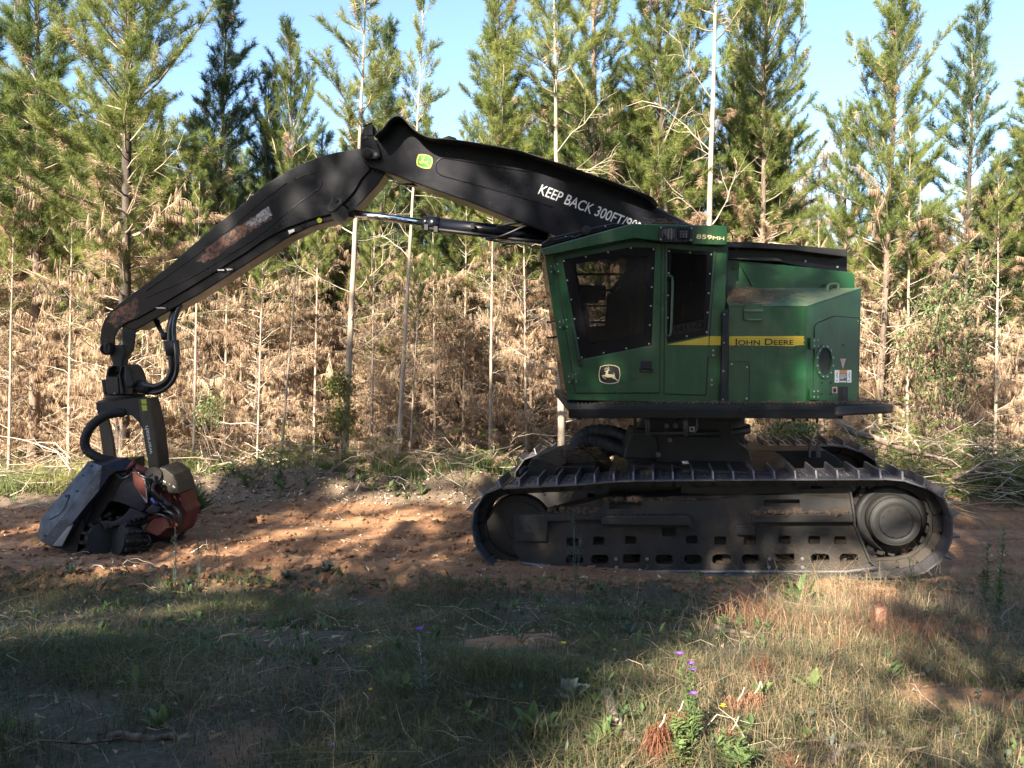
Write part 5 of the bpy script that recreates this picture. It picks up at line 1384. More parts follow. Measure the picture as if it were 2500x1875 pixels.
# ================================================================== HARVESTER HEAD
HH = empty('harvester_head', (W(300, 1340, 9.9).x, 9.9, 0), 'dark steel harvesting head with red frame, hanging from the arm tip onto the dirt', 'harvester head')
HB = 9.95
LK = plate('hanger_link', 'h3', [(490, 190), (690, 190), (740, 260), (760, 350), (700, 500), (690, 640), (720, 700), (680, 800), (430, 800), (440, 680), (475, 620), (430, 480), (390, 400), (450, 330)], HB, .16, BLACKM, HH, bevel=.02)
RB = plate('rotator_box', 'h3', [(335, 860), (370, 700), (395, 650), (465, 640), (470, 655), (410, 700), (380, 830), (395, 870), (580, 870), (600, 830), (660, 650), (700, 625), (770, 640), (850, 740), (900, 860), (930, 1000), (900, 1240), (380, 1260), (340, 1180), (320, 1000)], HB - .1, .36, CAST, HH, bevel=.012)
plate('rotator_cover', 'h3', [(330, 900), (345, 880), (570, 880), (590, 905), (612, 1180), (600, 1240), (375, 1262), (345, 1200)], HB - .125, .03, MUDDY, RB, bevel=.008)
plate('rotator_cover', 'h3', [(230, 935), (320, 935), (345, 1250), (275, 1240)], HB - .02, .2, BLACKM, RB, bevel=.01)
plate('rotator_rib', 'h3', [(600, 830), (650, 660), (690, 640), (640, 830), (720, 1240), (640, 1250), (610, 900)], HB - .135, .035, BLACKM, RB, bevel=.008)
MB().cyl(ZW('h3', 515, 1225, HB - .13), ZW('h3', 515, 1225, HB - .14), .012, n=8).build('bolt', BOLT, RB)
tc = ZW('z5', 845, 208, HB + .1); tb = ZW('z5', 845, 272, HB + .1)
MB().cyl(tc, tb, ZW('z5', 1000, 228, HB + .1).x - tc.x, ZW('z5', 985, 228, HB + .1).x - tc.x, 40).build('rotator_disc', BLACKM, HH, .008)
# tilt frame
FT = plate('tilt_frame', 'z5', [(612, 292), (690, 272), (955, 248), (1028, 236), (1050, 330), (1090, 520), (1105, 700), (1118, 800), (1135, 880), (1120, 920), (1085, 925), (1050, 880), (1040, 820), (1010, 640), (990, 500), (960, 440), (900, 380), (820, 378), (720, 370), (700, 400), (630, 360), (612, 330)], HB - .12, .05, BLACKM, HH, bevel=.008)
plate('tilt_leg', 'z5', [(955, 250), (1028, 236), (1052, 340), (1090, 520), (1105, 700), (1120, 830), (1050, 850), (1038, 800), (1010, 640), (990, 500), (972, 400)], HB - .165, .045, OLIVE, FT, bevel=.006)
plate('tilt_leg', 'z5', [(618, 310), (640, 320), (705, 400), (745, 560), (768, 740), (668, 700), (645, 540), (625, 400)], HB + .30, .05, OLIVE, FT, bevel=.006)
plate('frame_web', 'z5', [(1030, 236), (1075, 420), (1095, 520), (1115, 790), (1140, 880), (1120, 830), (1092, 520)], HB - .14, .3, BLACKM, FT, bevel=.004)
poly3('frame_top', [('z5', 612, 292, HB - .12), ('z5', 955, 250, HB - .12), ('z5', 1028, 236, HB - .12), ('z5', 1020, 238, HB + .33), ('z5', 640, 270, HB + .33)], [(0, 1, 2, 3, 4)], CAST, FT, solid=.02)
for y0, y1 in ((250, 285), (295, 340)):
    plate('tape_marker', 'z5', [(975 + (y0 - 250) * .1, y0), (1018 + (y0 - 250) * .1, y0 - 2), (1022 + (y0 - 250) * .1, y1), (984 + (y0 - 250) * .1, y1 + 2)], HB - .168, .002, YELDIM, FT, bevel=0)
text('name_lettering', 'waratah', 'z5', (1070, 690), (1032, 462), 30, HB - .166, WHITE, FT, bold=.012)
# saw-box shield: faceted steel cover
sv = [('h1', 735, 172, 9.75), ('h1', 1085, 128, 9.75), ('h1', 1250, 120, 9.72), ('h1', 1312, 190, 9.70), ('h1', 1245, 290, 9.60),      # 0-4
      ('h1', 1090, 300, 9.50), ('h1', 1000, 340, 9.48), ('h1', 915, 235, 9.46), ('h1', 830, 350, 9.45),                                  # 5-8
      ('h1', 620, 320, 9.66), ('h1', 430, 545, 9.66), ('h1', 280, 725, 9.66), ('h1', 92, 960, 9.66), ('h1', 42, 1200, 9.62),              # 9-13
      ('h1', 85, 1252, 9.52), ('h1', 185, 1170, 9.47), ('h1', 410, 890, 9.43), ('h1', 600, 650, 9.43),                                    # 14-17 ridge 1
      ('h1', 215, 1322, 9.42), ('h1', 500, 985, 9.38), ('h1', 640, 800, 9.38), ('h1', 850, 545, 9.40),                                    # 18-21 ridge 2
      ('h1', 345, 1330, 9.46), ('h1', 490, 1100, 9.44), ('h1', 640, 870, 9.46), ('h1', 840, 600, 9.46), ('h1', 1000, 380, 9.52)]          # 22-26 inner
SH_ = poly3('shield', sv, [(0, 9, 8, 7), (0, 7, 2, 1), (7, 5, 4, 3), (7, 3, 2), (7, 6, 5), (9, 10, 17, 8), (10, 11, 16, 17), (11, 12, 15, 16), (12, 13, 14, 15),
                          (7, 8, 21, 6), (8, 17, 20, 21), (17, 16, 19, 20), (16, 15, 18, 19), (15, 14, 18), (6, 21, 25, 26), (21, 20, 24, 25), (20, 19, 23, 24), (19, 18, 22, 23)], WORN, HH, solid=.03)
# patch plate, worn ridge edges, bright strip for a highlight
poly3('patch_plate', [('h1', 150, 935, 9.60), ('h1', 185, 880, 9.61), ('h1', 340, 690, 9.60), ('h1', 455, 605, 9.545), ('h1', 460, 640, 9.52), ('h1', 430, 740, 9.49), ('h1', 400, 815, 9.465), ('h1', 330, 890, 9.47), ('h1', 190, 965, 9.555)], [tuple(range(9))], WORN, SH_, solid=.02, bevel=.004)
for x, y in ((410, 630), (218, 888)): bolt('h1', x, y, 9.53 if x > 300 else 9.57, SH_, .016, CAST)
def ridge(pts, r=.007): return MB().tube([ZW(*p) for p in pts], r, 5).build('worn_edge', BRIGHT, SH_)
ridge([('h1', 600, 650, 9.425), ('h1', 500, 775, 9.425), ('h1', 410, 888, 9.425), ('h1', 300, 1030, 9.44), ('h1', 185, 1168, 9.462)], .005)
ridge([('h1', 830, 350, 9.445), ('h1', 720, 495, 9.43), ('h1', 600, 650, 9.425)], .004)
plate('highlight_strip', 'h1', [(215, 1320), (500, 975), (495, 1040), (345, 1328)], 9.36, .02, BRIGHT, SH_, bevel=.003)  # bright steel puts the highlight beside the ridge into the colour
plate('shield_back', 'h1', [(60, 1230), (200, 1330), (345, 1370), (400, 1405), (520, 1412), (600, 1385), (660, 1300), (700, 1215), (820, 1290), (900, 1100), (880, 900), (1000, 720), (1250, 600), (1240, 300), (1000, 340), (840, 560), (500, 990), (215, 1310)], 9.55, .12, BLACKM, HH, bevel=.01,
      holes=[[(905, 918), (1000, 850), (1040, 865), (1035, 885), (950, 935), (945, 925), (930, 938)]])
plate('shield_back', 'h1', [(70, 1220), (300, 900), (640, 480), (760, 200), (1240, 150), (1240, 300), (1000, 340), (840, 560), (500, 990), (215, 1310)], 9.75, .5, BLACKM, HH, bevel=.01)
plate('inner_frame', 'h1', [(480, 1100), (520, 1000), (640, 950), (650, 1080), (600, 1200), (560, 1400), (440, 1400), (380, 1370)], 9.45, .1, BLACKM, HH, bevel=.01)
plate('dark_backing', 'h1', [(860, 560), (1250, 290), (1560, 450), (1600, 700), (1600, 1000), (1500, 1290), (1100, 1340), (860, 1330), (700, 1215)], 9.95, .12, BLACKM, HH, bevel=.01,  # black sheet added behind the knives for the shaded inside of the head
      holes=[[(905, 918), (1000, 850), (1040, 865), (1035, 885), (950, 935), (945, 925), (930, 938)]])
# upper knife plate
plate('knife', 'h1', [(1040, 710), (1080, 640), (1130, 500), (1280, 340), (1340, 295), (1400, 305), (1440, 370), (1500, 430), (1525, 720), (1545, 800), (1500, 860), (1420, 830), (1250, 760), (1130, 715)], 9.50, .05, WORN, HH, bevel=.008)
plate('knife_rib', 'h1', [(1345, 470), (1360, 465), (1450, 600), (1530, 700), (1520, 735), (1440, 620)], 9.485, .02, BRIGHT, HH, bevel=.003)
plate('knife_cheek', 'h1', [(1310, 290), (1400, 305), (1500, 430), (1528, 700), (1440, 610), (1345, 470)], 9.475, .025, RED, HH, bevel=.005)
plate('knife_edge', 'h1', [(1395, 305), (1410, 303), (1512, 425), (1530, 715), (1515, 725), (1500, 440)], 9.46, .02, BRIGHT, HH, bevel=.003)
plate('side_plate', 'h1', [(1440, 330), (1560, 440), (1570, 470), (1550, 600), (1545, 720), (1525, 720), (1512, 430)], 9.52, .03, OLIVE, HH, bevel=.004)
MB().cyl(ZW('h1', 1440, 782, 9.50), ZW('h1', 1440, 782, 9.45), .05, .045, 20).cyl(ZW('h1', 1440, 782, 9.45), ZW('h1', 1440, 782, 9.44), .025, n=12).build('knife_pin', WORN, HH)
plate('lower_knife', 'h1', [(885, 985), (930, 975), (1050, 985), (1120, 960), (1200, 905), (1290, 800), (1420, 840), (1510, 900), (1500, 915), (1350, 945), (1150, 1020), (1060, 1055), (990, 1070), (930, 1055), (895, 1020)], 9.43, .05, WORN, HH, bevel=.006)
MB().cyl(ZW('h1', 980, 1020, 9.43), ZW('h1', 980, 1020, 9.42), .018, n=10).build('knife_bolt', INK, HH)
plate('knife_arm', 'h1', [(1600, 745), (1640, 760), (1700, 790), (1710, 815), (1690, 850), (1610, 865), (1540, 870), (1500, 830)], 9.46, .05, WORN, HH, bevel=.008)
MB().cyl(ZW('h1', 1652, 805, 9.46), ZW('h1', 1652, 805, 9.44), .022, n=12).build('knife_bolt', CAST, HH)
MB().cyl(ZW('h1', 1290, 200, 9.62), ZW('h1', 1560, 330, 9.66), .05, n=16).cyl(ZW('h1', 1280, 195, 9.60), ZW('h1', 1310, 215, 9.61), .07, n=16).build('knife_cylinder', RED, HH)
MB().cyl(ZW('h1', 1610, 335, 9.70), ZW('h1', 1610, 335, 9.6), .09, n=20).cyl(ZW('h1', 1640, 380, 9.70), ZW('h1', 1640, 380, 9.62), .08, n=18).build('tilt_pivot', CAST, HH)
# red body, brown cover
BD = plate('body', 'h1', [(1560, 460), (1680, 455), (1700, 520), (1990, 600), (2030, 780), (2080, 850), (2040, 960), (2010, 1100), (1960, 1180), (1700, 1220), (1440, 1080), (1430, 1040), (1560, 900), (1540, 600)], 9.78, .45, RED, HH, bevel=.012)
plate('body_step', 'h1', [(1560, 460), (1680, 455), (1690, 520), (1820, 600), (1850, 780), (1700, 650), (1580, 560)], 9.70, .08, RED, BD, bevel=.008)
CV = plate('top_cover', 'h1', [(1690, 230), (1780, 255), (1890, 340), (1940, 450), (1980, 602), (1820, 600), (1690, 510), (1675, 470), (1715, 400)], 9.66, .5, OLIVE, HH, bevel=.015)
for k, (x, y) in enumerate(((1755, 425), (1775, 435), (1835, 465), (1890, 495), (1905, 510))):
    plate('cover_print', 'h1', rrect(x, y, 12 if k < 3 else 22, 22 if k != 2 else 10, 3), 9.657, .002, PAPER, CV, bevel=0)
plate('cover_print', 'h1', [(1708, 590), (1712, 590), (1716, 608), (1728, 606), (1728, 611), (1712, 613)], 9.697, .002, PAPER, BD, bevel=0)
plate('front_guard', 'h1', [(1435, 1045), (1550, 1000), (1660, 930), (1900, 900), (1960, 960), (1960, 1050), (1800, 1080), (1670, 1190), (1460, 1100)], 9.52, .1, RED, HH, bevel=.01)
plate('guard_lip', 'h1', [(1440, 1050), (1550, 1000), (1470, 1100)], 9.505, .03, OLIVE, HH, bevel=.004)
for i, (x0, y0, x1, y1) in enumerate(((1620, 610, 1700, 680), (1680, 640, 1760, 710), (1740, 690, 1850, 790), (1640, 680, 1790, 790), (1580, 560, 1640, 640))):
    MB().cyl(ZW('h1', x0, y0, 9.55), ZW('h1', x1, y1, 9.55), .035, n=10).build('valve_block', HOSE, HH)
MB().cyl(ZW('h1', 1588, 655, 9.47), ZW('h1', 1640, 745, 9.47), .017, n=10).build('valve_rod', paint('blue_steel', (.10, .16, .5), .3, .1, metal=.3), HH)
rr = random.Random(3)
for k in range(9):
    x = 1700 + k * 28; y = 760 + k * 24
    hose('hydraulic_hose', [ZW('h1', x - 60, y - 60, 9.6), ZW('h1', x + 10, y - 20 + rr.uniform(-20, 20), 9.5), ZW('h1', x + 60, y + 60, 9.52), ZW('h1', x + 90, y + 160, 9.6)], .016, HOSE, HH, 6)
# feed rollers with ribs
def roller(x, y, Y, r, ax, w, n=14):
    c = ZW('h1', x, y, Y)
    ax = Vector(ax).normalized()
    t = Vector((0, 0, 1)); e = ax.cross(t).normalized(); g = ax.cross(e)
    R_ = MB().cyl(c - ax * w / 2, c + ax * w / 2, r * .86, n=28).build('feed_roller', BLACKM, HH)
    for k in range(n):
        a = 2 * math.pi * k / n; d = e * math.cos(a) + g * math.sin(a)
        for s in (-.3, 0, .3):
            q = c + d * r * .9 + ax * w * s
            Rm = Matrix((ax, d.cross(ax), d)).transposed()
            MB().box(q, (w * .26, .035, r * .3), Rm).build('roller_stud', CAST, R_, .003)
    MB().cyl(c - ax * (w / 2 + .03), c - ax * (w / 2), r * .4, r * .55, 16).build('roller_hub', CAST, R_)
roller(930, 1225, 9.58, .245, (.62, -.75, .1), .26)
roller(1270, 1205, 9.58, .24, (-.62, -.75, .12), .30)
roller(1760, 1120, 9.95, .24, (.2, -.9, 0), .3)
plate('roller_frame', 'h1', [(820, 1290), (900, 1060), (1500, 960), (1560, 1100), (1500, 1200), (1400, 1320), (900, 1350)], 9.85, .15, BLACKM, HH, bevel=.01)
MB().tube(smoothpts([ZW('h1', 1500 + 75 * math.cos(a), 1245 + 80 * math.sin(a), 9.5) for a in [k * math.pi / 8 for k in range(-3, 10)]], 2), .009, 6).build('measuring_wheel_rim', CAST, HH)
for k, (a_, b_2, c_3, d_4) in enumerate((((1600, 330), (1500, 420), (1560, 560), (1640, 640)), ((1640, 420), (1600, 520), (1640, 600), (1720, 690)), ((1330, 250), (1420, 330), (1520, 380), (1600, 400)),
        ((1700, 860), (1800, 840), (1900, 900), (1960, 1000)), ((1560, 900), (1680, 880), (1800, 930), (1850, 1040)), ((1880, 780), (1950, 830), (1990, 930), (1970, 1060)), ((1100, 320), (1180, 380), (1260, 360), (1330, 300)))):
    hose('hydraulic_hose', [ZW('h1', *a_, 9.56), ZW('h1', *b_2, 9.46), ZW('h1', *c_3, 9.44), ZW('h1', *d_4, 9.5)], .015 + .004 * (k % 2), HOSE, HH, 7)
for x, y in ((760, 215), (1040, 165), (640, 345), (300, 1110), (120, 1180), (560, 560), (250, 1275)): bolt('h1', x, y, 9.42 if x < 700 and y > 300 else 9.60, SH_, .013, CAST)
for k in range(9):
    t = k / 8; MB().box(ZW('h1', 960 + 520 * t, 1062 - 150 * t, 9.44), (.028, .03, .03), Matrix.Rotation(.3, 3, 'Y')).build('knife_tooth', WORN, HH)
plate('saw_cover', 'h1', [(520, 1010), (640, 860), (760, 800), (700, 960), (660, 1090), (560, 1150)], 9.50, .05, CAST, HH, bevel=.01)
plate('frame_rib', 'h1', [(880, 570), (1000, 430), (1230, 340), (1240, 372), (1030, 462), (920, 600)], 9.58, .12, CAST, HH, bevel=.008)
# hose loops
hose('hose_bundle', [ZW('z6', 1080, 520, 10.2), ZW('z6', 980, 610, 10.1), ZW('z6', 920, 740, 10.02), ZW('z6', 905, 880, 10.0), ZW('z6', 925, 1000, 10.0), ZW('z6', 940, 1120, 10.0), ZW('z6', 940, 1280, 10.0), ZW('z6', 890, 1380, 9.98), ZW('z6', 790, 1455, 9.95), ZW('z6', 680, 1470, 9.95), ZW('z6', 560, 1420, 9.95), ZW('z6', 450, 1370, 9.98)], .048, HOSE, HH, 10)
hose('hose_bundle', [ZW('z6', 1040, 540, 10.15), ZW('z6', 950, 650, 10.05), ZW('z6', 900, 800, 9.97), ZW('z6', 890, 950, 9.95), ZW('z6', 900, 1100, 9.93), ZW('z6', 905, 1260, 9.93), ZW('z6', 850, 1370, 9.92), ZW('z6', 740, 1425, 9.9), ZW('z6', 600, 1400, 9.9), ZW('z6', 460, 1340, 9.95)], .036, HOSE, HH, 8)
hose('hose_bundle', [ZW('z6', 1060, 530, 10.1), ZW('z6', 985, 620, 10.0), ZW('z6', 935, 780, 9.95), ZW('z6', 935, 950, 9.93), ZW('z6', 960, 1120, 9.9), ZW('z6', 955, 1290, 9.9), ZW('z6', 880, 1420, 9.9), ZW('z6', 740, 1490, 9.9), ZW('z6', 560, 1455, 9.92), ZW('z6', 440, 1400, 9.95)], .028, HOSE, HH, 8)
for dx in (0, 18, 34):
    hose('hose_bundle', [ZW('z6', 740 + dx, 690, 10.15), ZW('z6', 745 + dx, 780, 10.1), ZW('z6', 800 + dx * .8, 880, 10.0), ZW('z6', 880 + dx * .4, 950, 9.95), ZW('z6', 925, 1060, 9.92)], .014, HOSE, HH, 6)
m = MB()
MB().cyl(ZW('z6', 905, 960, 9.96), ZW('z6', 925, 1110, 9.96), .085, .08, 14).build('hose_wrap', RUBBER, HH)
MB().cyl(ZW('z6', 815, 915, 9.98), ZW('z6', 870, 915, 9.98), .05, n=10).build('hose_wrap', RUBBER, HH)
MB().cyl(ZW('z6', 560, 1410, 9.92), ZW('z6', 690, 1460, 9.92), .075, .07, 14).build('hose_wrap', RUBBER, HH)
hose('hose_loop', [ZW('z5', 840, 358, 9.85), ZW('z5', 760, 362, 9.8), ZW('z5', 680, 385, 9.75), ZW('z5', 600, 440, 9.72), ZW('z5', 545, 510, 9.7), ZW('z5', 520, 590, 9.7), ZW('z5', 540, 660, 9.7), ZW('z5', 600, 705, 9.7), ZW('z5', 680, 735, 9.72), ZW('z5', 760, 745, 9.78)], .052, RUBBER, HH, 12, 1)
plate('hose_fitting', 'h3', [(720, 640), (800, 650), (870, 760), (900, 900), (960, 1000), (900, 1100), (760, 1100), (720, 900)], HB - .16, .1, BLACKM, RB, bevel=.03)
# ================================================================== GROUND COVER
def blades(name, n, ysamp, keep, hgt, wid, mat, tintf, lean=0.5, seed=1, kind='stuff', bend=0.6, zone_max=None, xr=None):
    rng = np.random.default_rng(seed)
    y = ysamp(rng, n); 
    if xr is None: x = (rng.random(n) * 2 - 1) * (y * 0.68 + 0.7)
    else: x = rng.uniform(xr[0], xr[1], n)
    k = keep(x, y) > rng.random(n)
    x = x[k]; y = y[k]; n = len(x)
    z = gz(x, y)
    h = hgt(x, y, rng) ; w = wid * rng.uniform(.6, 1.3, n)
    a = rng.random(n) * 6.283; l = np.abs(rng.normal(size=n)) * lean + .08
    dx = np.cos(a); dy = np.sin(a)
    wd = rng.random(n) * 6.283; wx = np.cos(wd) * w / 2; wy = np.sin(wd) * w / 2
    zero = np.zeros(n)
    base = np.stack([x, y, z - .01], 1); S = np.stack([wx, wy, zero], 1)
    mid = base + np.stack([dx * l * .35, dy * l * .35, np.ones(n)], 1) * (h * .55)[:, None]
    tip = base + np.stack([dx * l * (1 + bend), dy * l * (1 + bend), np.ones(n) - bend * np.minimum(l, 1.2) * .5], 1) * h[:, None]
    V = np.stack([base - S, base + S, mid + S * .75, mid - S * .75, tip], 1).reshape(-1, 3)
    b = np.arange(n)[:, None] * 5
    Q = b + np.array([[0, 1, 2, 3]]); T = b + np.array([[3, 2, 4]])
    t = np.clip(tintf(x, y, rng), 0, 1)
    o = np_mesh(name, V, [Q, T], mat, np.repeat(t, 5)); o['kind'] = kind; return o
patch = lambda x, y, s, sd: fbm(x * s, y * s, 3, sd)
ys = lambda rng, n: 2.4 + 5.9 * rng.random(n) ** 0.9
gk = lambda x, y: sstep(8.25, 7.55, y + 0.5 * patch(x, y, 1.1, 81)) * np.clip(0.62 + 1.6 * patch(x, y, 1.4, 82), 0.05, 1) * (1 - np.clip((fbm(x * 0.8 + 9, y * 0.8, 3, 25) - 0.20) * 6, 0, .93))
G1 = blades('green_grass', 210000, ys, gk, lambda x, y, r: (0.045 + 0.10 * np.clip(.5 + patch(x, y, .9, 83), 0, 1)) * r.uniform(.5, 1.5, len(x)), .0042, GRASS,
            lambda x, y, r: .38 + .5 * patch(x, y, .7, 84) + .13 * r.normal(size=len(x)), .55, 11)
G2 = blades('dry_grass', 95000, ys, lambda x, y: gk(x, y) * np.clip(.35 + 2.2 * patch(x, y, .8, 85), 0.04, 1), lambda x, y, r: r.uniform(.05, .20, len(x)), .0032, STRAW,
            lambda x, y, r: .35 + .25 * r.normal(size=len(x)), 1.1, 12)
# tall straw on the sunlit patch at the lower right and the tussocks at the right edge
def spot(cx, cy, rx, ry): return lambda x, y: np.exp(-((x - cx) / rx) ** 2 - ((y - cy) / ry) ** 2)
c = W(2010, 1640, 5.2)
G3 = blades('dry_grass', 22000, lambda r, n: r.uniform(3.6, 7.9, n), lambda x, y: np.maximum(spot(2.15, 5.3, .8, .9)(x, y), np.maximum(.75 * spot(3.0, 6.8, .8, .6)(x, y), .6 * spot(4.3, 6.6, .7, 1.0)(x, y))),
            lambda x, y, r: r.uniform(.06, .30, len(x)) * (1 + .9 * sstep(5.9, 6.8, y)), .0032, STRAW, lambda x, y, r: .5 + .25 * r.normal(size=len(x)), 1.1, 13, xr=(.8, 5.6))
G4 = blades('russet_dead_grass', 9000, lambda r, n: r.uniform(3.6, 6.6, n), lambda x, y: np.maximum(spot(2.35, 5.0, .35, .5)(x, y), .7 * spot(1.75, 5.6, .25, .35)(x, y)), lambda x, y, r: r.uniform(.12, .34, len(x)), .004, REDDEAD,
            lambda x, y, r: .55 + .25 * r.normal(size=len(x)), .45, 14, xr=(1, 3.2))
# far verge beyond the road: yellow-green grass and slash
fk = lambda x, y: sstep(12.2, 13.0, y + .5 * patch(x, y, .8, 91)) * sstep(19, 15, y) * np.clip(.5 + 1.8 * patch(x, y, .7, 92), .03, 1)
G5 = blades('verge_grass', 210000, lambda r, n: r.uniform(12.2, 18.5, n), fk, lambda x, y, r: r.uniform(.10, .42, len(x)), .011, WEED, lambda x, y, r: .85 + .3 * patch(x, y, .6, 93) + .12 * r.normal(size=len(x)), .8, 15)
G6 = blades('verge_straw', 45000, lambda r, n: r.uniform(12.4, 19, n), lambda x, y: sstep(12.4, 13.2, y) * np.clip(.45 + 1.6 * patch(x, y, .5, 94), .05, 1), lambda x, y, r: r.uniform(.06, .40, len(x)), .009, STRAW, lambda x, y, r: .55 + .22 * r.normal(size=len(x)), 1.1, 16)
G7 = blades('brown_needle_litter', 70000, lambda r, n: r.uniform(12.8, 22, n), lambda x, y: sstep(12.6, 13.6, y) * .9 + 0 * x, lambda x, y, r: r.uniform(.05, .30, len(x)), .011, BROWN, lambda x, y, r: .5 + .25 * r.normal(size=len(x)), 1.4, 17)

def scatter_twigs(name, n, xs, ysr, L, r0, mat, seed, zup=.05, dens=None, tint=.5, curl=.3):
    rng = np.random.default_rng(seed); T = Tubes(); k = 0; tries = 0
    while k < n and tries < n * 12:
        tries += 1
        x = rng.uniform(*xs); y = rng.uniform(*ysr)
        if abs(x) > y * .72 + .8: continue
        if dens is not None and dens(x, y) < rng.random(): continue
        a = rng.random() * 6.283; l = rng.uniform(*L); e = abs(rng.normal()) * .3
        pts = curve_branch((x, y, float(gz(x, y)) + rng.uniform(.0, zup)), a, e, e - rng.uniform(0, .7), l, 4, rng, curl)
        pts[:, 2] = np.maximum(pts[:, 2], gz(pts[:, 0], pts[:, 1]) + .004)
        T.add(pts, r0 * rng.uniform(.5, 1.3), r0 * .3, 3, tint + rng.normal() * .25); k += 1
    o = T.mesh(name, mat); o['kind'] = 'stuff'; return o
scatter_twigs('fallen_twigs', 800, (-6, 6), (2.6, 7.9), (.04, .34), .0026, TWIG, 31, tint=.35)
scatter_twigs('slash_twigs', 1500, (-13, 13), (12.3, 17.5), (.3, 1.8), .011, TWIG, 32, zup=.35, tint=.45, dens=lambda x, y: .35 + 1.3 * float(patch(np.array(x), np.array(y), .5, 95)))
scatter_twigs('track_debris', 500, (-8, 6), (8.0, 12.6), (.04, .25), .004, TWIG, 33, tint=.5, dens=lambda x, y: .3 + .7 * (y > 11.7))
scatter_twigs('slash_twigs', 380, (4.6, 11), (11.0, 15.5), (.5, 2.2), .010, TWIG, 36, zup=.6, tint=.15)

# heaps of cut green branches
def heap(name, cx, cy, rx, ry, n, hgt, mat, seed, label=None, tl=.35, tint=.5, nn=26):
    rng = np.random.default_rng(seed); fo = Foli(); 
    for k in range(n):
        x = cx + rng.normal() * rx * .55; y = cy + rng.normal() * ry * .55
        z = float(gz(x, y)) + abs(rng.normal()) * hgt * math.exp(-((x - cx) / rx) ** 2)
        d = nrm(rng.normal(size=3) * np.array([1, 1, .45]))
        needles_on(fo, np.array([x, y, z]), np.array([x, y, z]) + d * tl, nn, .12, .010, .55, .15, tint + rng.normal() * .15, .3, rng)
    o = fo.mesh(name, mat); o['kind'] = 'stuff'; return o
heap('cut_green_branches', -6.2, 13.2, 1.4, .6, 420, .22, NEEDLE, 41, tint=.85)
heap('cut_green_branches', -3.2, 13.6, 1.5, .7, 460, .30, NEEDLE, 42, tint=.6)
heap('cut_green_branches', -0.9, 13.6, 1.2, .6, 380, .26, NEEDLE, 43, tint=.7)
heap('cut_green_branches', 6.6, 13.0, 2.2, .9, 900, .5, NEEDLE, 44, tint=.45)
heap('cut_green_branches', 8.6, 12.3, 1.8, .8, 700, .4, NEEDLE_D, 45, tint=.6)
heap('cut_green_branches', 4.8, 13.8, 1.5, .6, 260, .4, NEEDLE, 46, tint=.8)
heap('cut_green_branches', 2.2, 14.2, 1.5, .6, 200, .3, NEEDLE, 47, tint=.6)
heap('brown_slash', -1.6, 13.2, 3.0, .6, 420, .28, BROWN, 48, tint=.6)
heap('brown_slash', 6.0, 13.4, 3.5, .8, 420, .4, BROWN, 49, tint=.4)
heap('brown_slash', -6.0, 14.2, 2.5, .8, 380, .4, BROWN, 50, tint=.6)
heap('track_weed_mat', 0.3, 7.9, 4.5, .28, 160, .02, WEED, 51, tl=.08, tint=.25, nn=14)

# clods on the churned road edge
def clods(name, n, xs, ysr, r, seed, mat=SOIL, z=1.0):
    rng = np.random.default_rng(seed)
    ico = bmesh.new(); bmesh.ops.create_icosphere(ico, subdivisions=1, radius=1)
    bv = np.array([v.co[:] for v in ico.verts]); bf = np.array([[v.index for v in f.verts] for f in ico.faces]); ico.free()
    Vs = []; Fs = []; o = 0
    for k in range(n):
        x = rng.uniform(*xs); y = rng.uniform(*ysr); s = rng.uniform(*r) * rng.uniform(.5, 1)
        v = bv * rng.uniform(.6, 1.3, size=(len(bv), 1)) * s * np.array([rng.uniform(.8, 1.5), rng.uniform(.7, 1.2), rng.uniform(.5, .9)])
        a = rng.random() * 6.28; c_, s_2 = math.cos(a), math.sin(a)
        v = np.stack([v[:, 0] * c_ - v[:, 1] * s_2, v[:, 0] * s_2 + v[:, 1] * c_, v[:, 2]], 1)
        Vs.append(v + np.array([x, y, float(gz(x, y)) + s * .25])); Fs.append(bf + o); o += len(bv)
    ob = np_mesh(name, np.concatenate(Vs), np.concatenate(Fs), mat, np.full(o, z)); ob['kind'] = 'stuff'; return ob
clods('soil_clods', 1500, (-5.5, 5.5), (7.55, 8.35), (.012, .06), 61)
clods('soil_clods', 1800, (-8, 1.2), (8.4, 11.8), (.008, .05), 62)
def ledge_mud(name, z, x0, x1, y0, y1, o0, o1, n, seed):
    r = random.Random(seed); m = MB()
    for k in range(n):
        q = UW(z, r.uniform(x0, x1), r.uniform(y0, y1), r.uniform(o0, o1)); s_ = r.uniform(.012, .05)
        m.box(q, (s_ * 2, s_ * 1.6, s_), Matrix.Rotation(r.uniform(0, 3), 3, 'Z') @ Matrix.Rotation(r.uniform(-.6, .6), 3, 'X'))
    o = m.build(name, MUDC, None, .006); o['kind'] = 'stuff'
MUDC = paint('packed_mud', (.07, .045, .03), .95, .8, (.13, .09, .06), scale=20, bmp=.5)
ledge_mud('packed_mud', 'z3', 820, 1250, 815, 862, .16, .40, 220, 91)
ledge_mud('packed_mud', 'z3', 1300, 2100, 742, 758, .17, .30, 120, 92)
ledge_mud('packed_mud', 'z4', 440, 1200, 790, 798, .05, .11, 60, 93)
clods('berm_rubble', 1600, (-6.5, 1), (11.8, 13.2), (.008, .045), 63, z=2.0)

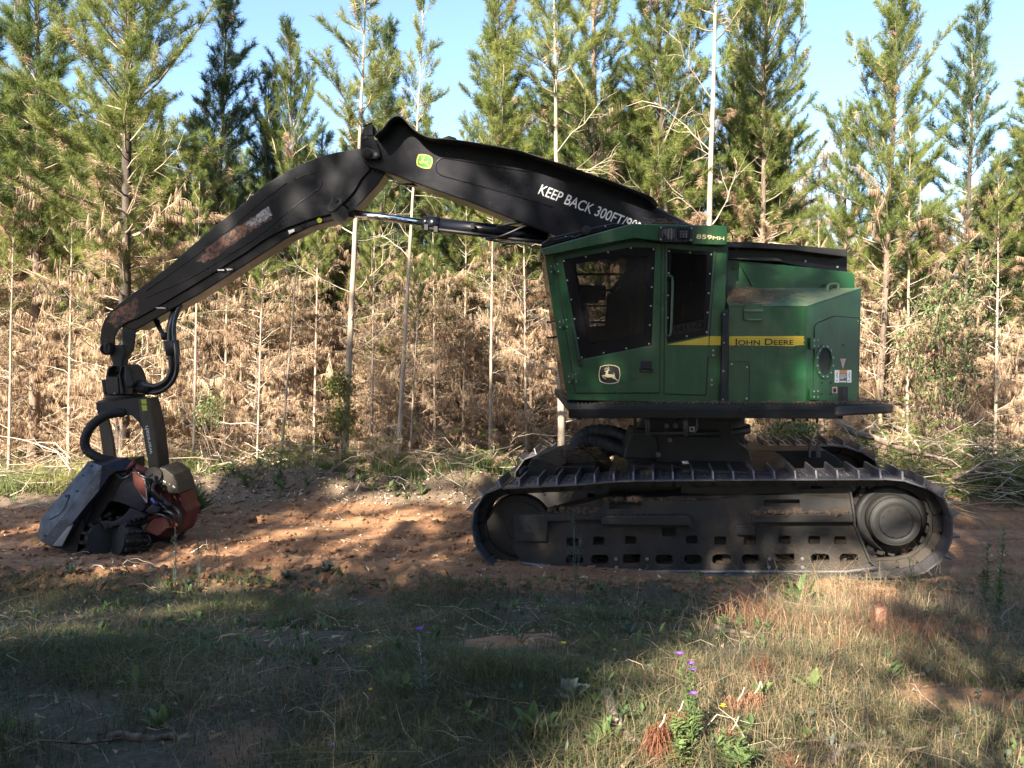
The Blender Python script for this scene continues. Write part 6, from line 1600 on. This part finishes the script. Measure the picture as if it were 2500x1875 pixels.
rngc = np.random.default_rng(64)
def chips(name, n, xs, ysr, mat, seed):
    r = np.random.default_rng(seed); fo = Foli(); x = r.uniform(*xs, n); y = r.uniform(*ysr, n); z = gz(x, y) + r.uniform(0, .03, n)
    fo.add(np.stack([x, y, z], 1), nrm(r.normal(size=(n, 3)) * np.array([1, 1, .4])), r.uniform(.02, .09, n), np.full(n, .022), r.uniform(.2, 1, n)); o = fo.mesh(name, mat); o['kind'] = 'stuff'
chips('wood_chips', 2200, (-6.5, 1.0), (11.7, 13.3), TWIG, 65)
chips('wood_chips', 900, (-8, 6), (8.2, 11.7), TWIG, 66)
chips('leaf_scraps', 2500, (-6, 6), (2.8, 7.8), STRAW, 67)
# needles and grit lying on the machine's ledges
fo = Foli(); rng = np.random.default_rng(71)
def litter(n, fx, L=.10, w=.004):
    P = np.array([fx() for _ in range(n)]); a = rng.random(n) * 6.283; D = np.stack([np.cos(a), np.sin(a), rng.uniform(-.05, .3, n)], 1)
    fo.add(P, nrm(D), np.full(n, L) * rng.uniform(.5, 1.2, n), np.full(n, w), rng.uniform(.0, .35, n))
litter(900, lambda: (rng.uniform(dl + .3, dc.x - .1), 8.64 + abs(rng.normal()) * .04, DZ1 + abs(rng.normal()) * .012))
litter(500, lambda: (rng.uniform(V[2].x - .3, dc.x - .1), 9.0 + rng.random() * .6, DZ1 + abs(rng.normal()) * .012))
def lidp():
    u = min(.999, abs(rng.normal()) * .30); v_ = rng.random() ** .8 * .98
    return (lid[0].lerp(lid[1], u)).lerp(lid[3].lerp(lid[2], u), v_ * (1 - .3 * u)) + nl * (.012 + abs(rng.normal()) * .012)
litter(1700, lidp, .09)
litter(160, lambda: ZW('z1', rng.uniform(900, 1300), 137, CY + rng.uniform(-.05, .3)) + Vector((0, 0, abs(rng.normal()) * .02)), .12)
litter(400, lambda: ZW('u5', rng.uniform(600, 960), rng.uniform(300, 440), 9.85) + Vector((0, -.02, 0)), .10)
o = fo.mesh('needle_litter', BROWN); o['kind'] = 'stuff'

# ================================================================== PLANTS
def broad_leaf(mb_v, mb_f, tints, base, d, L, w, up, t):
    """a leaf of 6 faces, folded along its rib"""
    base = np.array(base, float); d = nrm(np.array(d, float)); s = nrm(np.cross(d, np.array([0, 0, 1.]) + .01)); n_ = np.cross(s, d)
    o = sum(len(a) for a in mb_v)
    pts = []
    for k, (q, ww) in enumerate(((0, .12), (.3, .8), (.6, 1), (.85, .55))):
        c_ = base + d * L * q + n_ * (up * math.sin(q * 2.6) * L)
        pts += [c_ - s * w * ww * .5 + n_ * w * .18, c_, c_ + s * w * ww * .5 + n_ * w * .18]
    pts.append(base + d * L + n_ * up * L * .2)
    f = []
    for k in range(3):
        a = o + 3 * k
        f += [(a, a + 1, a + 4, a + 3), (a + 1, a + 2, a + 5, a + 4)]
    mb_v.append(np.array(pts)); mb_f += [tuple(q) for q in f]; tints.append(np.full(13, t))
    f3 = [(o + 9, o + 10, o + 12), (o + 10, o + 11, o + 12)]
    return f3
def leafy(name, leaves, mat, parent=None, rng=RNG):
    v = []; f = []; t = []; f3 = []
    for (b, d, L, w, up, tt) in leaves: f3 += broad_leaf(v, f, t, b, d, L, w, up, tt)
    return np_mesh(name, np.concatenate(v), [np.array(f), np.array(f3)], mat, np.clip(np.concatenate(t), 0, 1), smooth=True, parent=parent)
def rosette(px, py, r, n, w, label, mat=WEED, seed=1, up=.5, tint=.5, name='weed_plant', group=None, Y=None, cat='weed'):
    y = Y
    if y is None:
        y = 3.0
        for _ in range(40):
            p = W(px, py, y); zg = float(gz(p.x, p.y)); dd = ray(px, py); y = y + (p.z - zg) / max(.05, -dd.z / dd.y) * .7
            y = max(2.2, min(y, 30))
    p = W(px, py, y); rng = np.random.default_rng(seed)
    e = empty(name, (p.x, p.y, float(gz(p.x, p.y))), label, cat, group)
    lv = []
    for k in range(n):
        a = 6.283 * k / n + rng.normal() * .25; el = rng.uniform(.15, 1.1) * up * 1.6
        L = r * rng.uniform(.55, 1.1)
        lv.append(((p.x, p.y, float(gz(p.x, p.y)) + .005), (math.cos(a) * math.cos(el), math.sin(a) * math.cos(el), math.sin(el)), L, w * rng.uniform(.7, 1.2), rng.uniform(-.05, .15), tint + rng.normal() * .18))
    leafy('leaves', lv, mat, e); return e
def ground_hit(px, py):
    y = 5.0
    for _ in range(60):
        p = W(px, py, y); d = ray(px, py); g = p.z - float(gz(p.x, p.y)); y = max(2.0, min(40, y + g / (-d.z / d.y) * .6))
    return W(px, py, y)
def stem_weed(px, py, topy, label, n_st=3, mat=WEED, seed=1, leafL=.06, flowers=0, fmat=None, spread=.06, stemr=.003, tint=.5, lean=0, group=None, dens=26, name='tall_weed', fuzzy=False, topflower=False):
    p = ground_hit(px, py); H = W(px, topy, p.y).z - p.z; rng = np.random.default_rng(seed)
    e = empty(name, p, label, 'weed', group); 
    lv = []; T = Tubes(); tips = []
    for s in range(n_st):
        a = rng.random() * 6.28; h = H * (1 if s == 0 else rng.uniform(.55, .95))
        pts = [np.array([p.x + math.cos(a) * .01, p.y + math.sin(a) * .01, p.z - .02])]
        ox = math.cos(a) * spread * rng.uniform(.4, 1.2) + lean; oy = math.sin(a) * spread
        for k in range(1, 7):
            t = k / 6; pts.append(np.array([p.x + ox * t ** 1.4 + rng.normal() * .004, p.y + oy * t ** 1.4, p.z + h * t]))
        pts = np.array(pts); T.add(pts, stemr, stemr * .4, 4, tint); tips.append(pts[-1])
        for k in range(dens):
            t = .12 + .88 * k / dens; q = lerp_pts(pts, min(t, .99)); b = rng.random() * 6.28; el = rng.uniform(.1, .8)
            lv.append((q, (math.cos(b) * math.cos(el), math.sin(b) * math.cos(el), math.sin(el)), leafL * (1.25 - .7 * t) * rng.uniform(.6, 1.2), leafL * (.10 if fuzzy else .24), .06, tint + rng.normal() * .16))
        if fuzzy:
            for k in range(7):
                t = rng.uniform(.35, .95); q = lerp_pts(pts, t); b = rng.random() * 6.28; l = H * .16 * (1.2 - t) + .02
                q2 = q + np.array([math.cos(b) * l * .6, math.sin(b) * l * .6, l]); T.add([q, (q + q2) / 2 + .004, q2], stemr * .5, stemr * .3, 3, tint)
                for j in range(7):
                    qq = q + (q2 - q) * rng.random(); lv.append((qq, nrm(rng.normal(size=3) + np.array([0, 0, .6])), leafL * .35, leafL * .09, .05, tint + rng.normal() * .2))
    T.mesh('stem', mat, parent=e); leafy('leaves', lv, mat, e)
    for k in range(flowers):
        tp = tips[k % len(tips)] if k < len(tips) else tips[0] + np.array([rng.normal() * .015, rng.normal() * .015, -.05 - .04 * k])
        fl = []
        for j in range(8):
            b = 6.283 * j / 8; el = .5
            fl.append((tp, (math.cos(b) * math.cos(el), math.sin(b) * math.cos(el), math.sin(el)), .020, .013, .1, .5))
        leafy('flower', fl, fmat, e)
    return e
def bloom(px, py, Hh, label, mat, seed, group, r=.012):
    p = ground_hit(px, py + Hh); topz = W(px, py, p.y).z
    e = empty('wildflower', p, label, 'flower', group); T = Tubes()
    T.add([[p.x, p.y, p.z - .01], [p.x + .01, p.y, (p.z + topz) / 2], [p.x, p.y, topz]], .0018, .0012, 3, .5); T.mesh('stem', WEED, parent=e)
    fl = []
    for j in range(10):
        b = 6.283 * j / 10; el = .35 if j % 2 else .8
        fl.append(((p.x, p.y, topz), (math.cos(b) * math.cos(el), math.sin(b) * math.cos(el), math.sin(el)), r * 1.2, r * .7, .1, .5))
    leafy('petals', fl, mat, e); return e
stem_weed(1690, 1850, 1600, 'green weed with pink-purple flowers on its tips in the lit grass patch at the bottom', 4, WEED, 1, .055, 4, FLOWERP, .05, .0035, .75)
stem_weed(1660, 1875, 1760, 'bushy pale green foot of weeds below the purple-flowered weed', 6, WEED, 2, .06, 0, None, .09, .003, .7, name='weed_plant')
stem_weed(1790, 1890, 1800, 'leafy low green weed right of the purple-flowered weed', 6, WEED, 3, .06, 0, None, .10, .003, .55, name='weed_plant')
stem_weed(2436, 1520, 1290, 'tallest yellow-green spiky weed near the right edge, in front of the dirt road', 2, WEED, 4, .085, 0, None, .03, .005, .75, dens=44)
stem_weed(2402, 1500, 1325, 'darker spiky weed just left of the tallest yellow-green one', 2, WEED, 5, .08, 0, None, .03, .004, .3, dens=40)
stem_weed(2230, 1480, 1360, 'feathery yellow-green weed in front of the drive sprocket', 4, WEED, 6, .045, 0, None, .10, .003, .7, dens=30, fuzzy=True)
stem_weed(2490, 1440, 1400, 'brown seeding weed at the very right edge', 2, STRAW, 7, .04, 0, None, .04, .003, .4, fuzzy=True)
stem_weed(1405, 1500, 1245, 'tall grey-green wispy weed standing in front of the left half of the near track', 3, GREYWEED, 8, .045, 0, None, .04, .003, .5, fuzzy=True, dens=34)
for i, (px, py, ty, nm) in enumerate(((428, 1440, 1290, 'leftmost wispy grey weed of the three below the harvester head'), (488, 1445, 1285, 'bushiest wispy grey weed, middle of the three below the harvester head'), (535, 1420, 1300, 'thinnest wispy grey weed, rightmost of the three below the harvester head'))):
    stem_weed(px, py, ty, nm, 3 - i // 2, GREYWEED, 20 + i, .05, 0, None, .06, .003, .35, fuzzy=True)
stem_weed(1035, 1730, 1540, 'upright leafy weed with one small violet flower left of centre in the grass', 2, GREYWEED, 26, .07, 1, FLOWERP, .03, .003, .4, dens=24)
stem_weed(1375, 1640, 1570, 'thin seed stalk with a small yellow head in the middle of the grass', 1, STRAW, 27, .03, 1, FLOWERY, .02, .002, .4, dens=6)
rosette(1950, 1480, .30, 22, .05, 'dark green rosette of strap leaves in front of the near track', WEED, 31, .7, .15)
rosette(1985, 1700, .13, 16, .045, 'bright green broad-leaved tuft in the lit grass patch', WEED, 32, 1.0, .85)
rosette(1850, 1720, .12, 12, .045, 'yellow-green leaf tuft left of the bright broad-leaved tuft', WEED, 33, .8, .8)
rosette(175, 1415, .13, 34, .025, 'pale grey-green leafy weed at the road edge below the harvester head', GREYWEED, 34, .8, .9)
rosette(700, 1420, .11, 34, .028, 'grey-green weed clump on the road edge left of the track', GREYWEED, 35, .6, .45)
rosette(800, 1400, .12, 44, .03, 'broad grey-green weed clump on the road edge, nearest the track', GREYWEED, 36, .6, .5)
rosette(460, 1435, .11, 30, .026, 'dark green weed on the road edge beside the wispy weeds', GREYWEED, 37, .6, .3)
rosette(1390, 1720, .14, 16, .06, 'pale blue-green broad-leaved weed in the shaded grass left of the grey stick', GREYWEED, 38, .7, .85)
rosette(1300, 1800, .15, 16, .05, 'mid-green broad-leaved weed near the bottom edge, left of the grey stick', WEED, 39, .7, .5)
rosette(1480, 1830, .13, 18, .035, 'bright green narrow-leaved tuft below the grey stick at the bottom edge', WEED, 40, 1.2, .8)
rosette(1530, 1560, .12, 14, .04, 'small blue-green upright tuft right of the centre of the grass', GREYWEED, 42, 1.1, .6)
rosette(1210, 1500, .11, 14, .035, 'small blue-green tuft at the top edge of the grass below the track idler', GREYWEED, 43, 1.1, .6)
rosette(395, 1780, .10, 9, .035, 'small lit pale green leaf tuft at the lower left', WEED, 41, 1.2, .9)
rosette(475, 1255, .42, 70, .06, 'bright green leafy plant on the dirt right beside the harvester head', WEED, 44, 1.0, .7, name='bushy_weed')
for i, (px, py, lb, m_) in enumerate(((1765, 1727, 'big round yellow flower beside the purple-flowered weed', 0), (2014, 1522, 'yellow-orange flower left of the reddish stub', 0), (962, 1858, 'yellow flower at the bottom edge left of centre', 0), (1283, 1575, 'small yellow flower in the middle of the shaded grass', 0), (1500, 1588, 'small yellow flower right of centre in the shaded grass', 0), (905, 1685, 'tiny yellow flower beside the lit grass left of centre', 0),
                                 (1747, 1805, 'violet flower low in the grass right of the purple-flowered weed', 1), (1036, 1526, 'violet flower left of centre at the top of the shaded grass', 1), (812, 1822, 'violet-blue flower near the bottom edge, left of centre', 1), (1408, 1662, 'violet flower in the shaded grass above the pale broad-leaved weed', 1))):
    bloom(px, py, 40 if m_ == 0 else 26, lb, FLOWERY if m_ == 0 else FLOWERP, 50 + i, 'yellow wildflowers in the grass' if m_ == 0 else 'violet wildflowers in the grass', .016 if i == 0 else .010)
# small mixed weeds growing through the grass and on the berm: nobody could count them
def weed_cover(name, n, mat, seed, xs, ysr, dens, L=(.02, .07), tint=.5):
    r = np.random.default_rng(seed); lv = []; k = 0
    while k < n:
        y = r.uniform(*ysr); x = r.uniform(*xs)
        if abs(x) > y * .68 + .6 or dens(x, y) < r.random(): k += .2; continue
        z = gz(float(x), float(y)); t = tint + r.normal() * .2; s_ = r.uniform(.6, 1.4)
        for j in range(r.integers(4, 9)):
            a = r.random() * 6.28; el = r.uniform(.1, 1.2); l = r.uniform(*L) * s_
            lv.append(((x + r.normal() * .012, y + r.normal() * .012, z + r.random() * .05 * s_), (math.cos(a) * math.cos(el), math.sin(a) * math.cos(el), math.sin(el)), l, l * r.uniform(.2, .45), .08, t + r.normal() * .1))
        k += 1
    o = leafy(name, lv, mat); o['kind'] = 'stuff'
pn = lambda x, y, s, sd: float(patch(np.array(x), np.array(y), s, sd))
weed_cover('low_weeds', 900, WEED, 201, (-5.5, 5.5), (2.6, 7.7), lambda x, y: .3 + 2.2 * pn(x, y, .9, 203), tint=.45)
weed_cover('low_grey_weeds', 700, GREYWEED, 202, (-5.5, 5.5), (2.6, 7.9), lambda x, y: .3 + 2.2 * pn(x, y, .8, 204), (.012, .042), .4)
weed_cover('verge_weeds', 900, WEED, 205, (-9, 9), (11.9, 15.5), lambda x, y: .35 + 2.2 * pn(x, y, .6, 206), (.05, .15), .7)
# russet tufts of dead needles
def tuft(px, py, topy, label, n, seed, spread=.5, mat=REDDEAD, down=False, tint=.5, name='dead_needle_tuft', wd=.0035):
    p = ground_hit(px, py); H = W(px, topy, p.y).z - p.z; rng = np.random.default_rng(seed)
    e = empty(name, p, label, 'dead needles', 'russet dead pine sprays lying in the grass'); fo = Foli()
    b = np.array([p.x, p.y, p.z + (H * .9 if down else -.01)]); P = b + rng.normal(size=(n, 3)) * np.array([.02, .02, .01])
    d = nrm(np.stack([rng.normal(size=n) * spread, rng.normal(size=n) * spread, np.full(n, -1. if down else 1.)], 1))
    fo.add(P, d, H * rng.uniform(.6, 1.15, n), np.full(n, wd), np.clip(tint + .2 * rng.normal(size=n), 0, 1)); fo.mesh('needles', mat, parent=e)
    T = Tubes(); T.add([b, b + np.array([.02, 0, .03]), b + np.array([.03, 0, .06])], .004, .003, 4, .5); T.mesh('stub', TWIG, parent=e)
tuft(1840, 1745, 1690, 'pale russet needle spray hanging in the lit grass patch', 150, 1, .3, down=True, tint=.8)
tuft(1800, 1760, 1705, 'small pale russet needle spray left of the larger lit one', 90, 2, .25, down=True, tint=.8)
tuft(1605, 1875, 1770, 'large dark russet needle spray at the bottom edge beside the purple-flowered weed', 320, 3, .35, down=True, tint=.4)
tuft(1650, 1800, 1740, 'dark russet needle spray behind the purple-flowered weed', 220, 4, .35, down=True, tint=.3)
tuft(1785, 1815, 1780, 'russet needle spray below the big yellow flower', 140, 5, .5, down=True, tint=.8)
tuft(1860, 1660, 1580, 'upright russet tuft in the tall dry grass', 160, 6, .3, tint=.3)
tuft(2060, 1600, 1540, 'russet tuft right below the reddish stub', 160, 7, .35, tint=.6)
tuft(1930, 1875, 1820, 'flattened russet tuft at the bottom edge of the lit patch', 160, 8, .9, tint=.6)
# reddish stub
p = ground_hit(2150, 1560); t_ = W(2150, 1482, p.y)
e = empty('tree_stub', p, 'thin reddish broken stub standing upright in the dry grass', 'stump')
MB().tube([(p.x, p.y, p.z - .05), (p.x + .004, p.y, (p.z + t_.z) / 2), (p.x - .005, p.y, t_.z)], [.05, .042, .036], 9).build('stub', bark_mat('reddish_stub_bark', (.10, .04, .025), (.26, .12, .075), (.38, .22, .15), 30), e)
for k in range(5): MB().cyl((p.x - .03 + k * .014, p.y, t_.z - .02), (p.x - .032 + k * .015, p.y, t_.z + .02 + .01 * (k % 3)), .007, .001, 5).build('splinter', REDDEAD, e)
# ---- sticks and fallen branches
def stick(pts, r, label, mat=WOODG, name='fallen_branch', group=None, twigs=0, seed=1, cat='branch', lift=.0):
    P = []
    for q in pts:
        g = ground_hit(q[0], q[1]); 
        if len(q) > 2: g = W(q[0], q[1], q[2])
        P.append(g + Vector((0, 0, r + lift)))
    e = empty(name, P[0], label, cat, group)
    S = smoothpts(P, 4); n = len(S)
    rng = random.Random(seed)
    MB().tube([s + Vector((rng.uniform(-1, 1), rng.uniform(-1, 1), rng.uniform(-1, 1))) * r * .35 for s in S], [r * (1.1 - .7 * k / n) for k in range(n)], 7).build('limb', mat, e)
    nr = np.random.default_rng(seed)
    for k in range(twigs):
        t = nr.uniform(.1, .95); i = min(int(t * (n - 1)), n - 2); b = S[i]
        T = Tubes(); pts_ = curve_branch(b, nr.random() * 6.28, .5, .1, nr.uniform(.15, .6) * (r / .02) ** .5, 4, nr, .3); T.add(pts_, r * .35, r * .1, 3, .5); T.mesh('side_twig', mat, parent=e)
    return e
stick([(1480, 1705), (1500, 1770), (1530, 1810), (1553, 1828)], .028, 'thick grey broken branch lying at the bottom right of centre', WOODG, seed=2)
stick([(1720, 1735, 4.15), (1750, 1690, 4.3), (1790, 1675, 4.4), (1845, 1665, 4.5)], .013, 'bent pale grey stick arching beside the purple-flowered weed', WOODG, seed=3, twigs=2)
stick([(1865, 1452), (1935, 1482), (1990, 1500), (2060, 1512)], .022, 'weathered pale branch lying under the dark rosette', WOODG, seed=4, twigs=3)
stick([(1745, 1542), (1790, 1548), (1830, 1550)], .018, 'flat grey piece of wood in the shaded grass right of centre', WOODG, seed=5)
stick([(1862, 1838), (1960, 1812), (2010, 1815), (2050, 1835)], .006, 'thin curved pale stick in the lit patch at the bottom', WOODG, seed=6)
stick([(2340, 1870), (2380, 1800), (2440, 1760), (2500, 1740)], .006, 'long thin arched stick in the dark shade at the lower right corner', WOODG, seed=7)
stick([(1735, 1660, 4.6), (1748, 1640, 4.6), (1740, 1600, 4.6), (1727, 1573, 4.6)], .004, 'upright thin white stalk beside the purple-flowered weed', TWIG if False else WOODG, seed=8)
stick([(2020, 1872), (2060, 1835), (2120, 1828), (2200, 1835)], .014, 'grey stick lying at the bottom edge of the lit patch', WOODG, seed=9, twigs=3)
stick([(1130, 1700), (1160, 1708), (1185, 1705)], .012, 'short brown stick in the middle of the shaded grass', WOODG, seed=10)
stick([(65, 1710), (115, 1700)], .010, 'short pale stick in the shaded grass at the left', WOODG, seed=11)
stick([(272, 1800), (320, 1803), (400, 1806), (470, 1800)], .024, 'dark rotten log half hidden in the grass at the lower left', BARK, seed=12, lift=-.02, twigs=2)
stick([(1380, 1540), (1440, 1555), (1475, 1600)], .007, 'thin dark curved twig in the shaded grass above centre right', WOODG, seed=13, twigs=2)
stick([(1590, 1720), (1650, 1700), (1700, 1690), (1600, 1660)], .006, 'tangled thin twig right of the thick grey broken branch', WOODG, seed=14)
# far side: logs, bark and slash branches
e = None
def log3(name, a, b, r, mat, label, cat='log', twigs=0, seed=1, group=None):
    e = empty(name, (a + b) / 2, label, cat, group); rng = random.Random(seed)
    P = [a.lerp(b, k / 7) + Vector((0, rng.uniform(-1, 1) * r * .4, rng.uniform(-1, 1) * r * .5)) for k in range(8)]
    MB().tube(P, [r * (1.1 - .4 * k / 7) for k in range(8)], 9).build('log', mat, e)
    nr = np.random.default_rng(seed)
    for k in range(twigs):
        b0 = P[nr.integers(1, 7)]; T = Tubes(); T.add(curve_branch(b0, nr.random() * 6.28, .6, .1, nr.uniform(.3, 1.1), 5, nr, .3), r * .35, .003, 4, .5); T.mesh('side_twig', TWIG, parent=e)
    return e
log3('fallen_log', W(515, 1240, 12.3), W(675, 1205, 12.6), .05, WOODF, 'pale barked pole lying at the foot of the bright bare pole pine', seed=21, twigs=3)
log3('fallen_log', W(700, 1245, 12.2), W(512, 1275, 12.1), .025, WOODF, 'thin pale pole lying below the thicker one at the foot of the bare pine', seed=22)
log3('fallen_branch', W(840, 1218, 12.25), W(1030, 1178, 12.5), .035, BARK, 'dark curved branch lying on the dirt mound right of the bark slab', seed=23, twigs=5, cat='branch')
log3('fallen_log', W(960, 1172, 12.9), W(1120, 1155, 13.3), .05, BARKP, 'pale log lying behind the dirt mound near the track', seed=24, twigs=4)
log3('fallen_branch', W(1010, 1190, 12.4), W(1170, 1200, 12.5), .02, BARK, 'thin brown branch on the mound just left of the near track', seed=25, twigs=5, cat='branch')
log3('fallen_log', W(60, 1165, 13.6), W(240, 1150, 14.0), .05, BARKP, 'reddish pale log lying in the grass left of the harvester head', seed=26)
log3('fallen_branch', W(2055, 1045, 13.0), W(2330, 1135, 12.4), .05, BARK, 'long grey felled trunk sloping down in the slash pile right of the machine', seed=27, twigs=14, cat='branch')
log3('fallen_branch', W(2330, 1160, 12.0), W(2480, 1120, 12.6), .04, BARK, 'grey felled limb in the slash pile at the right edge', seed=28, twigs=10, cat='branch')
log3('fallen_branch', W(2120, 1150, 12.0), W(2290, 1180, 11.6), .02, BARK, 'thin grey limb at the near foot of the slash pile', seed=29, twigs=8, cat='branch')
# bark slab
sl = empty('bark_slab', W(800, 1200, 12.4), 'big weathered slab of split grey wood leaning up on the dirt mound', 'wood slab')
plate('slab', 's', [(765, 1212), (800, 1190), (830, 1165), (858, 1150), (866, 1158), (850, 1178), (857, 1176), (852, 1192), (835, 1204), (800, 1214)], 12.35, .12, WOODG, sl, bevel=.01)
for k in range(4): plate('splinter', 's', [(775 + k * 15, 1208 - k * 6), (835 + k * 8, 1165 + k * 3), (845 + k * 6, 1166 + k * 5), (790 + k * 15, 1210 - k * 5)], 12.31 - .01 * k, .03, WOODG, sl, bevel=.004)
# splintered stump, fresh wood
ss = empty('splintered_stump', W(485, 1205, 12.9), 'pale splintered fresh stump standing right of the harvester head', 'stump')
MB().cyl(W(485, 1215, 12.9), W(485, 1185, 12.9), .085, .08, 12).build('stump_base', BARK, ss)
for k, (x, ty, w_) in enumerate(((476, 1150, 5), (484, 1126, 7), (491, 1150, 5), (498, 1160, 4), (470, 1168, 4))):
    plate('splinter', 's', [(x - w_, 1195), (x - w_ * .8, (1195 + ty) / 2), (x, ty), (x + w_ * .9, (1195 + ty) / 2 + 8), (x + w_, 1195)], 12.82 + .03 * k, .04, WOODF, ss, bevel=.003)
p0 = W(2150, 1080, 14.6)
log3('broken_pole', W(2150, 1038, 14.6), W(2142, 930, 14.6), .035, WOODF, 'pale broken pole standing upright behind the deck corner', seed=31, cat='pole')
# leafy shrubs in the thicket
def shrub(cx, cy, Y, r, n, label, mat=WEED, seed=1, tint=.6, Ls=.09, squash=1.0):
    c_ = W(cx, cy, Y); e = empty('leafy_shrub', (c_.x, c_.y, float(gz(c_.x, c_.y))), label, 'shrub', None); rng = np.random.default_rng(seed)
    T = Tubes(); lv = []; g0 = np.array([c_.x, c_.y, float(gz(c_.x, c_.y))])
    for k in range(n // 9):
        d = nrm(rng.normal(size=3)) * r * rng.uniform(.35, 1); q = np.array([c_.x, c_.y, c_.z]) + d * np.array([1, 1, squash])
        if k % 9 == 0: T.add([g0, (g0 * .6 + q * .4) + rng.normal(size=3) * .12, (g0 * .2 + q * .8) + rng.normal(size=3) * .1, q], .010, .003, 3, .2)
        for j in range(9): lv.append((q + rng.normal(size=3) * .09, nrm(rng.normal(size=3) + np.array([0, 0, -.1])), Ls * rng.uniform(.6, 1.2), Ls * .42, .05, tint + rng.normal() * .2))
    T.mesh('stems', BARK, parent=e); leafy('foliage', lv, mat, e)
shrub(2290, 850, 14.2, 1.0, 1300, 'broad-leaved green shrub climbing in the dead thicket right of the machine', seed=3, tint=.55, squash=1.3)
shrub(2330, 740, 14.8, .8, 600, 'paler leafy shrub above the broad-leaved one at right', seed=4, tint=.4)
shrub(515, 998, 13.4, .24, 420, 'small bright green leafy clump hanging in the dead branches right of the head', seed=5, tint=.95, Ls=.06)
shrub(350, 985, 14.0, .2, 260, 'small green leafy clump seen between the head frame and the bright leafy clump', seed=6, tint=.6, Ls=.06)
shrub(830, 935, 13.5, .22, 300, 'upper tuft of green needles and leaves on the leaning trunk', mat=NEEDLE, seed=7, tint=.7, Ls=.09)
shrub(835, 1025, 13.5, .25, 320, 'lower tuft of green needles and leaves on the leaning trunk', mat=NEEDLE, seed=8, tint=.5, Ls=.09)
shrub(945, 1130, 13.2, .22, 260, 'bright green young pine shoot at the foot of the white stemmed pine', mat=NEEDLE, seed=9, tint=.9, Ls=.1, squash=1.8)
shrub(1930, 1060, 13.6, .5, 700, 'dark leafy bush behind the tracks under the deck corner', seed=10, tint=.35)
